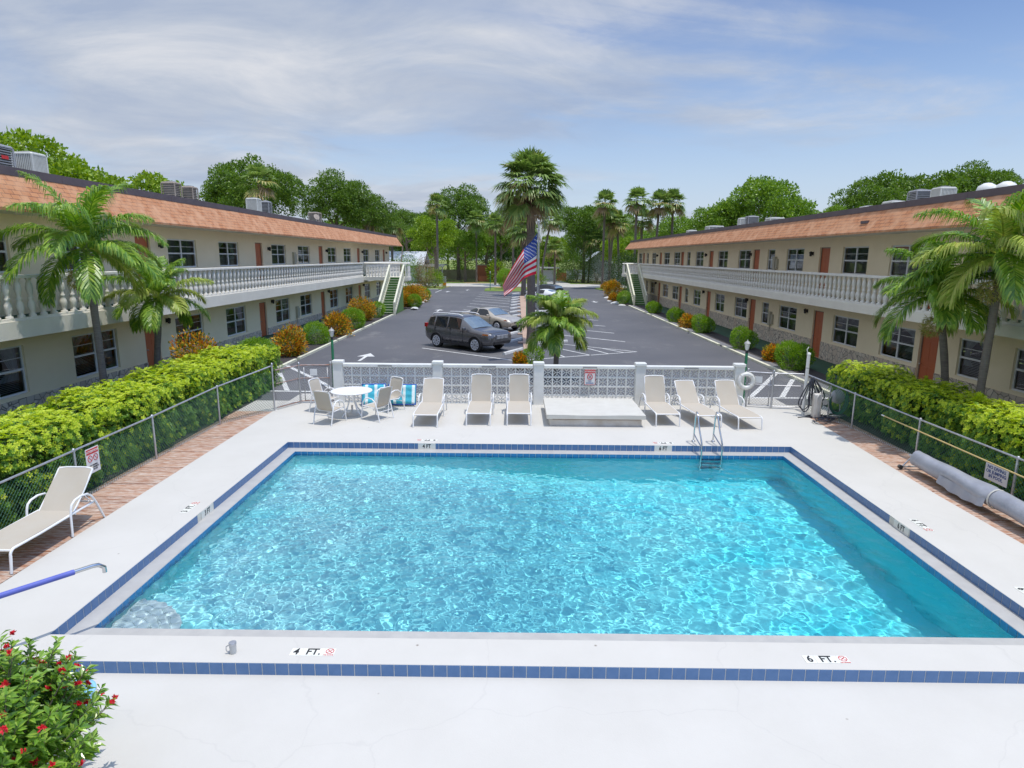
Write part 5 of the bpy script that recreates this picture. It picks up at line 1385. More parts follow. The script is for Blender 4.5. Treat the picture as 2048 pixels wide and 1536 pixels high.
def sabal_crown(seed, n, pet, blade, nseg, dead=3, wid=.06):
    g = np.random.default_rng(seed); Vs, Fs, Ms = [], [], []; o = 0
    for k in range(n):
        f = (k + .5)/n; el = R(88 - 124*f**.95) + g.normal()*.27; az = k*2.39996 + g.normal()*.15
        dr = .35 + .9*f
        V, F = fan_frond(g, pet*g.uniform(.85, 1.12)*(.75 + .45*min(1, f*2)), blade*g.uniform(.88, 1.1), el, az, dr, nseg, wid)
        Vs.append(V + np.array([0, 0, .42*(1-f)*blade])); Fs.append(F + o); o += len(V)
        Ms.append(np.full(len(F), 2 if k >= n - dead else (1 if (f > .8 and g.random() < .3) or g.random() < .04 else 0)))
    return np.concatenate(Vs), np.concatenate(Fs), np.concatenate(Ms)
def ppalm_trunk(h, r, curve=(0, 0), boots=.0):
    m = MB(); pts = []; rr = []; N = max(8, int(h/.35))
    for i in range(N + 1):
        f = i/N; pts.append((curve[0]*f**1.7, curve[1]*f**1.7, -.05 + (h + .05)*f)); rr.append(r*(1.22 - .22*min(1, f*6))*(1 + .035*math.sin(i*2.3)) * (1 + (boots*.45 if f > 1 - .9/h else 0)))
    m.tube(pts, rr, 10); return m
def boots_mb(h, r, top, ln_):
    m = MB()
    for k in range(46):
        z = top - ln_*(k/46)**1.0; a = k*2.39996; c, s_ = math.cos(a), math.sin(a); b = r*1.05
        m.add([(b*c - .05*s_, b*s_ + .05*c, z - .16), (b*c + .05*s_, b*s_ - .05*c, z - .16), ((b + .17)*c + .03*s_, (b + .17)*s_ - .03*c, z + .14), ((b + .17)*c - .03*s_, (b + .17)*s_ + .03*c, z + .14)], [(0, 1, 2, 3), (3, 2, 1, 0)])
    return m
_sab = {}
def sabal(label, x, y, zc, rad, v_=0, lean=(0, 0), r=.17, big=False, group='cabbage palms around the car park'):
    t = thing('fan_palm', label, 'palm tree', (x, y, 0), 0, group)
    ob('trunk', ppalm_trunk(zc, r, lean), M_PBARK, t)
    if big:
        V, F, MI = sabal_crown(3, 100, 1.0, 1.1, 26, 2, .045); me = npmesh('crown', V, F, [L_SAB, L_SABY, L_DEAD], MI)
        link('crown', me, t, (lean[0], lean[1], zc)); b = boots_mb(zc, r*1.1, 0, 1.1); ob('leaf_bases', b, M_BOOT, t, loc=(lean[0], lean[1], zc + .1))
    else:
        if v_ not in _sab:
            V, F, MI = sabal_crown(20 + v_, 46, .42, .60, 13, 4 if v_ % 2 else 1, .075); _sab[v_] = npmesh('crown', V, F, [L_SAB, L_SABY, L_DEAD], MI)
        c = link('crown', _sab[v_], t, (lean[0], lean[1], zc), rnd.uniform(0, 6)); c.scale = (rad, rad, rad)
    return t

# ------------------------------------------------------------------ feather palms
def feather_frond(g, Lf, el, bend, az, nl, lf, wl=.03, curl=1.4):
    V = []; F = []
    def q(a, b, c, d): o = len(V); V.extend([a, b, c, d]); F.append((o, o+1, o+2, o+3))
    N = 22; pts = [np.zeros(3)]; dirs = []
    for i in range(N):
        f = i/N; a = el - bend*(f**1.25); d = np.array([math.cos(a), 0, math.sin(a)]); dirs.append(d); pts.append(pts[-1] + d*Lf/N)
    side = np.array([0, 1., 0])
    for i in range(N):
        w0, w1 = .022*(1 - i/N) + .004, .022*(1 - (i+1)/N) + .004
        q(pts[i] - side*w0, pts[i] + side*w0, pts[i+1] + side*w1, pts[i+1] - side*w1)
        up = np.cross(dirs[i], side); q(pts[i] - up*w0, pts[i] + up*w0, pts[i+1] + up*w1, pts[i+1] - up*w1)
    dn = np.array([0, 0, -1.])
    for s in (-1, 1):
        for k in range(nl):
            f = .16 + .84*(k + g.uniform(-.3, .3))/nl; f = min(.995, max(.14, f)); x = f*N; i = min(N-1, int(x)); p = pts[i] + (pts[i+1] - pts[i])*(x - i); d = dirs[i]
            upv = np.cross(side, d)*-1
            if upv[2] < 0: upv = -upv
            l_ = lf*(math.sin(PI*min(1, (f - .1)/.95))**.55)*g.uniform(.85, 1.1)*(1 if f < .9 else .7) + .05
            dv = side*s*(1 - .45*f) + d*(.35 + .75*f) + upv*g.uniform(.0, .45)
            dv /= np.linalg.norm(dv); w = wl*.5; bw = np.cross(dv, upv); bw /= max(1e-6, np.linalg.norm(bw))
            a1 = p + dv*l_*.38; d2 = dv + dn*.45*curl*g.uniform(.6, 1.3); d2 /= np.linalg.norm(d2); a2 = a1 + d2*l_*.34
            d3 = dv*.5 + dn*1.05*curl*g.uniform(.7, 1.3); d3 /= np.linalg.norm(d3); a3 = a2 + d3*l_*.3
            q(p - bw*w*.4, p + bw*w*.4, a1 + bw*w, a1 - bw*w); q(a1 - bw*w, a1 + bw*w, a2 + bw*w*.85, a2 - bw*w*.85); q(a2 - bw*w*.85, a2 + bw*w*.85, a3 + bw*w*.1, a3 - bw*w*.1)
    V = np.array(V); c, s_ = math.cos(az), math.sin(az); Rz = np.array([[c, -s_, 0], [s_, c, 0], [0, 0, 1]])
    return V @ Rz.T, np.array(F)
def feather_palm(label, x, y, h, Lf, n, seed, lean=(0, 0), r=.11, lf=.5, els=(86, -8), yellow=.18, dead=0, group='feather palms round the pool', wl=.038):
    t = thing('feather_palm', label, 'palm tree', (x, y, 0), 0, group); g = np.random.default_rng(seed)
    m = ppalm_trunk(h - .5, r, lean); ob('trunk', m, M_PBARK2, t)
    sh = MB(); sh.tube([(lean[0], lean[1], h - .55), (lean[0]*1.02, lean[1]*1.02, h - .1), (lean[0]*1.04, lean[1]*1.04, h + .15)], [r*1.15, r*.95, r*.5], 10); ob('crownshaft', sh, simple('crownshaft_green', (.16, .22, .07), (.22, .27, .1), 6, .5), t)
    for k in range(n):
        f = (k + .5)/n; el = R(els[0] + (els[1] - els[0])*f**.9) + g.normal()*.08; bend = R(46 + 32*g.random() + 26*f); az = k*2.39996 + g.normal()*.2 + seed
        V, F = feather_frond(g, Lf*g.uniform(.86, 1.1), el, bend, az, 72, lf, wl=wl)
        mt = L_PALMY if g.random() < yellow*(.4 + f) else L_PALM
        link('frond', npmesh('frond', V, F, mt), t, (lean[0]*1.04, lean[1]*1.04, h))
    if dead:
        V, F = leaf_quads(np.array([[0, 0, -.45]]) + unit(500, g)*np.array([.22, .22, .25]), unit(500, g) + np.array([0, 0, -.5]), .14, .14, g)
        link('seed_cluster', npmesh('seed_cluster', V, F, L_SABY), t, (lean[0] - .25, lean[1] - .1, h - .35))
    return t
feather_palm('tall feather palm at far left in front of the balcony, above the hedge', -11.4, 17.1, 4.75, 2.2, 22, 1, (-.05, 0), .095, .58, dead=1)
feather_palm('shorter feather palm right of the tall left one, in front of a door', -11.95, 20.6, 3.2, 1.75, 19, 2, (.3, 0), .10, .52, dead=1)
feather_palm('young feather palm behind the middle of the block wall, in front of the median', 1.55, 24.2, 2.05, 1.55, 28, 5, (.02, 0), .10, .55, els=(88, -2), yellow=.4)
feather_palm('leaning feather palm at right with its trunk in front of a terracotta door', 11.75, 16.9, 3.7, 1.85, 21, 8, (-.5, .0), .095, .58, dead=1)
feather_palm('tallest feather palm at the right photo edge, trunk leaning right', 11.45, 15.35, 4.7, 2.15, 22, 12, (.12, .1), .095, .6, dead=1)

sabal('big central cabbage palm towering over the flag', .8, 33.75, 8.0, 1, lean=(-.15, 0), r=.225, big=True)
sabal('shorter palm behind the flag on the median strip', .85, 77, 7.6, 2.3, 1, r=.3)
SB = [('tall thin cabbage palm between the left trees and the street, nearest the left wing', -12.3, 100, 12.3, 2.3, 0, (0, 0)),
 ('thin cabbage palm with feathery green head left of the flag', -7.4, 118, 10.9, 2.7, 2, (0, 0)),
 ('slim palm just left of the flag with drooping skirt', -3.6, 108, 9.9, 2.5, 1, (0, 0)),
 ('bushy cabbage palm directly behind the upper flag edge', -.6, 104, 11.6, 3.1, 3, (0, 0)),
 ('low full cabbage palm behind the flag with yellow seed head', .9, 99, 8.2, 2.8, 0, (0, 0)),
 ('leaning cabbage palm right of the big central trunk', 4.1, 106, 10.4, 2.7, 2, (1.4, 0)),
 ('small low palm right of the flagpole behind the white gate', 6.6, 112, 6.0, 2.4, 1, (0, 0)),
 ('stout low cabbage palm with thick brown trunk across the street', 13.3, 119, 7.9, 3.0, 3, (.6, 0)),
 ('tallest slim cabbage palm in the right group by the street', 12.75, 95.5, 12.2, 2.7, 0, (0, 0)),
 ('second slim palm right of the tallest in the right street group', 14.3, 99, 10.6, 2.5, 1, (-.4, 0)),
 ('slightly leaning palm in the right street group, next to the wing', 15.6, 98, 9.7, 2.6, 3, (-.6, 0)),
 ('short palm with golden skirt in the right street group', 14.9, 103, 9.4, 2.4, 2, (.3, 0)),
 ('cabbage palm left of a row of three above the far right roof end', 16.4, 90, 12.2, 2.6, 2, (0, 0)),
 ('cabbage palm in the middle of three above the far right roof end', 19.4, 91, 11.9, 2.6, 0, (.3, 0)),
 ('cabbage palm right of three above the far right roof end', 22.0, 92, 12.1, 2.7, 3, (-.2, 0)),
 ('low cabbage palm tucked between two of the three above the right roof', 18.0, 94, 9.9, 2.5, 1, (0, 0)),
 ('cabbage palm head in front of the big dark tree over the left roof', -27.5, 70, 12.1, 2.6, 0, (0, 0)),
 ('cabbage palm with yellowing skirt above the far left roof end, left one', -19.6, 88, 9.2, 2.4, 1, (0, 0)),
 ('cabbage palm with yellowing skirt above the far left roof end, right one', -17.4, 90, 8.7, 2.3, 3, (0, 0))]
for lab, x, y, zc, rad, v_, ln_ in SB: sabal(lab, x, y, zc - .1, rad*.86, v_, ln_, r=.17)

# ------------------------------------------------------------------ broadleaf trees
T_ = [('bright leafy tree behind the air conditioners at the far left', -29.0, 37, 11.9, 4.6, 'bright', 0),
 ('lower bright leafy tree left of the tan rooftop units', -22.6, 38, 9.7, 3.8, 'bright', 1),
 ('yellow green tree at the left photo edge above the red badged unit', -26.3, 30, 11.6, 2.9, 'bright', 2),
 ('tall dark tree with open crown above the white and grey roof units', -31.0, 76, 15.6, 5.6, 'dark', 0),
 ('smaller dark tree on the left shoulder of the tall dark tree', -33.9, 77, 13.2, 2.7, 'dark', 1),
 ('rounded dark tree above the satellite dish', -22.8, 82, 13.9, 4.7, 'dark', 2),
 ('right half of the dark pair above the satellite dish, lower and rounder', -19.4, 84, 12.5, 3.7, 'dark', 0),
 ('dark spreading tree beyond the far left roof end', -21.2, 124, 14.0, 5.4, 'dark', 1),
 ('tallest dark tree in the middle distance left of the flag', -11.6, 128, 16.9, 6.6, 'dark', 2),
 ('bright green maple like tree in front of the wooden fence', -14.2, 112, 11.6, 4.7, 'bright', 1),
 ('bright leaning tree between the maple like tree and the brick wall', -9.7, 121, 10.0, 4.2, 'mid', 0),
 ('mid green bushy tree over the orange brick wall', -6.0, 128, 11.8, 5.2, 'mid', 1),
 ('olive green tree behind the slim palms left of the flag', -3.0, 124, 12.2, 4.6, 'mid', 2),
 ('dark tree behind the flag and the big palm', -.8, 138, 15.2, 5.6, 'dark', 0),
 ('low yellow green tree right of the big palm beyond the white gate', 6.6, 133, 8.6, 4.2, 'bright', 2),
 ('tall vine clad dark tree across the street on the right', 12.6, 121, 15.0, 5.6, 'dark', 1),
 ('dark tree filling the gap behind the vine clad one', 18.3, 122, 13.2, 5.2, 'mid', 0),
 ('yellow green tree behind the right street palms', 19.2, 112, 8.8, 4.4, 'bright', 0),
 ('mid green tree behind the row of three right palms', 27, 112, 11.6, 6.2, 'mid', 2),
 ('broad spreading tree above the middle of the right roof', 30.4, 80, 14.2, 6.0, 'mid', 1),
 ('left lower wing of the broad spreading tree above the right roof', 25.2, 82, 11.6, 4.3, 'mid', 2),
 ('rightmost low tree beside the broad spreading one', 34.6, 82, 11.2, 2.7, 'dark', 2),
 ('wide dark tree above the near right roof, left part', 33.2, 60, 12.2, 4.2, 'dark', 0),
 ('wide dark tree above the near right roof, middle part', 38.2, 60, 13.3, 5.0, 'dark', 1),
 ('wide dark tree above the near right roof, right part', 42.4, 61, 12.6, 3.8, 'dark', 2),
 ('thin grey green tree left of the wide dark one on the right', 29.8, 59, 9.6, 2.7, 'mid', 0)]
for lab, x, y, zt, rad, kd, v_ in T_: tree(lab, x, y, zt, rad, kd, v_)
# the far row that closes the view behind the street
fr = [(-52, 150, 11, 8), (-40, 146, 13, 8), (-31, 150, 12, 7), (-24, 152, 12, 6.5), (-16, 150, 11.5, 6), (-7, 152, 11, 6), (2, 154, 9.5, 5.2), (8, 154, 8.2, 5.5), (15, 150, 11, 6), (24, 148, 11.5, 7), (35, 150, 12, 8), (48, 148, 12, 8)]
far_lab = ['farthest left', 'second from left', 'third from left', 'fourth from left', 'fifth from left', 'sixth from left', 'seventh from left', 'fifth from right', 'fourth from right', 'third from right', 'second from right', 'farthest right']
for k, (x, y, zt, rad) in enumerate(fr):
    tree(f'low tree in the far row closing the view behind the street, {far_lab[k]}', x, y, zt, rad, ('dark', 'mid')[k % 2], k % 3, zscale=zt*.52)

# ------------------------------------------------------------------ shrubs
def bush(label, x, y, r, h, croton=False, seed=0, group='clipped shrubs along the wings', two=False):
    t = thing('croton_bush' if croton else 'round_shrub', label, 'shrub', (x, y, 0), 0, 'crotons along the wings' if croton else group)
    if croton:
        V, F = sph_crown(seed, r, h*.54, int(5200*r*r + 900), .125, .42, .34, .5, .3, 9); V[:, 2] += h*.5
        V2, F2 = sph_crown(seed + 1, r*.8, h*.45, int(1500*r*r + 300), .13, .45, .2, .3, .1, 6); V2[:, 2] += h*.42
        link('foliage', npmesh('foliage', V, F, L_CROT), t); link('inner_foliage', npmesh('inner_foliage', V2, F2, L_CROTD), t)
    else:
        V, F = sph_crown(seed, r, h*.52, int(9000*r*r), .075, .5, .13, .35, .5, 7); V[:, 2] += h*.5
        MI = (V.reshape(-1, 4, 3).mean(1)[:, 2] > h*.62) & (rng.random(len(F)) < .42)
        link('foliage', npmesh('foliage', V, F, [L_BUSH, L_BUSHN], MI.astype(int)), t)
        if two:
            V, F = sph_crown(seed + 9, r*.78, h*.42, int(6000*r*r), .075, .5, .13, .35, .5, 7); V[:, 2] += h*.46; V[:, 0] += r*.8; V[:, 1] += r*.35
            link('foliage', npmesh('foliage', V, F, L_BUSH), t)
    m = MB()
    for k in range(6):
        a = k*1.05 + seed; m.tube([(.04*math.cos(a), .04*math.sin(a), 0), (r*.5*math.cos(a), r*.5*math.sin(a), h*.5)], [.022, .01], 5)
    ob('stem', m, M_BARK, t); return t
BS = [('large round green shrub beside the left gate', -10.5, 25.2, .8, 1.35, 0, 1), ('round green shrub on the left between two orange crotons, second from the gate', -10.5, 33.0, .72, 1.15, 0, 2), ('round green shrub on the left, third from the gate', -10.45, 40.3, .85, 1.3, 0, 3), ('round green shrub at the foot of the left stairs', -10.6, 47.9, .72, 1.2, 0, 4),
 ('orange croton between the first and second left shrubs', -10.4, 28.9, .62, 1.15, 1, 5), ('orange croton between the second and third left shrubs', -10.45, 36.7, .66, 1.25, 1, 6), ('orange croton left of the stairs, beyond the third left shrub', -11.0, 45.2, .78, 1.3, 1, 7), ('reddish croton behind the far end of the left hedge', -12.2, 24.0, .7, 1.2, 1, 8),
 ('small orange croton right of the left stairs, nearest', -10.3, 58.4, .78, 1.2, 1, 9), ('wide orange croton behind the left stair island shrub', -10.7, 64.5, 1.2, 1.6, 1, 10), ('round green shrub on the island right of the left stairs', -9.35, 58.2, .75, 1.2, 0, 11), ('round green shrub at the tip of the left stair island', -10.0, 67.5, .95, 1.5, 0, 12),
 ('two lobed green shrub nearest the right gate', 11.55, 26.4, .66, 1.25, 0, 13), ('two lobed green shrub, second along the right wing', 11.5, 32.3, .55, 1.2, 0, 14), ('two lobed green shrub, third along the right wing', 11.5, 39.4, .58, 1.15, 0, 15), ('two lobed green shrub, fourth along the right wing', 11.5, 46.3, .54, 1.1, 0, 16), ('two lobed green shrub, fifth along the right wing', 11.4, 53.4, .56, 1.05, 0, 17), ('round green shrub beside the right stairs', 10.75, 64.2, .7, 1.25, 0, 18),
 ('small orange croton between the two nearest right shrubs', 11.7, 28.6, .34, .6, 1, 19), ('small red orange croton beside the third right shrub', 11.55, 42.4, .36, .85, 1, 20), ('yellow croton in front of the right stair shrub', 10.4, 68.5, .4, .8, 1, 21), ('tall sparse red green croton beyond the right stairs', 11.6, 77.5, .9, 2.0, 1, 22),
 ('small croton at the foot of the median behind the young palm', .15, 26.2, .2, .5, 1, 23), ('leafy green clump at the base of the young median palm', .75, 26.6, .45, .9, 0, 24), ('orange croton clump at the foot of the tallest right street palm', 13.6, 95.0, .8, 1.0, 1, 25),
 ('round green bush on the grass island beside the flag', -1.4, 92.5, 1.4, 2.9, 0, 26)]
for lab, x, y, r, h, cr, sd in BS: bush(lab, x, y, r, h, bool(cr), sd, two=13 <= sd <= 17)
def thicket(label, x, y, r, h, mt, seed, n=5000, leaf=.2, asp=.35):
    t = thing('tall_shrub', label, 'shrub', (x, y, 0)); V, F = sph_crown(seed, r, h*.55, n, leaf, asp, .35, .3, .2, 9); V[:, 2] += h*.5
    link('foliage', npmesh('foliage', V, F, mt), t); m = MB()
    for k in range(5): m.tube([(0, 0, 0), (r*.5*math.cos(k*1.3), r*.5*math.sin(k*1.3), h*.5)], [.05, .02], 5)
    ob('stem', m, M_BARK, t)
thicket('tall mixed green shrubbery beside the white carport on the left', -16.2, 94.5, 2.2, 4.2, L_FICUS, 31)
thicket('dry brown tall shrub in front of the white carport', -13.6, 94.0, 1.2, 3.6, L_DEAD, 32, 2600)
thicket('bright low shrub right of the dry brown one', -12.2, 95.0, 1.3, 2.5, L_BRIGHT, 33, 2600)
thicket('dark green upright shrub behind the left stair landing', -17.6, 89.6, 1.4, 3.8, L_OAK, 34, 3000)
thicket('dark green tall hedge shrub beside the right stairs', 15.2, 84.5, 1.8, 5.0, L_VINE, 35, 5000)
thicket('dark leafy shrub under the right street palms', 16.4, 94, 2.2, 4.4, L_VINE, 36, 5000)
thicket('rounded dark shrub under the vine clad tree', 9.6, 122, 2.2, 3.0, L_OAK, 37, 4000)
thicket('hanging green vines around the thick palm across the street', 14.6, 117, 2.6, 8.5, L_VINE, 38, 8000, .22)
thicket('tall vines on the dark tree beside the white fence', 11.2, 119.5, 2.4, 9.5, L_OAK, 39, 8000, .22)
thicket('banana like bright plant in front of the brick wall', -3.9, 121, 1.3, 3.4, L_BRIGHT, 40, 900, .6, .3)
for k, (x, y, r_, h_) in enumerate(((-34, 142, 6, 6), (-25, 140, 5, 5.5), (-17, 141, 5, 5.5), (-9.5, 140, 4.5, 6), (-2, 142, 4.5, 6), (4.5, 141, 3.8, 4.5), (11.5, 139, 4.5, 6), (18.5, 138, 4.5, 6), (26, 136, 5, 6))):
    thicket('dark undergrowth closing the view beyond the street, ' + ['farthest left', 'second from left', 'third from left', 'fourth from left', 'middle one', 'fourth from right', 'third from right', 'second from right', 'farthest right'][k], x, y, r_, h_, (L_OAK, L_VINE, L_FICUS)[k % 3], 50 + k, 5000, .32, .5)
thicket('low green bush right of the flagpole by the island', 3.3, 97, 1.1, 2.2, L_FICUS, 41, 2000)

# ------------------------------------------------------------------ hedges
def hedge(label, x0, x1, y0, y1, h, seed, inner):
    """inner = side (+1/-1) that faces the pool"""
    g = np.random.default_rng(seed); t = thing('hedge', label, 'hedge', ((x0 + x1)/2, (y0 + y1)/2, 0), 0, 'lime green hedges behind the fences')
    Ly, Wd = y1 - y0, x1 - x0; cx_, cy_ = (x0 + x1)/2, (y0 + y1)/2
    n = int(Ly*(Wd + 2*h)*330); u = g.uniform(0, Wd + 2*h, n); y = g.uniform(y0, y1, n)
    # wobble of the clipped outline, in clumps
    wob = .07*np.sin(y*2.1 + seed) + .06*np.sin(y*4.7 + u*3.1) + .05*np.sin(y*9.3 - u*5) + g.normal(size=n)*.035
    X = np.where(u < h, -Wd/2, np.where(u > h + Wd, Wd/2, u - h - Wd/2)); Zz = np.where(u < h, u, np.where(u > h + Wd, Wd + 2*h - u, h))
    nx_ = np.where(u < h, -1., np.where(u > h + Wd, 1., 0)); nz_ = np.where((u >= h) & (u <= h + Wd), 1., .25)
    edge = np.clip((np.abs(X) - Wd/2 + .28)/.28, 0, 1)*(Zz > h - .01); Zz = Zz - edge**2*.14
    yend = np.minimum(y - y0, y1 - y); Zz = Zz - np.clip(.5 - yend, 0, .5)**2*.8
    P = np.stack([X + nx_*wob, y - cy_, np.maximum(.05, Zz + nz_*wob*1.2)], 1)
    inward = g.random(n)**2*.22; P[:, 0] -= nx_*inward; P[:, 2] -= nz_*inward*(nx_ == 0)
    No = nrmz(np.stack([nx_ + 1e-3, g.normal(size=n)*.25, nz_ + .25], 1) + g.normal(size=(n, 3))*.28)
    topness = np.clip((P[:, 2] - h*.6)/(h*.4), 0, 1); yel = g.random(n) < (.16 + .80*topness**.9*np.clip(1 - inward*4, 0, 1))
    # rosettes of leaflets
    k = 6; a = (np.arange(k)/k*2*PI)[None, :] + g.uniform(0, 6, (n, 1)); t1 = nrmz(np.cross(No, unit(n, g))); t2 = np.cross(No, t1)
    D = (t1[:, None, :]*np.cos(a)[..., None] + t2[:, None, :]*np.sin(a)[..., None])*.95 + No[:, None, :]*.38
    Pk = np.repeat(P[:, None, :], k, 1).reshape(-1, 3); Dk = D.reshape(-1, 3); sz = np.repeat(g.uniform(.042, .085, n), k)
    Nn = np.repeat(No, k, 0); Dk = nrmz(Dk); Sd = nrmz(np.cross(Dk, Nn)); s_ = sz[:, None]; mid = Pk + Dk*s_*.55
    V = np.stack([Pk + Dk*s_*.1, mid + Sd*s_*.24, Pk + Dk*s_ - Nn*s_*.2, mid - Sd*s_*.24], 1).reshape(-1, 3)
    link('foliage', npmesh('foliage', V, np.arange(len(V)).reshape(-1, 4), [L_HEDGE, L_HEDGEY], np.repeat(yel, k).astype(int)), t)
    # twiggy inside: stems and inner leaves keep it opaque
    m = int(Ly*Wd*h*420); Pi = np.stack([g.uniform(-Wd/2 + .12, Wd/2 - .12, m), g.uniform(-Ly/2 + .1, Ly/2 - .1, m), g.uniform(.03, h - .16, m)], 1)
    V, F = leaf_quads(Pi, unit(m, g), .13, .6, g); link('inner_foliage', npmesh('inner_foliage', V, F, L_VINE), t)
    q = random.Random(seed); sm = MB()
    for i in range(int(Ly*3)):
        yy = q.uniform(-Ly/2 + .1, Ly/2 - .1); xx = q.uniform(-Wd/2 + .1, Wd/2 - .1); sm.tube([(xx, yy, 0), (xx + q.uniform(-.12, .12), yy + q.uniform(-.15, .15), h*.8)], [.016, .007], 4)
    ob('twigs', sm, M_BARK, t, kind='stuff')
hedge('long lime green hedge behind the left chain link fence', -10.35, -8.5, 5.2, 22.6, 1.44, 3, 1)
hedge('long lime green hedge behind the right chain link fence', 9.95, 11.5, 5.0, 19.8, 1.38, 6, -1)
g = rng
for lab, x, y, z in (('tuft of new growth sticking up from the left hedge near the photo edge', -10.1, 11.6, 1.3), ('tuft of new growth sticking up from the right hedge by the leaning trunk', 10.9, 14.6, 1.4)):
    V, F = leaf_quads(unit(90, g)*.1 + np.array([0, 0, .12]), unit(90, g) + np.array([0, 0, .8]), .11, .45, g)
    t = thing('hedge_shoot', lab, 'shoot', (x, y, z - .1)); ob('stem', MB().tube([(0, 0, -.2), (0, 0, .15)], .008, 5), M_BARK, t); link('foliage', npmesh('foliage', V, F, L_HEDGEY), t)

# ------------------------------------------------------------------ red flowered shrub in the near left corner
def flower_shrub(label, cx_, cy_, z0, RX, RY, H, nbr, seed):
    g = np.random.default_rng(seed); t = thing('flowering_shrub', label, 'shrub', (cx_, cy_, z0)); Vl, Vf = [], []; sm = MB()
    for k in range(nbr):
        d = unit(1, g)[0]; d[2] = abs(d[2])*.95 + .02 if g.random() < .86 else d[2]*.3; rr = g.uniform(.55, 1.0)
        tip = np.array([d[0]*RX*rr, d[1]*RY*rr, H*.42 + d[2]*H*.58*rr]); base = np.array([tip[0]*.25, tip[1]*.25, max(.05, tip[2]*.35)])
        sm.tube([tuple(base), tuple((base + tip)/2 + np.array([0, 0, .03])), tuple(tip)], [.008, .006, .003], 4, caps=False)
        ax = nrmz((tip - base)[None])[0]; nl = 26
        f = g.uniform(.45, 1.02, nl)**.6; P = base + (tip - base)*f[:, None]; rad_ = unit(nl, g); rad_ = nrmz(rad_ - (rad_ @ ax)[:, None]*ax); D = rad_*.85 + ax*.55 + np.array([0, 0, .1])
        sz = g.uniform(.075, .14, nl)*(1.15 - .3*f); D = nrmz(D); Sd = nrmz(np.cross(D, rad_*.3 + ax)); s_ = sz[:, None]
        # folded, pointed leaves: two quads each side of the midrib
        Nn = nrmz(np.cross(Sd, D)); tipP = P + D*s_ - np.array([0, 0, 1])*s_*.22; m1 = P + D*s_*.5
        for sg in (-1, 1):
            Vl.append(np.stack([P, m1 + Sd*s_*.19*sg + Nn*s_*.05, tipP, m1 - Nn*s_*.03], 1).reshape(-1, 3))
        if g.random() < .2 and d[2] > -.1:
            n = int(g.integers(14, 40)); c = tip + ax*.04 ; D = nrmz(unit(n, g) + ax*.6); V, _ = leaf_quads(c + unit(n, g)*.01, D, g.uniform(.018, .038, n), .6, g); Vf.append(V)
    Vl = np.concatenate(Vl); link('foliage', npmesh('foliage', Vl, np.arange(len(Vl)).reshape(-1, 4), L_RED), t)
    Vf = np.concatenate(Vf); link('flower_cluster', npmesh('flower_cluster', Vf, np.arange(len(Vf)).reshape(-1, 4), L_PETAL), t); ob('branch', sm, M_BARK, t)
flower_shrub('red flowered glossy shrub in the near left corner', -4.28, 4.5, -.15, .86, .8, 1.72, 520, 9)
t = thing('shrub_tip', 'leafy shrub tips just showing at the bottom photo edge', 'shrub', (-1.42, 3.12, .0)); V, F = leaf_quads(np.concatenate([unit(50, g)*.05 + np.array([-.08, 0, .2]), unit(50, g)*.05 + np.array([.14, 0, .24])]), unit(100, g) + np.array([0, 0, .9]), .09, .4, g)
link('foliage', npmesh('foliage', V, F, L_RED), t); ob('stem', MB().tube([(0, 0, -.15), (-.08, 0, .2)], .008, 5).tube([(0, 0, -.15), (.14, 0, .24)], .008, 5), M_BARK, t)
# fallen leaves and specks on the near deck
# ------------------------------------------------------------------ parked cars
def paint(name, col, col2=None, rough=.3, metal=.5):
    m, nt, b, L = principled(name); b.inputs['Base Color'].default_value = c4(col); b.inputs['Roughness'].default_value = rough; b.inputs['Metallic'].default_value = metal
    b.inputs['Coat Weight'].default_value = .8; b.inputs['Coat Roughness'].default_value = .06; return m
M_CG = simple('car_glass', (.012, .015, .018), (.02, .024, .028), 2, .05, spec=.6, coat=.5)
M_WS = simple('windscreen_glass', (.10, .14, .17), (.16, .21, .24), 3, .04, spec=1.0, coat=1.0)  # lighter blue grey than the side glass: sky reflection put into the colour
M_TYRE = simple('tyre_rubber', (.02, .02, .02), (.03, .03, .03), 10, .85)
M_ALLOY = simple('alloy_wheel', (.85, .86, .88), (.75, .75, .77), 9, .3, metal=.0)
M_HEAD = simple('headlamp_lens', (.6, .6, .58), (.4, .4, .4), 12, .12, coat=.5)
M_AMBER = simple('amber_lens', (.8, .22, .02), rough=.25); M_TAIL = simple('tail_lens', (.5, .01, .02), rough=.25); M_TRIMB = simple('black_trim', (.025, .025, .028), rough=.6)
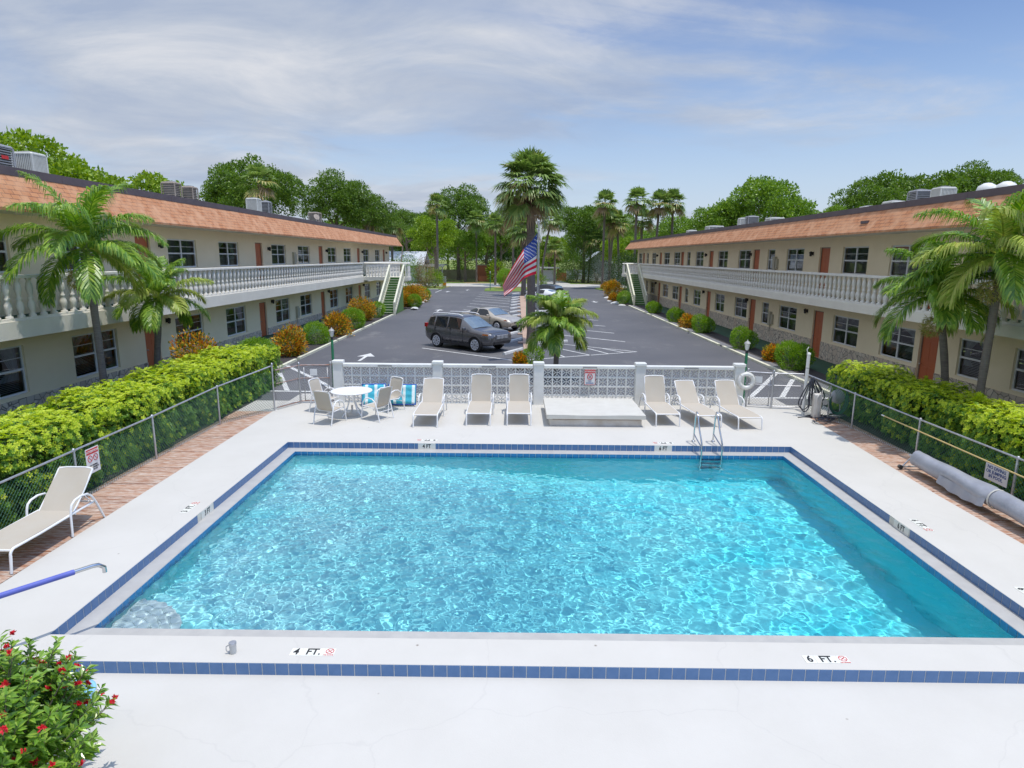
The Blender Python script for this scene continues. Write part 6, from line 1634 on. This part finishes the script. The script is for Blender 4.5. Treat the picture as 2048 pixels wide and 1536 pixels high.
def car(name, label, loc, heading, body_mat, st, wheels, wr, glass, screens, W_, grille=None, rails=False, clad=False):
    """st: stations rear to front (x, z_bottom, z_belt, z_roof, half_width, roof_half_width); +x is the nose"""
    t = thing(name, label, 'car', loc, heading, 'parked cars')
    def ring(s):
        x, zb, zt, zr_, hw, rw = s
        return [(x, 0, zb), (x, hw*.86, zb), (x, hw*.97, zb + .1), (x, hw, zb + (zt - zb)*.45), (x, hw*.985, zb + (zt - zb)*.8), (x, hw*.93, zt), (x, rw + (hw*.93 - rw)*.12, zr_ - (zr_ - zt)*.12), (x, rw*.86, zr_ - .01), (x, rw*.45, zr_ + .012), (x, 0, zr_ + .016)]
    rg = [ring(s) for s in st]; n = len(rg[0]); m = MB()
    for sg in (1, -1):
        vs = [(x, y*sg, z) for r in rg for x, y, z in r]
        fs = []
        for i in range(len(rg) - 1):
            for k in range(n - 1):
                q = (i*n+k, (i+1)*n+k, (i+1)*n+k+1, i*n+k+1); fs.append(q if sg > 0 else q[::-1])
        m.add(vs, fs, 0, True)
        for idx in (0, len(rg) - 1): m.add([vs[idx*n+k] for k in range(n)], [tuple(range(n))], 0)
    bo = ob('body', m, body_mat, t)
    import bmesh
    bm = bmesh.new(); bm.from_mesh(bo.data); bmesh.ops.remove_doubles(bm, verts=bm.verts, dist=.002); bmesh.ops.recalc_face_normals(bm, faces=bm.faces); bm.to_mesh(bo.data); bm.free()
    def P(i, f, k, kf, sg, off=.012):
        a = Vector(rg[i][k]).lerp(Vector(rg[i][k+1]), kf); b = Vector(rg[i+1][k]).lerp(Vector(rg[i+1][k+1]), kf); p = a.lerp(b, f)
        nx1 = Vector(rg[i+1][k]) - Vector(rg[i][k]); up = Vector(rg[i][k+1]) - Vector(rg[i][k]); nn = nx1.cross(up); 
        if nn.length < 1e-7: nn = Vector((0, 1, 0))
        nn.normalize()
        if k >= 6:
            if nn.z < 0: nn = -nn
        elif nn.y < 0: nn = -nn
        p = p + nn*off; return (p.x, p.y*sg, p.z)
    for sg in (1, -1):
        for (i0, f0, i1, f1) in glass:              # side windows between stations
            g_ = MB(); cols = [(i0, f0)] + [(i, 0) for i in range(i0 + 1, i1 + 1)] + [(i1, f1)]
            c2 = []
            for (i, f) in cols:
                if i >= len(rg) - 1: i, f = len(rg) - 2, 1
                if not c2 or (i, f) != c2[-1]: c2.append((i, f))
            vs = []
            for i, f in c2: vs += [P(i, f, 5, .04, sg), P(i, f, 5, .97, sg)]
            fs = [((2*j, 2*j+2, 2*j+3, 2*j+1) if sg > 0 else (2*j+1, 2*j+3, 2*j+2, 2*j)) for j in range(len(c2) - 1)]
            g_.add(vs, fs); ob('side_window', g_, M_CG, t)
    for nm, i, f0, f1 in screens:                   # windscreen and rear window over the whole width
        g_ = MB(); vs = []
        for f in (f0, f1):
            row = [P(i, f, k, kf, 1, .014) for k, kf in ((5, .9), (7, 0), (8, 0), (8, 1))]
            row = [(Vector(rg[i][k]).lerp(Vector(rg[i+1][k]), f)) for k in (6, 7, 8, 9)]
            nn = Vector((-(rg[i+1][9][2] - rg[i][9][2]), 0, rg[i+1][9][0] - rg[i][9][0])).normalized()*.014
            row = [p + nn for p in row]; vs += [(p.x, p.y*.97, p.z) for p in row] + [(p.x, -p.y*.97, p.z) for p in row[:-1][::-1]]
        fs = [(j, j+1, 8+j-1+0+0, 7+j) if False else (j, j+1, 7+j+1, 7+j) for j in range(6)]
        g_.add(vs, fs, 0, False); ob(nm, g_, M_WS, t)
    for xw in wheels:
        for sg in (1, -1):
            y1 = W_/2 + .004; w = MB(); w.tube([(xw, sg*(y1 - .22), wr), (xw, sg*(y1 - .19), wr), (xw, sg*(y1 - .02), wr), (xw, sg*y1, wr)], [wr*.9, wr, wr, wr*.93], 24, smooth=False)
            wo_ = ob('wheel', w, M_TYRE, t); r_ = MB(); yy = sg*(y1 + .006)
            for k in range(9):
                a = 2*PI*k/9; c, s_ = math.cos(a), math.sin(a); q = wr*.68; e_ = .085*wr/.34*.6
                r_.add([(xw - s_*e_*.6 + c*.03, yy, wr + c*e_*.6 + s_*.03), (xw + s_*e_*.6 + c*.03, yy, wr - c*e_*.6 + s_*.03), (xw + c*q + s_*e_, yy, wr + s_*q - c*e_), (xw + c*q - s_*e_, yy, wr + s_*q + c*e_)], [(0, 1, 2, 3), (3, 2, 1, 0)])
            r_.tube([(xw + wr*.68*math.cos(2*PI*k/24), yy, wr + wr*.68*math.sin(2*PI*k/24)) for k in range(24)], .016, 5, closed=True); r_.tube([(xw, yy - .01, wr), (xw, yy + .01*sg, wr)], .05, 10)
            ob('rim', r_, M_ALLOY, wo_)
            a_ = MB(); P1 = [(xw + (wr + .055)*math.cos(PI*k/16 - .12 + .24*(k/16)), sg*(W_/2 - .012), wr + (wr + .055)*math.sin(PI*k/16 - .12 + .24*k/16)) for k in range(17)]
            a_.add([(xw, sg*(W_/2 + .001), wr)] + [(p[0], sg*(W_/2 + .001), p[2]) for p in P1], [(0, k + 1, k + 2) for k in range(16)] + [(0, k + 2, k + 1) for k in range(16)], 0)
            if clad: a_.tube([(p[0], sg*(W_/2 + .0), p[2]) for p in P1], .034, 6, smooth=False)
            ob('wheel_arch', a_, M_TRIMB, t)
    return t, rg
A_SUV = R(-39); M_SUV = paint('charcoal_car_paint', (.135, .135, .145), rough=.25, metal=.6)
suv_st = [(-2.28, .62, .98, 1.02, .74, .6), (-2.24, .42, 1.08, 1.3, .84, .62), (-2.05, .34, 1.08, 1.55, .90, .62), (-1.6, .30, 1.08, 1.64, .92, .63), (-.8, .28, 1.05, 1.69, .93, .65), (-.1, .28, 1.03, 1.68, .93, .65), (.25, .28, 1.02, 1.63, .93, .64), (1.12, .28, 1.0, 1.09, .93, .74), (1.7, .30, .97, 1.06, .92, .72), (2.1, .34, .92, 1.0, .87, .66), (2.28, .42, .84, .9, .78, .6), (2.33, .5, .7, .74, .70, .5)]
th = A_SUV; cu, su_ = math.cos(th), math.sin(th)
suv, rg = car('suv', 'charcoal grey SUV parked nearest the pool with silver roof rails', (-2.50, 32.35, 0), th, M_SUV, suv_st, (-1.33, 1.36), .36, [(2, .1, 2, .95), (3, .12, 4, .2), (4, .32, 6, .05), (6, .12, 6, .78)][:3], [('windscreen', 6, .08, .93), ('rear_window', 1, .1, .9)], 1.86, clad=True)
for s in (-1, 1):
    o = ob('headlight', MB().box(1.96, 2.24, s*.60 - .15, s*.60 + .15, .80, .90) if False else MB().add([(2.30, s*.50, .80), (2.12, s*.80, .83), (1.80, s*.915, .87), (2.1, s*.80, .93), (2.28, s*.52, .87)], [(0, 1, 3, 4), (1, 2, 3), (4, 3, 1, 0), (3, 2, 1)]), M_HEAD, suv); o.data.transform(Matrix.Translation((.03, s*.02, .01)))
    o = ob('indicator', MB().add([(2.13, s*.80, .835), (1.80, s*.925, .875), (1.86, s*.915, .93), (2.1, s*.82, .92)], [(0, 1, 2, 3), (3, 2, 1, 0)]), M_AMBER, suv); o.data.transform(Matrix.Translation((.045, s*.035, .008)))
    ob('tail_light', MB().box(-2.27, -2.1, s*.80 - .07, s*.80 + .085, 1.0, 1.2), M_TAIL, suv)
    ob('roof_rail', MB().tube([(-1.9, s*.6, 1.62), (-1.8, s*.6, 1.72), (-.8, s*.62, 1.76), (.0, s*.61, 1.75), (.28, s*.6, 1.68)], .028, 8), M_ALLOY, suv)
    m = MB(); m.rbox(-.09, .07, -.0, .17, 0, .15, .03); m.xf(Matrix.Translation((.72, s*.93 if s > 0 else -.93 - .17, 1.03))); ob('mirror', m, M_SUV, suv)
    ob('sill', MB().box(-1.0, 1.0, s*.92 - .03, s*.92 + .03, .26, .4), M_TRIMB, suv); ob('fog_lamp', MB().box(2.26, 2.31, s*.55 - .14, s*.55 + .14, .61, .64), M_ALLOY, suv)
m = MB(); m.box(2.2, 2.345, -.40, .40, .66, .86); ob('grille', m, M_TRIMB, suv); m = MB()
for k in range(8): y = -.37 + k*.74/7; m.box(2.345, 2.36, y - .045, y - .03, .68, .86); m.box(2.345, 2.36, y + .03, y + .045, .68, .86); m.box(2.345, 2.36, y - .03, y + .03, .845, .86)
ob('grille_surround', m, M_ALLOY, suv); ob('bumper_intake', MB().box(2.2, 2.36, -.6, .6, .42, .55), M_TRIMB, suv)
for xx in (-1.45, -.35, .52):
    ob('door_seam', MB().box(xx - .006, xx + .006, -.934, .934, .4, 1.06), M_TRIMB, suv)
for xx in (-.62, .3):
    ob('door_handle', MB().box(xx - .09, xx + .09, -.955, -.935, .93, .96), M_SUV, suv)
M_COU = paint('champagne_car_paint', (.60, .53, .43), rough=.3, metal=.5)
cst = [(-2.28, .5, .82, .86, .68, .5), (-2.22, .36, .92, .95, .80, .6), (-1.9, .30, .96, 1.02, .87, .6), (-1.45, .26, .97, 1.16, .89, .56), (-.75, .24, .95, 1.34, .90, .56), (-.1, .24, .93, 1.39, .90, .57), (.2, .24, .92, 1.36, .90, .57), (1.02, .24, .90, .95, .89, .68), (1.6, .26, .84, .89, .87, .66), (2.05, .30, .74, .80, .80, .58), (2.24, .36, .64, .68, .68, .46), (2.28, .42, .56, .6, .6, .4)]
coupe, rg = car('coupe', 'champagne coupe parked behind the charcoal SUV', (-1.62, 41.15, 0), R(-42), M_COU, cst, (-1.33, 1.34), .32, [(3, .25, 4, .25), (4, .4, 6, .5)], [('windscreen', 6, .08, .93), ('rear_window', 3, .0, .95)], 1.80)
for s in (-1, 1):
    o = ob('headlight', MB().add([(2.24, s*.44, .64), (2.06, s*.70, .66), (1.78, s*.83, .70), (1.95, s*.74, .76), (2.18, s*.48, .72)], [(0, 1, 3, 4), (1, 2, 3), (4, 3, 1, 0), (3, 2, 1)]), M_HEAD, coupe); o.data.transform(Matrix.Translation((.04, s*.03, .025)))
    o = ob('indicator', MB().add([(2.07, s*.70, .665), (1.80, s*.83, .70), (1.92, s*.76, .75)], [(0, 1, 2), (2, 1, 0)]), M_AMBER, coupe); o.data.transform(Matrix.Translation((.055, s*.04, .025)))
    m = MB(); m.rbox(-.08, .06, 0, .17, 0, .12, .03); m.xf(Matrix.Translation((.62, .88 if s > 0 else -1.05, .92))); ob('mirror', m, M_COU, coupe)
    ob('tail_light', MB().box(-2.27, -2.15, s*.62 - .1, s*.62 + .1, .72, .84), M_TAIL, coupe)
ob('grille', MB().box(2.2, 2.285, -.3, .3, .54, .62), M_TRIMB, coupe); ob('bumper_intake', MB().box(2.2, 2.31, -.42, .42, .3, .42), M_TRIMB, coupe); ob('door_seam', MB().box(-.6, -.59, -.905, .905, .32, .92).box(.72, .73, -.905, .905, .32, .9), M_TRIMB, coupe)
M_WH = paint('white_car_paint', (.75, .77, .78), metal=.0); M_BK = paint('black_car_paint', (.012, .012, .015), metal=.2); M_OL = paint('olive_car_paint', (.16, .19, .10), metal=.3)
for lab, loc, mt in (('white hatchback parked right of the median, roof above the young palm', (2.95, 66.2, 0), M_WH), ('black car parked beyond the white hatchback', (3.0, 70.8, 0), M_BK), ('dark olive car almost hidden by the young palm', (3.3, 56.9, 0), M_OL)):
    c_, rg = car('hatchback', lab, loc, R(138), mt, suv_st if mt == M_BK else cst, (-1.33, 1.34), .33, [(3, .12, 4, .2), (4, .32, 6, .05)] if mt == M_BK else [(4, .4, 6, .5)], [('windscreen', 6, .08, .93), ('rear_window', 1 if mt == M_BK else 3, .1, .9)], 1.8)
    for s in (-1, 1): ob('tail_light', MB().box(-2.27, -2.12, s*.74 - .08, s*.74 + .08, .85, 1.0), M_TAIL, c_)

# ------------------------------------------------------------------ wheel stops
def stop_mesh():
    m = MB(); P = [(-.08, 0), (.08, 0), (.06, .1), (.03, .125), (-.03, .125), (-.06, .1)]
    L2 = 1.0; v = [(-L2, y, z) for y, z in P] + [(L2, y, z) for y, z in P]
    m.add(v, [tuple(range(5, -1, -1)), tuple(range(6, 12))] + [(i, (i+1) % 6, 6 + (i+1) % 6, 6 + i) for i in range(6)]); return to_mesh('wheel_stop', m, M_LINE)
sme = stop_mesh(); ordn = ['nearest', 'second', 'third', 'fourth', 'fifth', 'sixth', 'seventh', 'eighth', 'ninth', 'tenth', 'eleventh', 'twelfth', 'thirteenth', 'farthest']
for k in range(14):
    y = 30.85 + 3.87*k + (.2 if k == 1 else 0); o = link('wheel_stop', sme, None, (-.14, y, .003), R(63)); tag(o, f'white wheel stop on the left side of the median, {ordn[k]} to the pool' if k in (0, 13) else f'white wheel stop on the left side of the median, {ordn[k]} from the pool', 'wheel stop', 'white wheel stops along the median')
for k in range(11):
    y = 34.4 + 4.05*k; o = link('wheel_stop', sme, None, (1.95, y, .003), R(28)); tag(o, f'white wheel stop on the right side of the median, {ordn[k]} ' + ('to' if k == 0 else 'from') + ' the pool', 'wheel stop', 'white wheel stops along the median')
# white rocks edging the beds
for k, (x, y, s_) in enumerate(((-8.95, 55.8, 1.5), (-9.45, 64.0, .9), (-9.5, 66.6, 1.0), (-10.6, 74.6, 1.2), (10.35, 62.4, .9), (10.2, 64.6, 1.6), (10.0, 68.2, .9), (10.6, 73.5, 1.5))):
    V = unit(40, np.random.default_rng(k)); 
    import bmesh
    bm = bmesh.new(); [bm.verts.new((v[0]*.3, v[1]*.55, abs(v[2])*.22)) for v in V]; bmesh.ops.convex_hull(bm, input=bm.verts); me = bpy.data.meshes.new('edging_rock'); bm.to_mesh(me); bm.free(); me.materials.append(M_LINE)
    o = link('edging_rock', me, None, (x, y, 0), .3*k); o.scale = (s_*.8,)*3
    side = 'left' if k < 4 else 'right'; tag(o, f'white painted rock edging the {side} stair bed, {["nearest", "second", "third", "farthest"][k % 4]} of four', 'rock', 'white edging rocks')

# ------------------------------------------------------------------ flag
FX = .93
t = thing('flagpole', 'slender silver flagpole behind the block wall', 'flagpole', (FX, 28.1, 0))
ob('pole', MB().tube([(0, 0, -.03), (0, 0, 3), (0, 0, 6.1)], [.05, .045, .035], 12), M_GALV, t); ob('finial', MB().lathe([(.02, 6.08), (.045, 6.12), (.02, 6.17), (0, 6.18)], n=10), M_GALV, t); ob('halyard', MB().tube([(.06, -.02, 1.2), (.055, -.03, 6.0)], .006, 4), M_SPA, t)
px2 = lambda px, py: ((px - 1077.6)/45.0, 6.12 - (py - 441)/45.0)
TE = [px2(*p) for p in ((1076.6, 463), (1066, 478), (1053, 490), (1046.5, 499), (1031, 525), (1020, 545), (1010, 566))]
BE = [px2(*p) for p in ((1075.6, 542), (1065, 544.5), (1055, 548), (1048, 553), (1038, 566), (1025, 578), (1013, 587))]
def ev(P, u):
    x = u*(len(P) - 1); i = min(len(P) - 2, int(x)); f = x - i
    p0, p1, p2, p3 = P[max(0, i-1)], P[i], P[i+1], P[min(len(P)-1, i+2)]
    return [.5*((2*p1[k]) + (-p0[k] + p2[k])*f + (2*p0[k] - 5*p1[k] + 4*p2[k] - p3[k])*f*f + (-p0[k] + 3*p1[k] - 3*p2[k] + p3[k])*f**3) for k in (0, 1)]
def fp(u, v_, off=0):
    """u along the fly, v_ 0 at the top edge .. 1 at the bottom; folds of real depth"""
    a, b = ev(TE, u), ev(BE, u); s_ = v_ + .035*math.sin(v_*PI*2 + u*5)*u
    x = a[0] + (b[0] - a[0])*s_ - .0; z = a[1] + (b[1] - a[1])*s_
    y = .20*u*math.sin(v_*7.5 + u*4.5) + .10*math.sin(u*9 + v_*2)*min(1, u*3) + off
    return (x - .03, y, z - .12*max(0, v_*math.sin(PI*u))*.0)
tf = thing('flag', 'stars and stripes flag hanging limp from the pole at half height', 'flag', (FX, 28.1, 0))
NU = 40; m = MB(); vs = [fp(i/NU, j/52) for j in range(53) for i in range(NU + 1)]; W1 = NU + 1
fs = []; ms = []
for j in range(52):
    for i in range(NU):
        st_ = j//4; red = st_ % 2 == 0; canton = st_ < 7 and i < NU*.4
        fs.append((j*W1+i, j*W1+i+1, (j+1)*W1+i+1, (j+1)*W1+i)); ms.append(2 if canton else (0 if red else 1))
m.v = vs; m.f = fs; m.m = ms; m.sm = [True]*len(fs)
def cloth(name, c):
    mm = simple(name, c, tuple(x*.85 for x in c), 9, .8); n_ = mm.node_tree; b = n_.nodes['Principled BSDF']; tr = n_.nodes.new('ShaderNodeBsdfTranslucent'); n_.links.new(b.inputs['Base Color'].links[0].from_socket, tr.inputs[0])
    mx = n_.nodes.new('ShaderNodeMixShader'); mx.inputs[0].default_value = .22; n_.links.new(b.outputs[0], mx.inputs[1]); n_.links.new(tr.outputs[0], mx.inputs[2]); n_.links.new(mx.outputs[0], n_.nodes['Material Output'].inputs[0]); return mm
ob('cloth', m, [cloth('flag_red', (.70, .015, .05)), cloth('flag_white', (.74, .73, .72)), cloth('flag_blue', (.03, .07, .32))], tf)
sm = MB()
for r in range(9):
    for c in range(6 if r % 2 == 0 else 5):
        u0 = .4*((c*2 + (1 if r % 2 == 0 else 2)))/12; v0 = (7/13)*(r + 1)/10
        for off in (-.012, .012):
            pts = []
            for k in range(10):
                rr = .030 if k % 2 == 0 else .013; a = PI/2 + k*PI/5; pts.append(fp(max(0.003, u0 + rr*math.cos(a)*.42), v0 - rr*math.sin(a)*.8, off))
            sm.add([fp(u0, v0, off)] + pts, [(0, 1 + k, 1 + (k+1) % 10) for k in range(10)])
ob('stars', sm, M_SIGN, tf)

# ------------------------------------------------------------------ beyond the street
def gable(name, label, x, y, w, d, h, rh, wallm, roofm, axis='x', cat='house', win=()):
    t = thing(name, label, cat, (x, y, 0)); m = MB(); m.box(-w/2, w/2, -d/2, d/2, 0, h); 
    if axis == 'y':
        m.add([(-w/2, -d/2, h), (w/2, -d/2, h), (0, -d/2, h + rh), (-w/2, d/2, h), (w/2, d/2, h), (0, d/2, h + rh)], [(0, 1, 2), (5, 4, 3)])
    ob('wall', m, wallm, t); r = MB(); e = .5
    if axis == 'x': r.add([(-w/2 - e, -d/2 - e, h), (w/2 + e, -d/2 - e, h), (w/2 + e, 0, h + rh), (-w/2 - e, 0, h + rh), (-w/2 - e, d/2 + e, h), (w/2 + e, d/2 + e, h)], [(0, 1, 2, 3), (3, 2, 5, 4)]); r.add([(-w/2 - e, -d/2 - e, h - .15), (w/2 + e, -d/2 - e, h - .15), (w/2 + e, -d/2 - e, h - .002), (-w/2 - e, -d/2 - e, h - .002)], [(0, 1, 2, 3)])
    else: r.add([(-w/2 - e, -d/2 - e, h - e*rh/(w/2)), (0, -d/2 - e, h + rh + .05), (w/2 + e, -d/2 - e, h - e*rh/(w/2)), (-w/2 - e, d/2 + e, h - e*rh/(w/2)), (0, d/2 + e, h + rh + .05), (w/2 + e, d/2 + e, h - e*rh/(w/2))], [(0, 1, 4, 3), (1, 2, 5, 4)])
    ob('roof', r, roofm, t)
    for (x0, x1, z0, z1) in win: ob('window', MB().box(x0, x1, -d/2 - .03, -d/2 + .02, z0, z1), M_CG, t)
    return t
M_WROOF = simple('pale_metal_roof', (.62, .66, .72), (.55, .6, .66), 1.5, .5); M_WWALL = simple('white_house_wall', (.62, .64, .66), rough=.7); M_BRICK = simple('orange_brick', (.55, .18, .09), (.42, .14, .08), 8, .85); M_FENCEW = simple('weathered_fence_boards', (.50, .41, .32), (.36, .29, .23), 3, .9, stretch=(6, 1, .6))
gable('house', 'low white house with pale metal roof behind the left stairs', -24, 122, 13, 8, 3.0, 2.5, M_WWALL, M_WROOF, win=((-4, -2.6, 1, 2), (2, 3.6, 1, 2)))
t = thing('carport', 'white flat carport with posts across the street on the left', 'carport', (-17.5, 126, 0)); ob('roof', MB().box(-3.6, 3.6, -3, 3, 2.9, 3.15), M_WROOF, t); ob('fascia', MB().box(-3.65, 3.65, -3.08, -3.0, 2.7, 3.2), M_SIGN, t)
for x in (-3.3, 0.4, 3.2): ob('post', MB().box(x - .1, x + .1, -2.9, -2.7, 0, 2.9), M_SIGN, t)
t = thing('board_fence', 'weathered board fence across the street behind the trees', 'fence', (-11.3, 131, 0)); m = MB()
for k in range(52): m.box(-5.2 + k*.2, -5.02 + k*.2, -.02, .02, .05, 2.0 - .05*math.sin(k*1.7))
ob('boards', m, M_FENCEW, t); ob('rails', MB().box(-5.2, 5.2, .021, .07, .5, .6).box(-5.2, 5.2, .021, .07, 1.5, 1.6), M_FENCEW, t)
t = thing('brick_wall', 'orange brick garden wall with pale coping beside the street, left of the flag', 'wall', (-5.2, 124, 0)); ob('masonry', MB().box(-2.5, 2.2, -.12, .12, 0, 3.0).box(-2.0, 3.0, -2.6, -2.4, 0, 1.0).box(2.6, 3.0, -2.66, -2.3, 0, 1.3), M_BRICK, t); ob('coping', MB().box(-2.6, 2.3, -.2, .2, 3.0, 3.12), M_CONC, t)
t = thing('brick_gate_wall', 'orange brick wall and pier beside the white gate', 'wall', (8.6, 128.5, 0)); ob('masonry', MB().box(-.55, -.15, -.25, .25, 0, 2.7).box(-.15, 1.35, -.1, .1, 0, 1.6).box(-4.2, -3.3, -.1, .1, 0, 1.4), M_BRICK, t)
t = thing('garage_gate', 'white paneled double gate under a small roof across the street', 'gate', (6.5, 128.6, 0)); m = MB(); m.box(-1.35, 1.35, -.04, .04, 0, 2.1)
for k in range(9): m.box(-1.28 + k*.32, -1.25 + k*.32, -.06, -.041, .1, 2.0)
ob('panel', m, M_WWALL, t); ob('canopy', MB().box(-1.9, 2.0, -.9, .5, 2.45, 2.7), M_SIGN, t); ob('post', MB().box(-1.6, -1.4, -.1, .1, 0, 2.45), M_SIGN, t)
t = thing('panel_fence', 'pale grey white panel fence right of the brick pier', 'fence', (12.4, 129, 0))
for k in range(3): ob('panel', MB().box(-2.3 + k*1.75, -.65 + k*1.75, -.03, .03, .25, 2.2), M_WROOF, t)
for k in range(4): ob('post', MB().box(-2.42 + k*1.75, -2.31 + k*1.75, -.06, .06, 0, 2.35), M_SIGN, t)
gable('house', 'white gabled house beyond the right stairs', 20.2, 117, 5.5, 8, 4.0, 2.2, M_WWALL, M_WROOF, 'y')
gable('house', 'small white gable roof glimpsed between the right street palms', 16.6, 132, 4.5, 6, 4.2, 1.6, M_WWALL, M_WROOF, 'y')
t = thing('mailbox_post', 'small white and blue post by the right bed', 'post', (13.9, 88.2, 0)); ob('post', MB().box(-.12, .12, -.08, .08, 0, 1.5), M_WROOF, t); ob('cap', MB().box(-.16, .16, -.12, .12, 1.5, 1.62), simple('blue_cap', (.1, .25, .5)), t)
t = thing('utility_pedestal', 'short grey and orange utility post on the left verge', 'post', (-10.9, 96.6, 0)); ob('post', MB().box(-.25, .25, -.2, .2, 0, 1.7), M_GREY, t); ob('band', MB().box(-.252, .252, -.202, .202, .3, .75), M_AMBER, t)
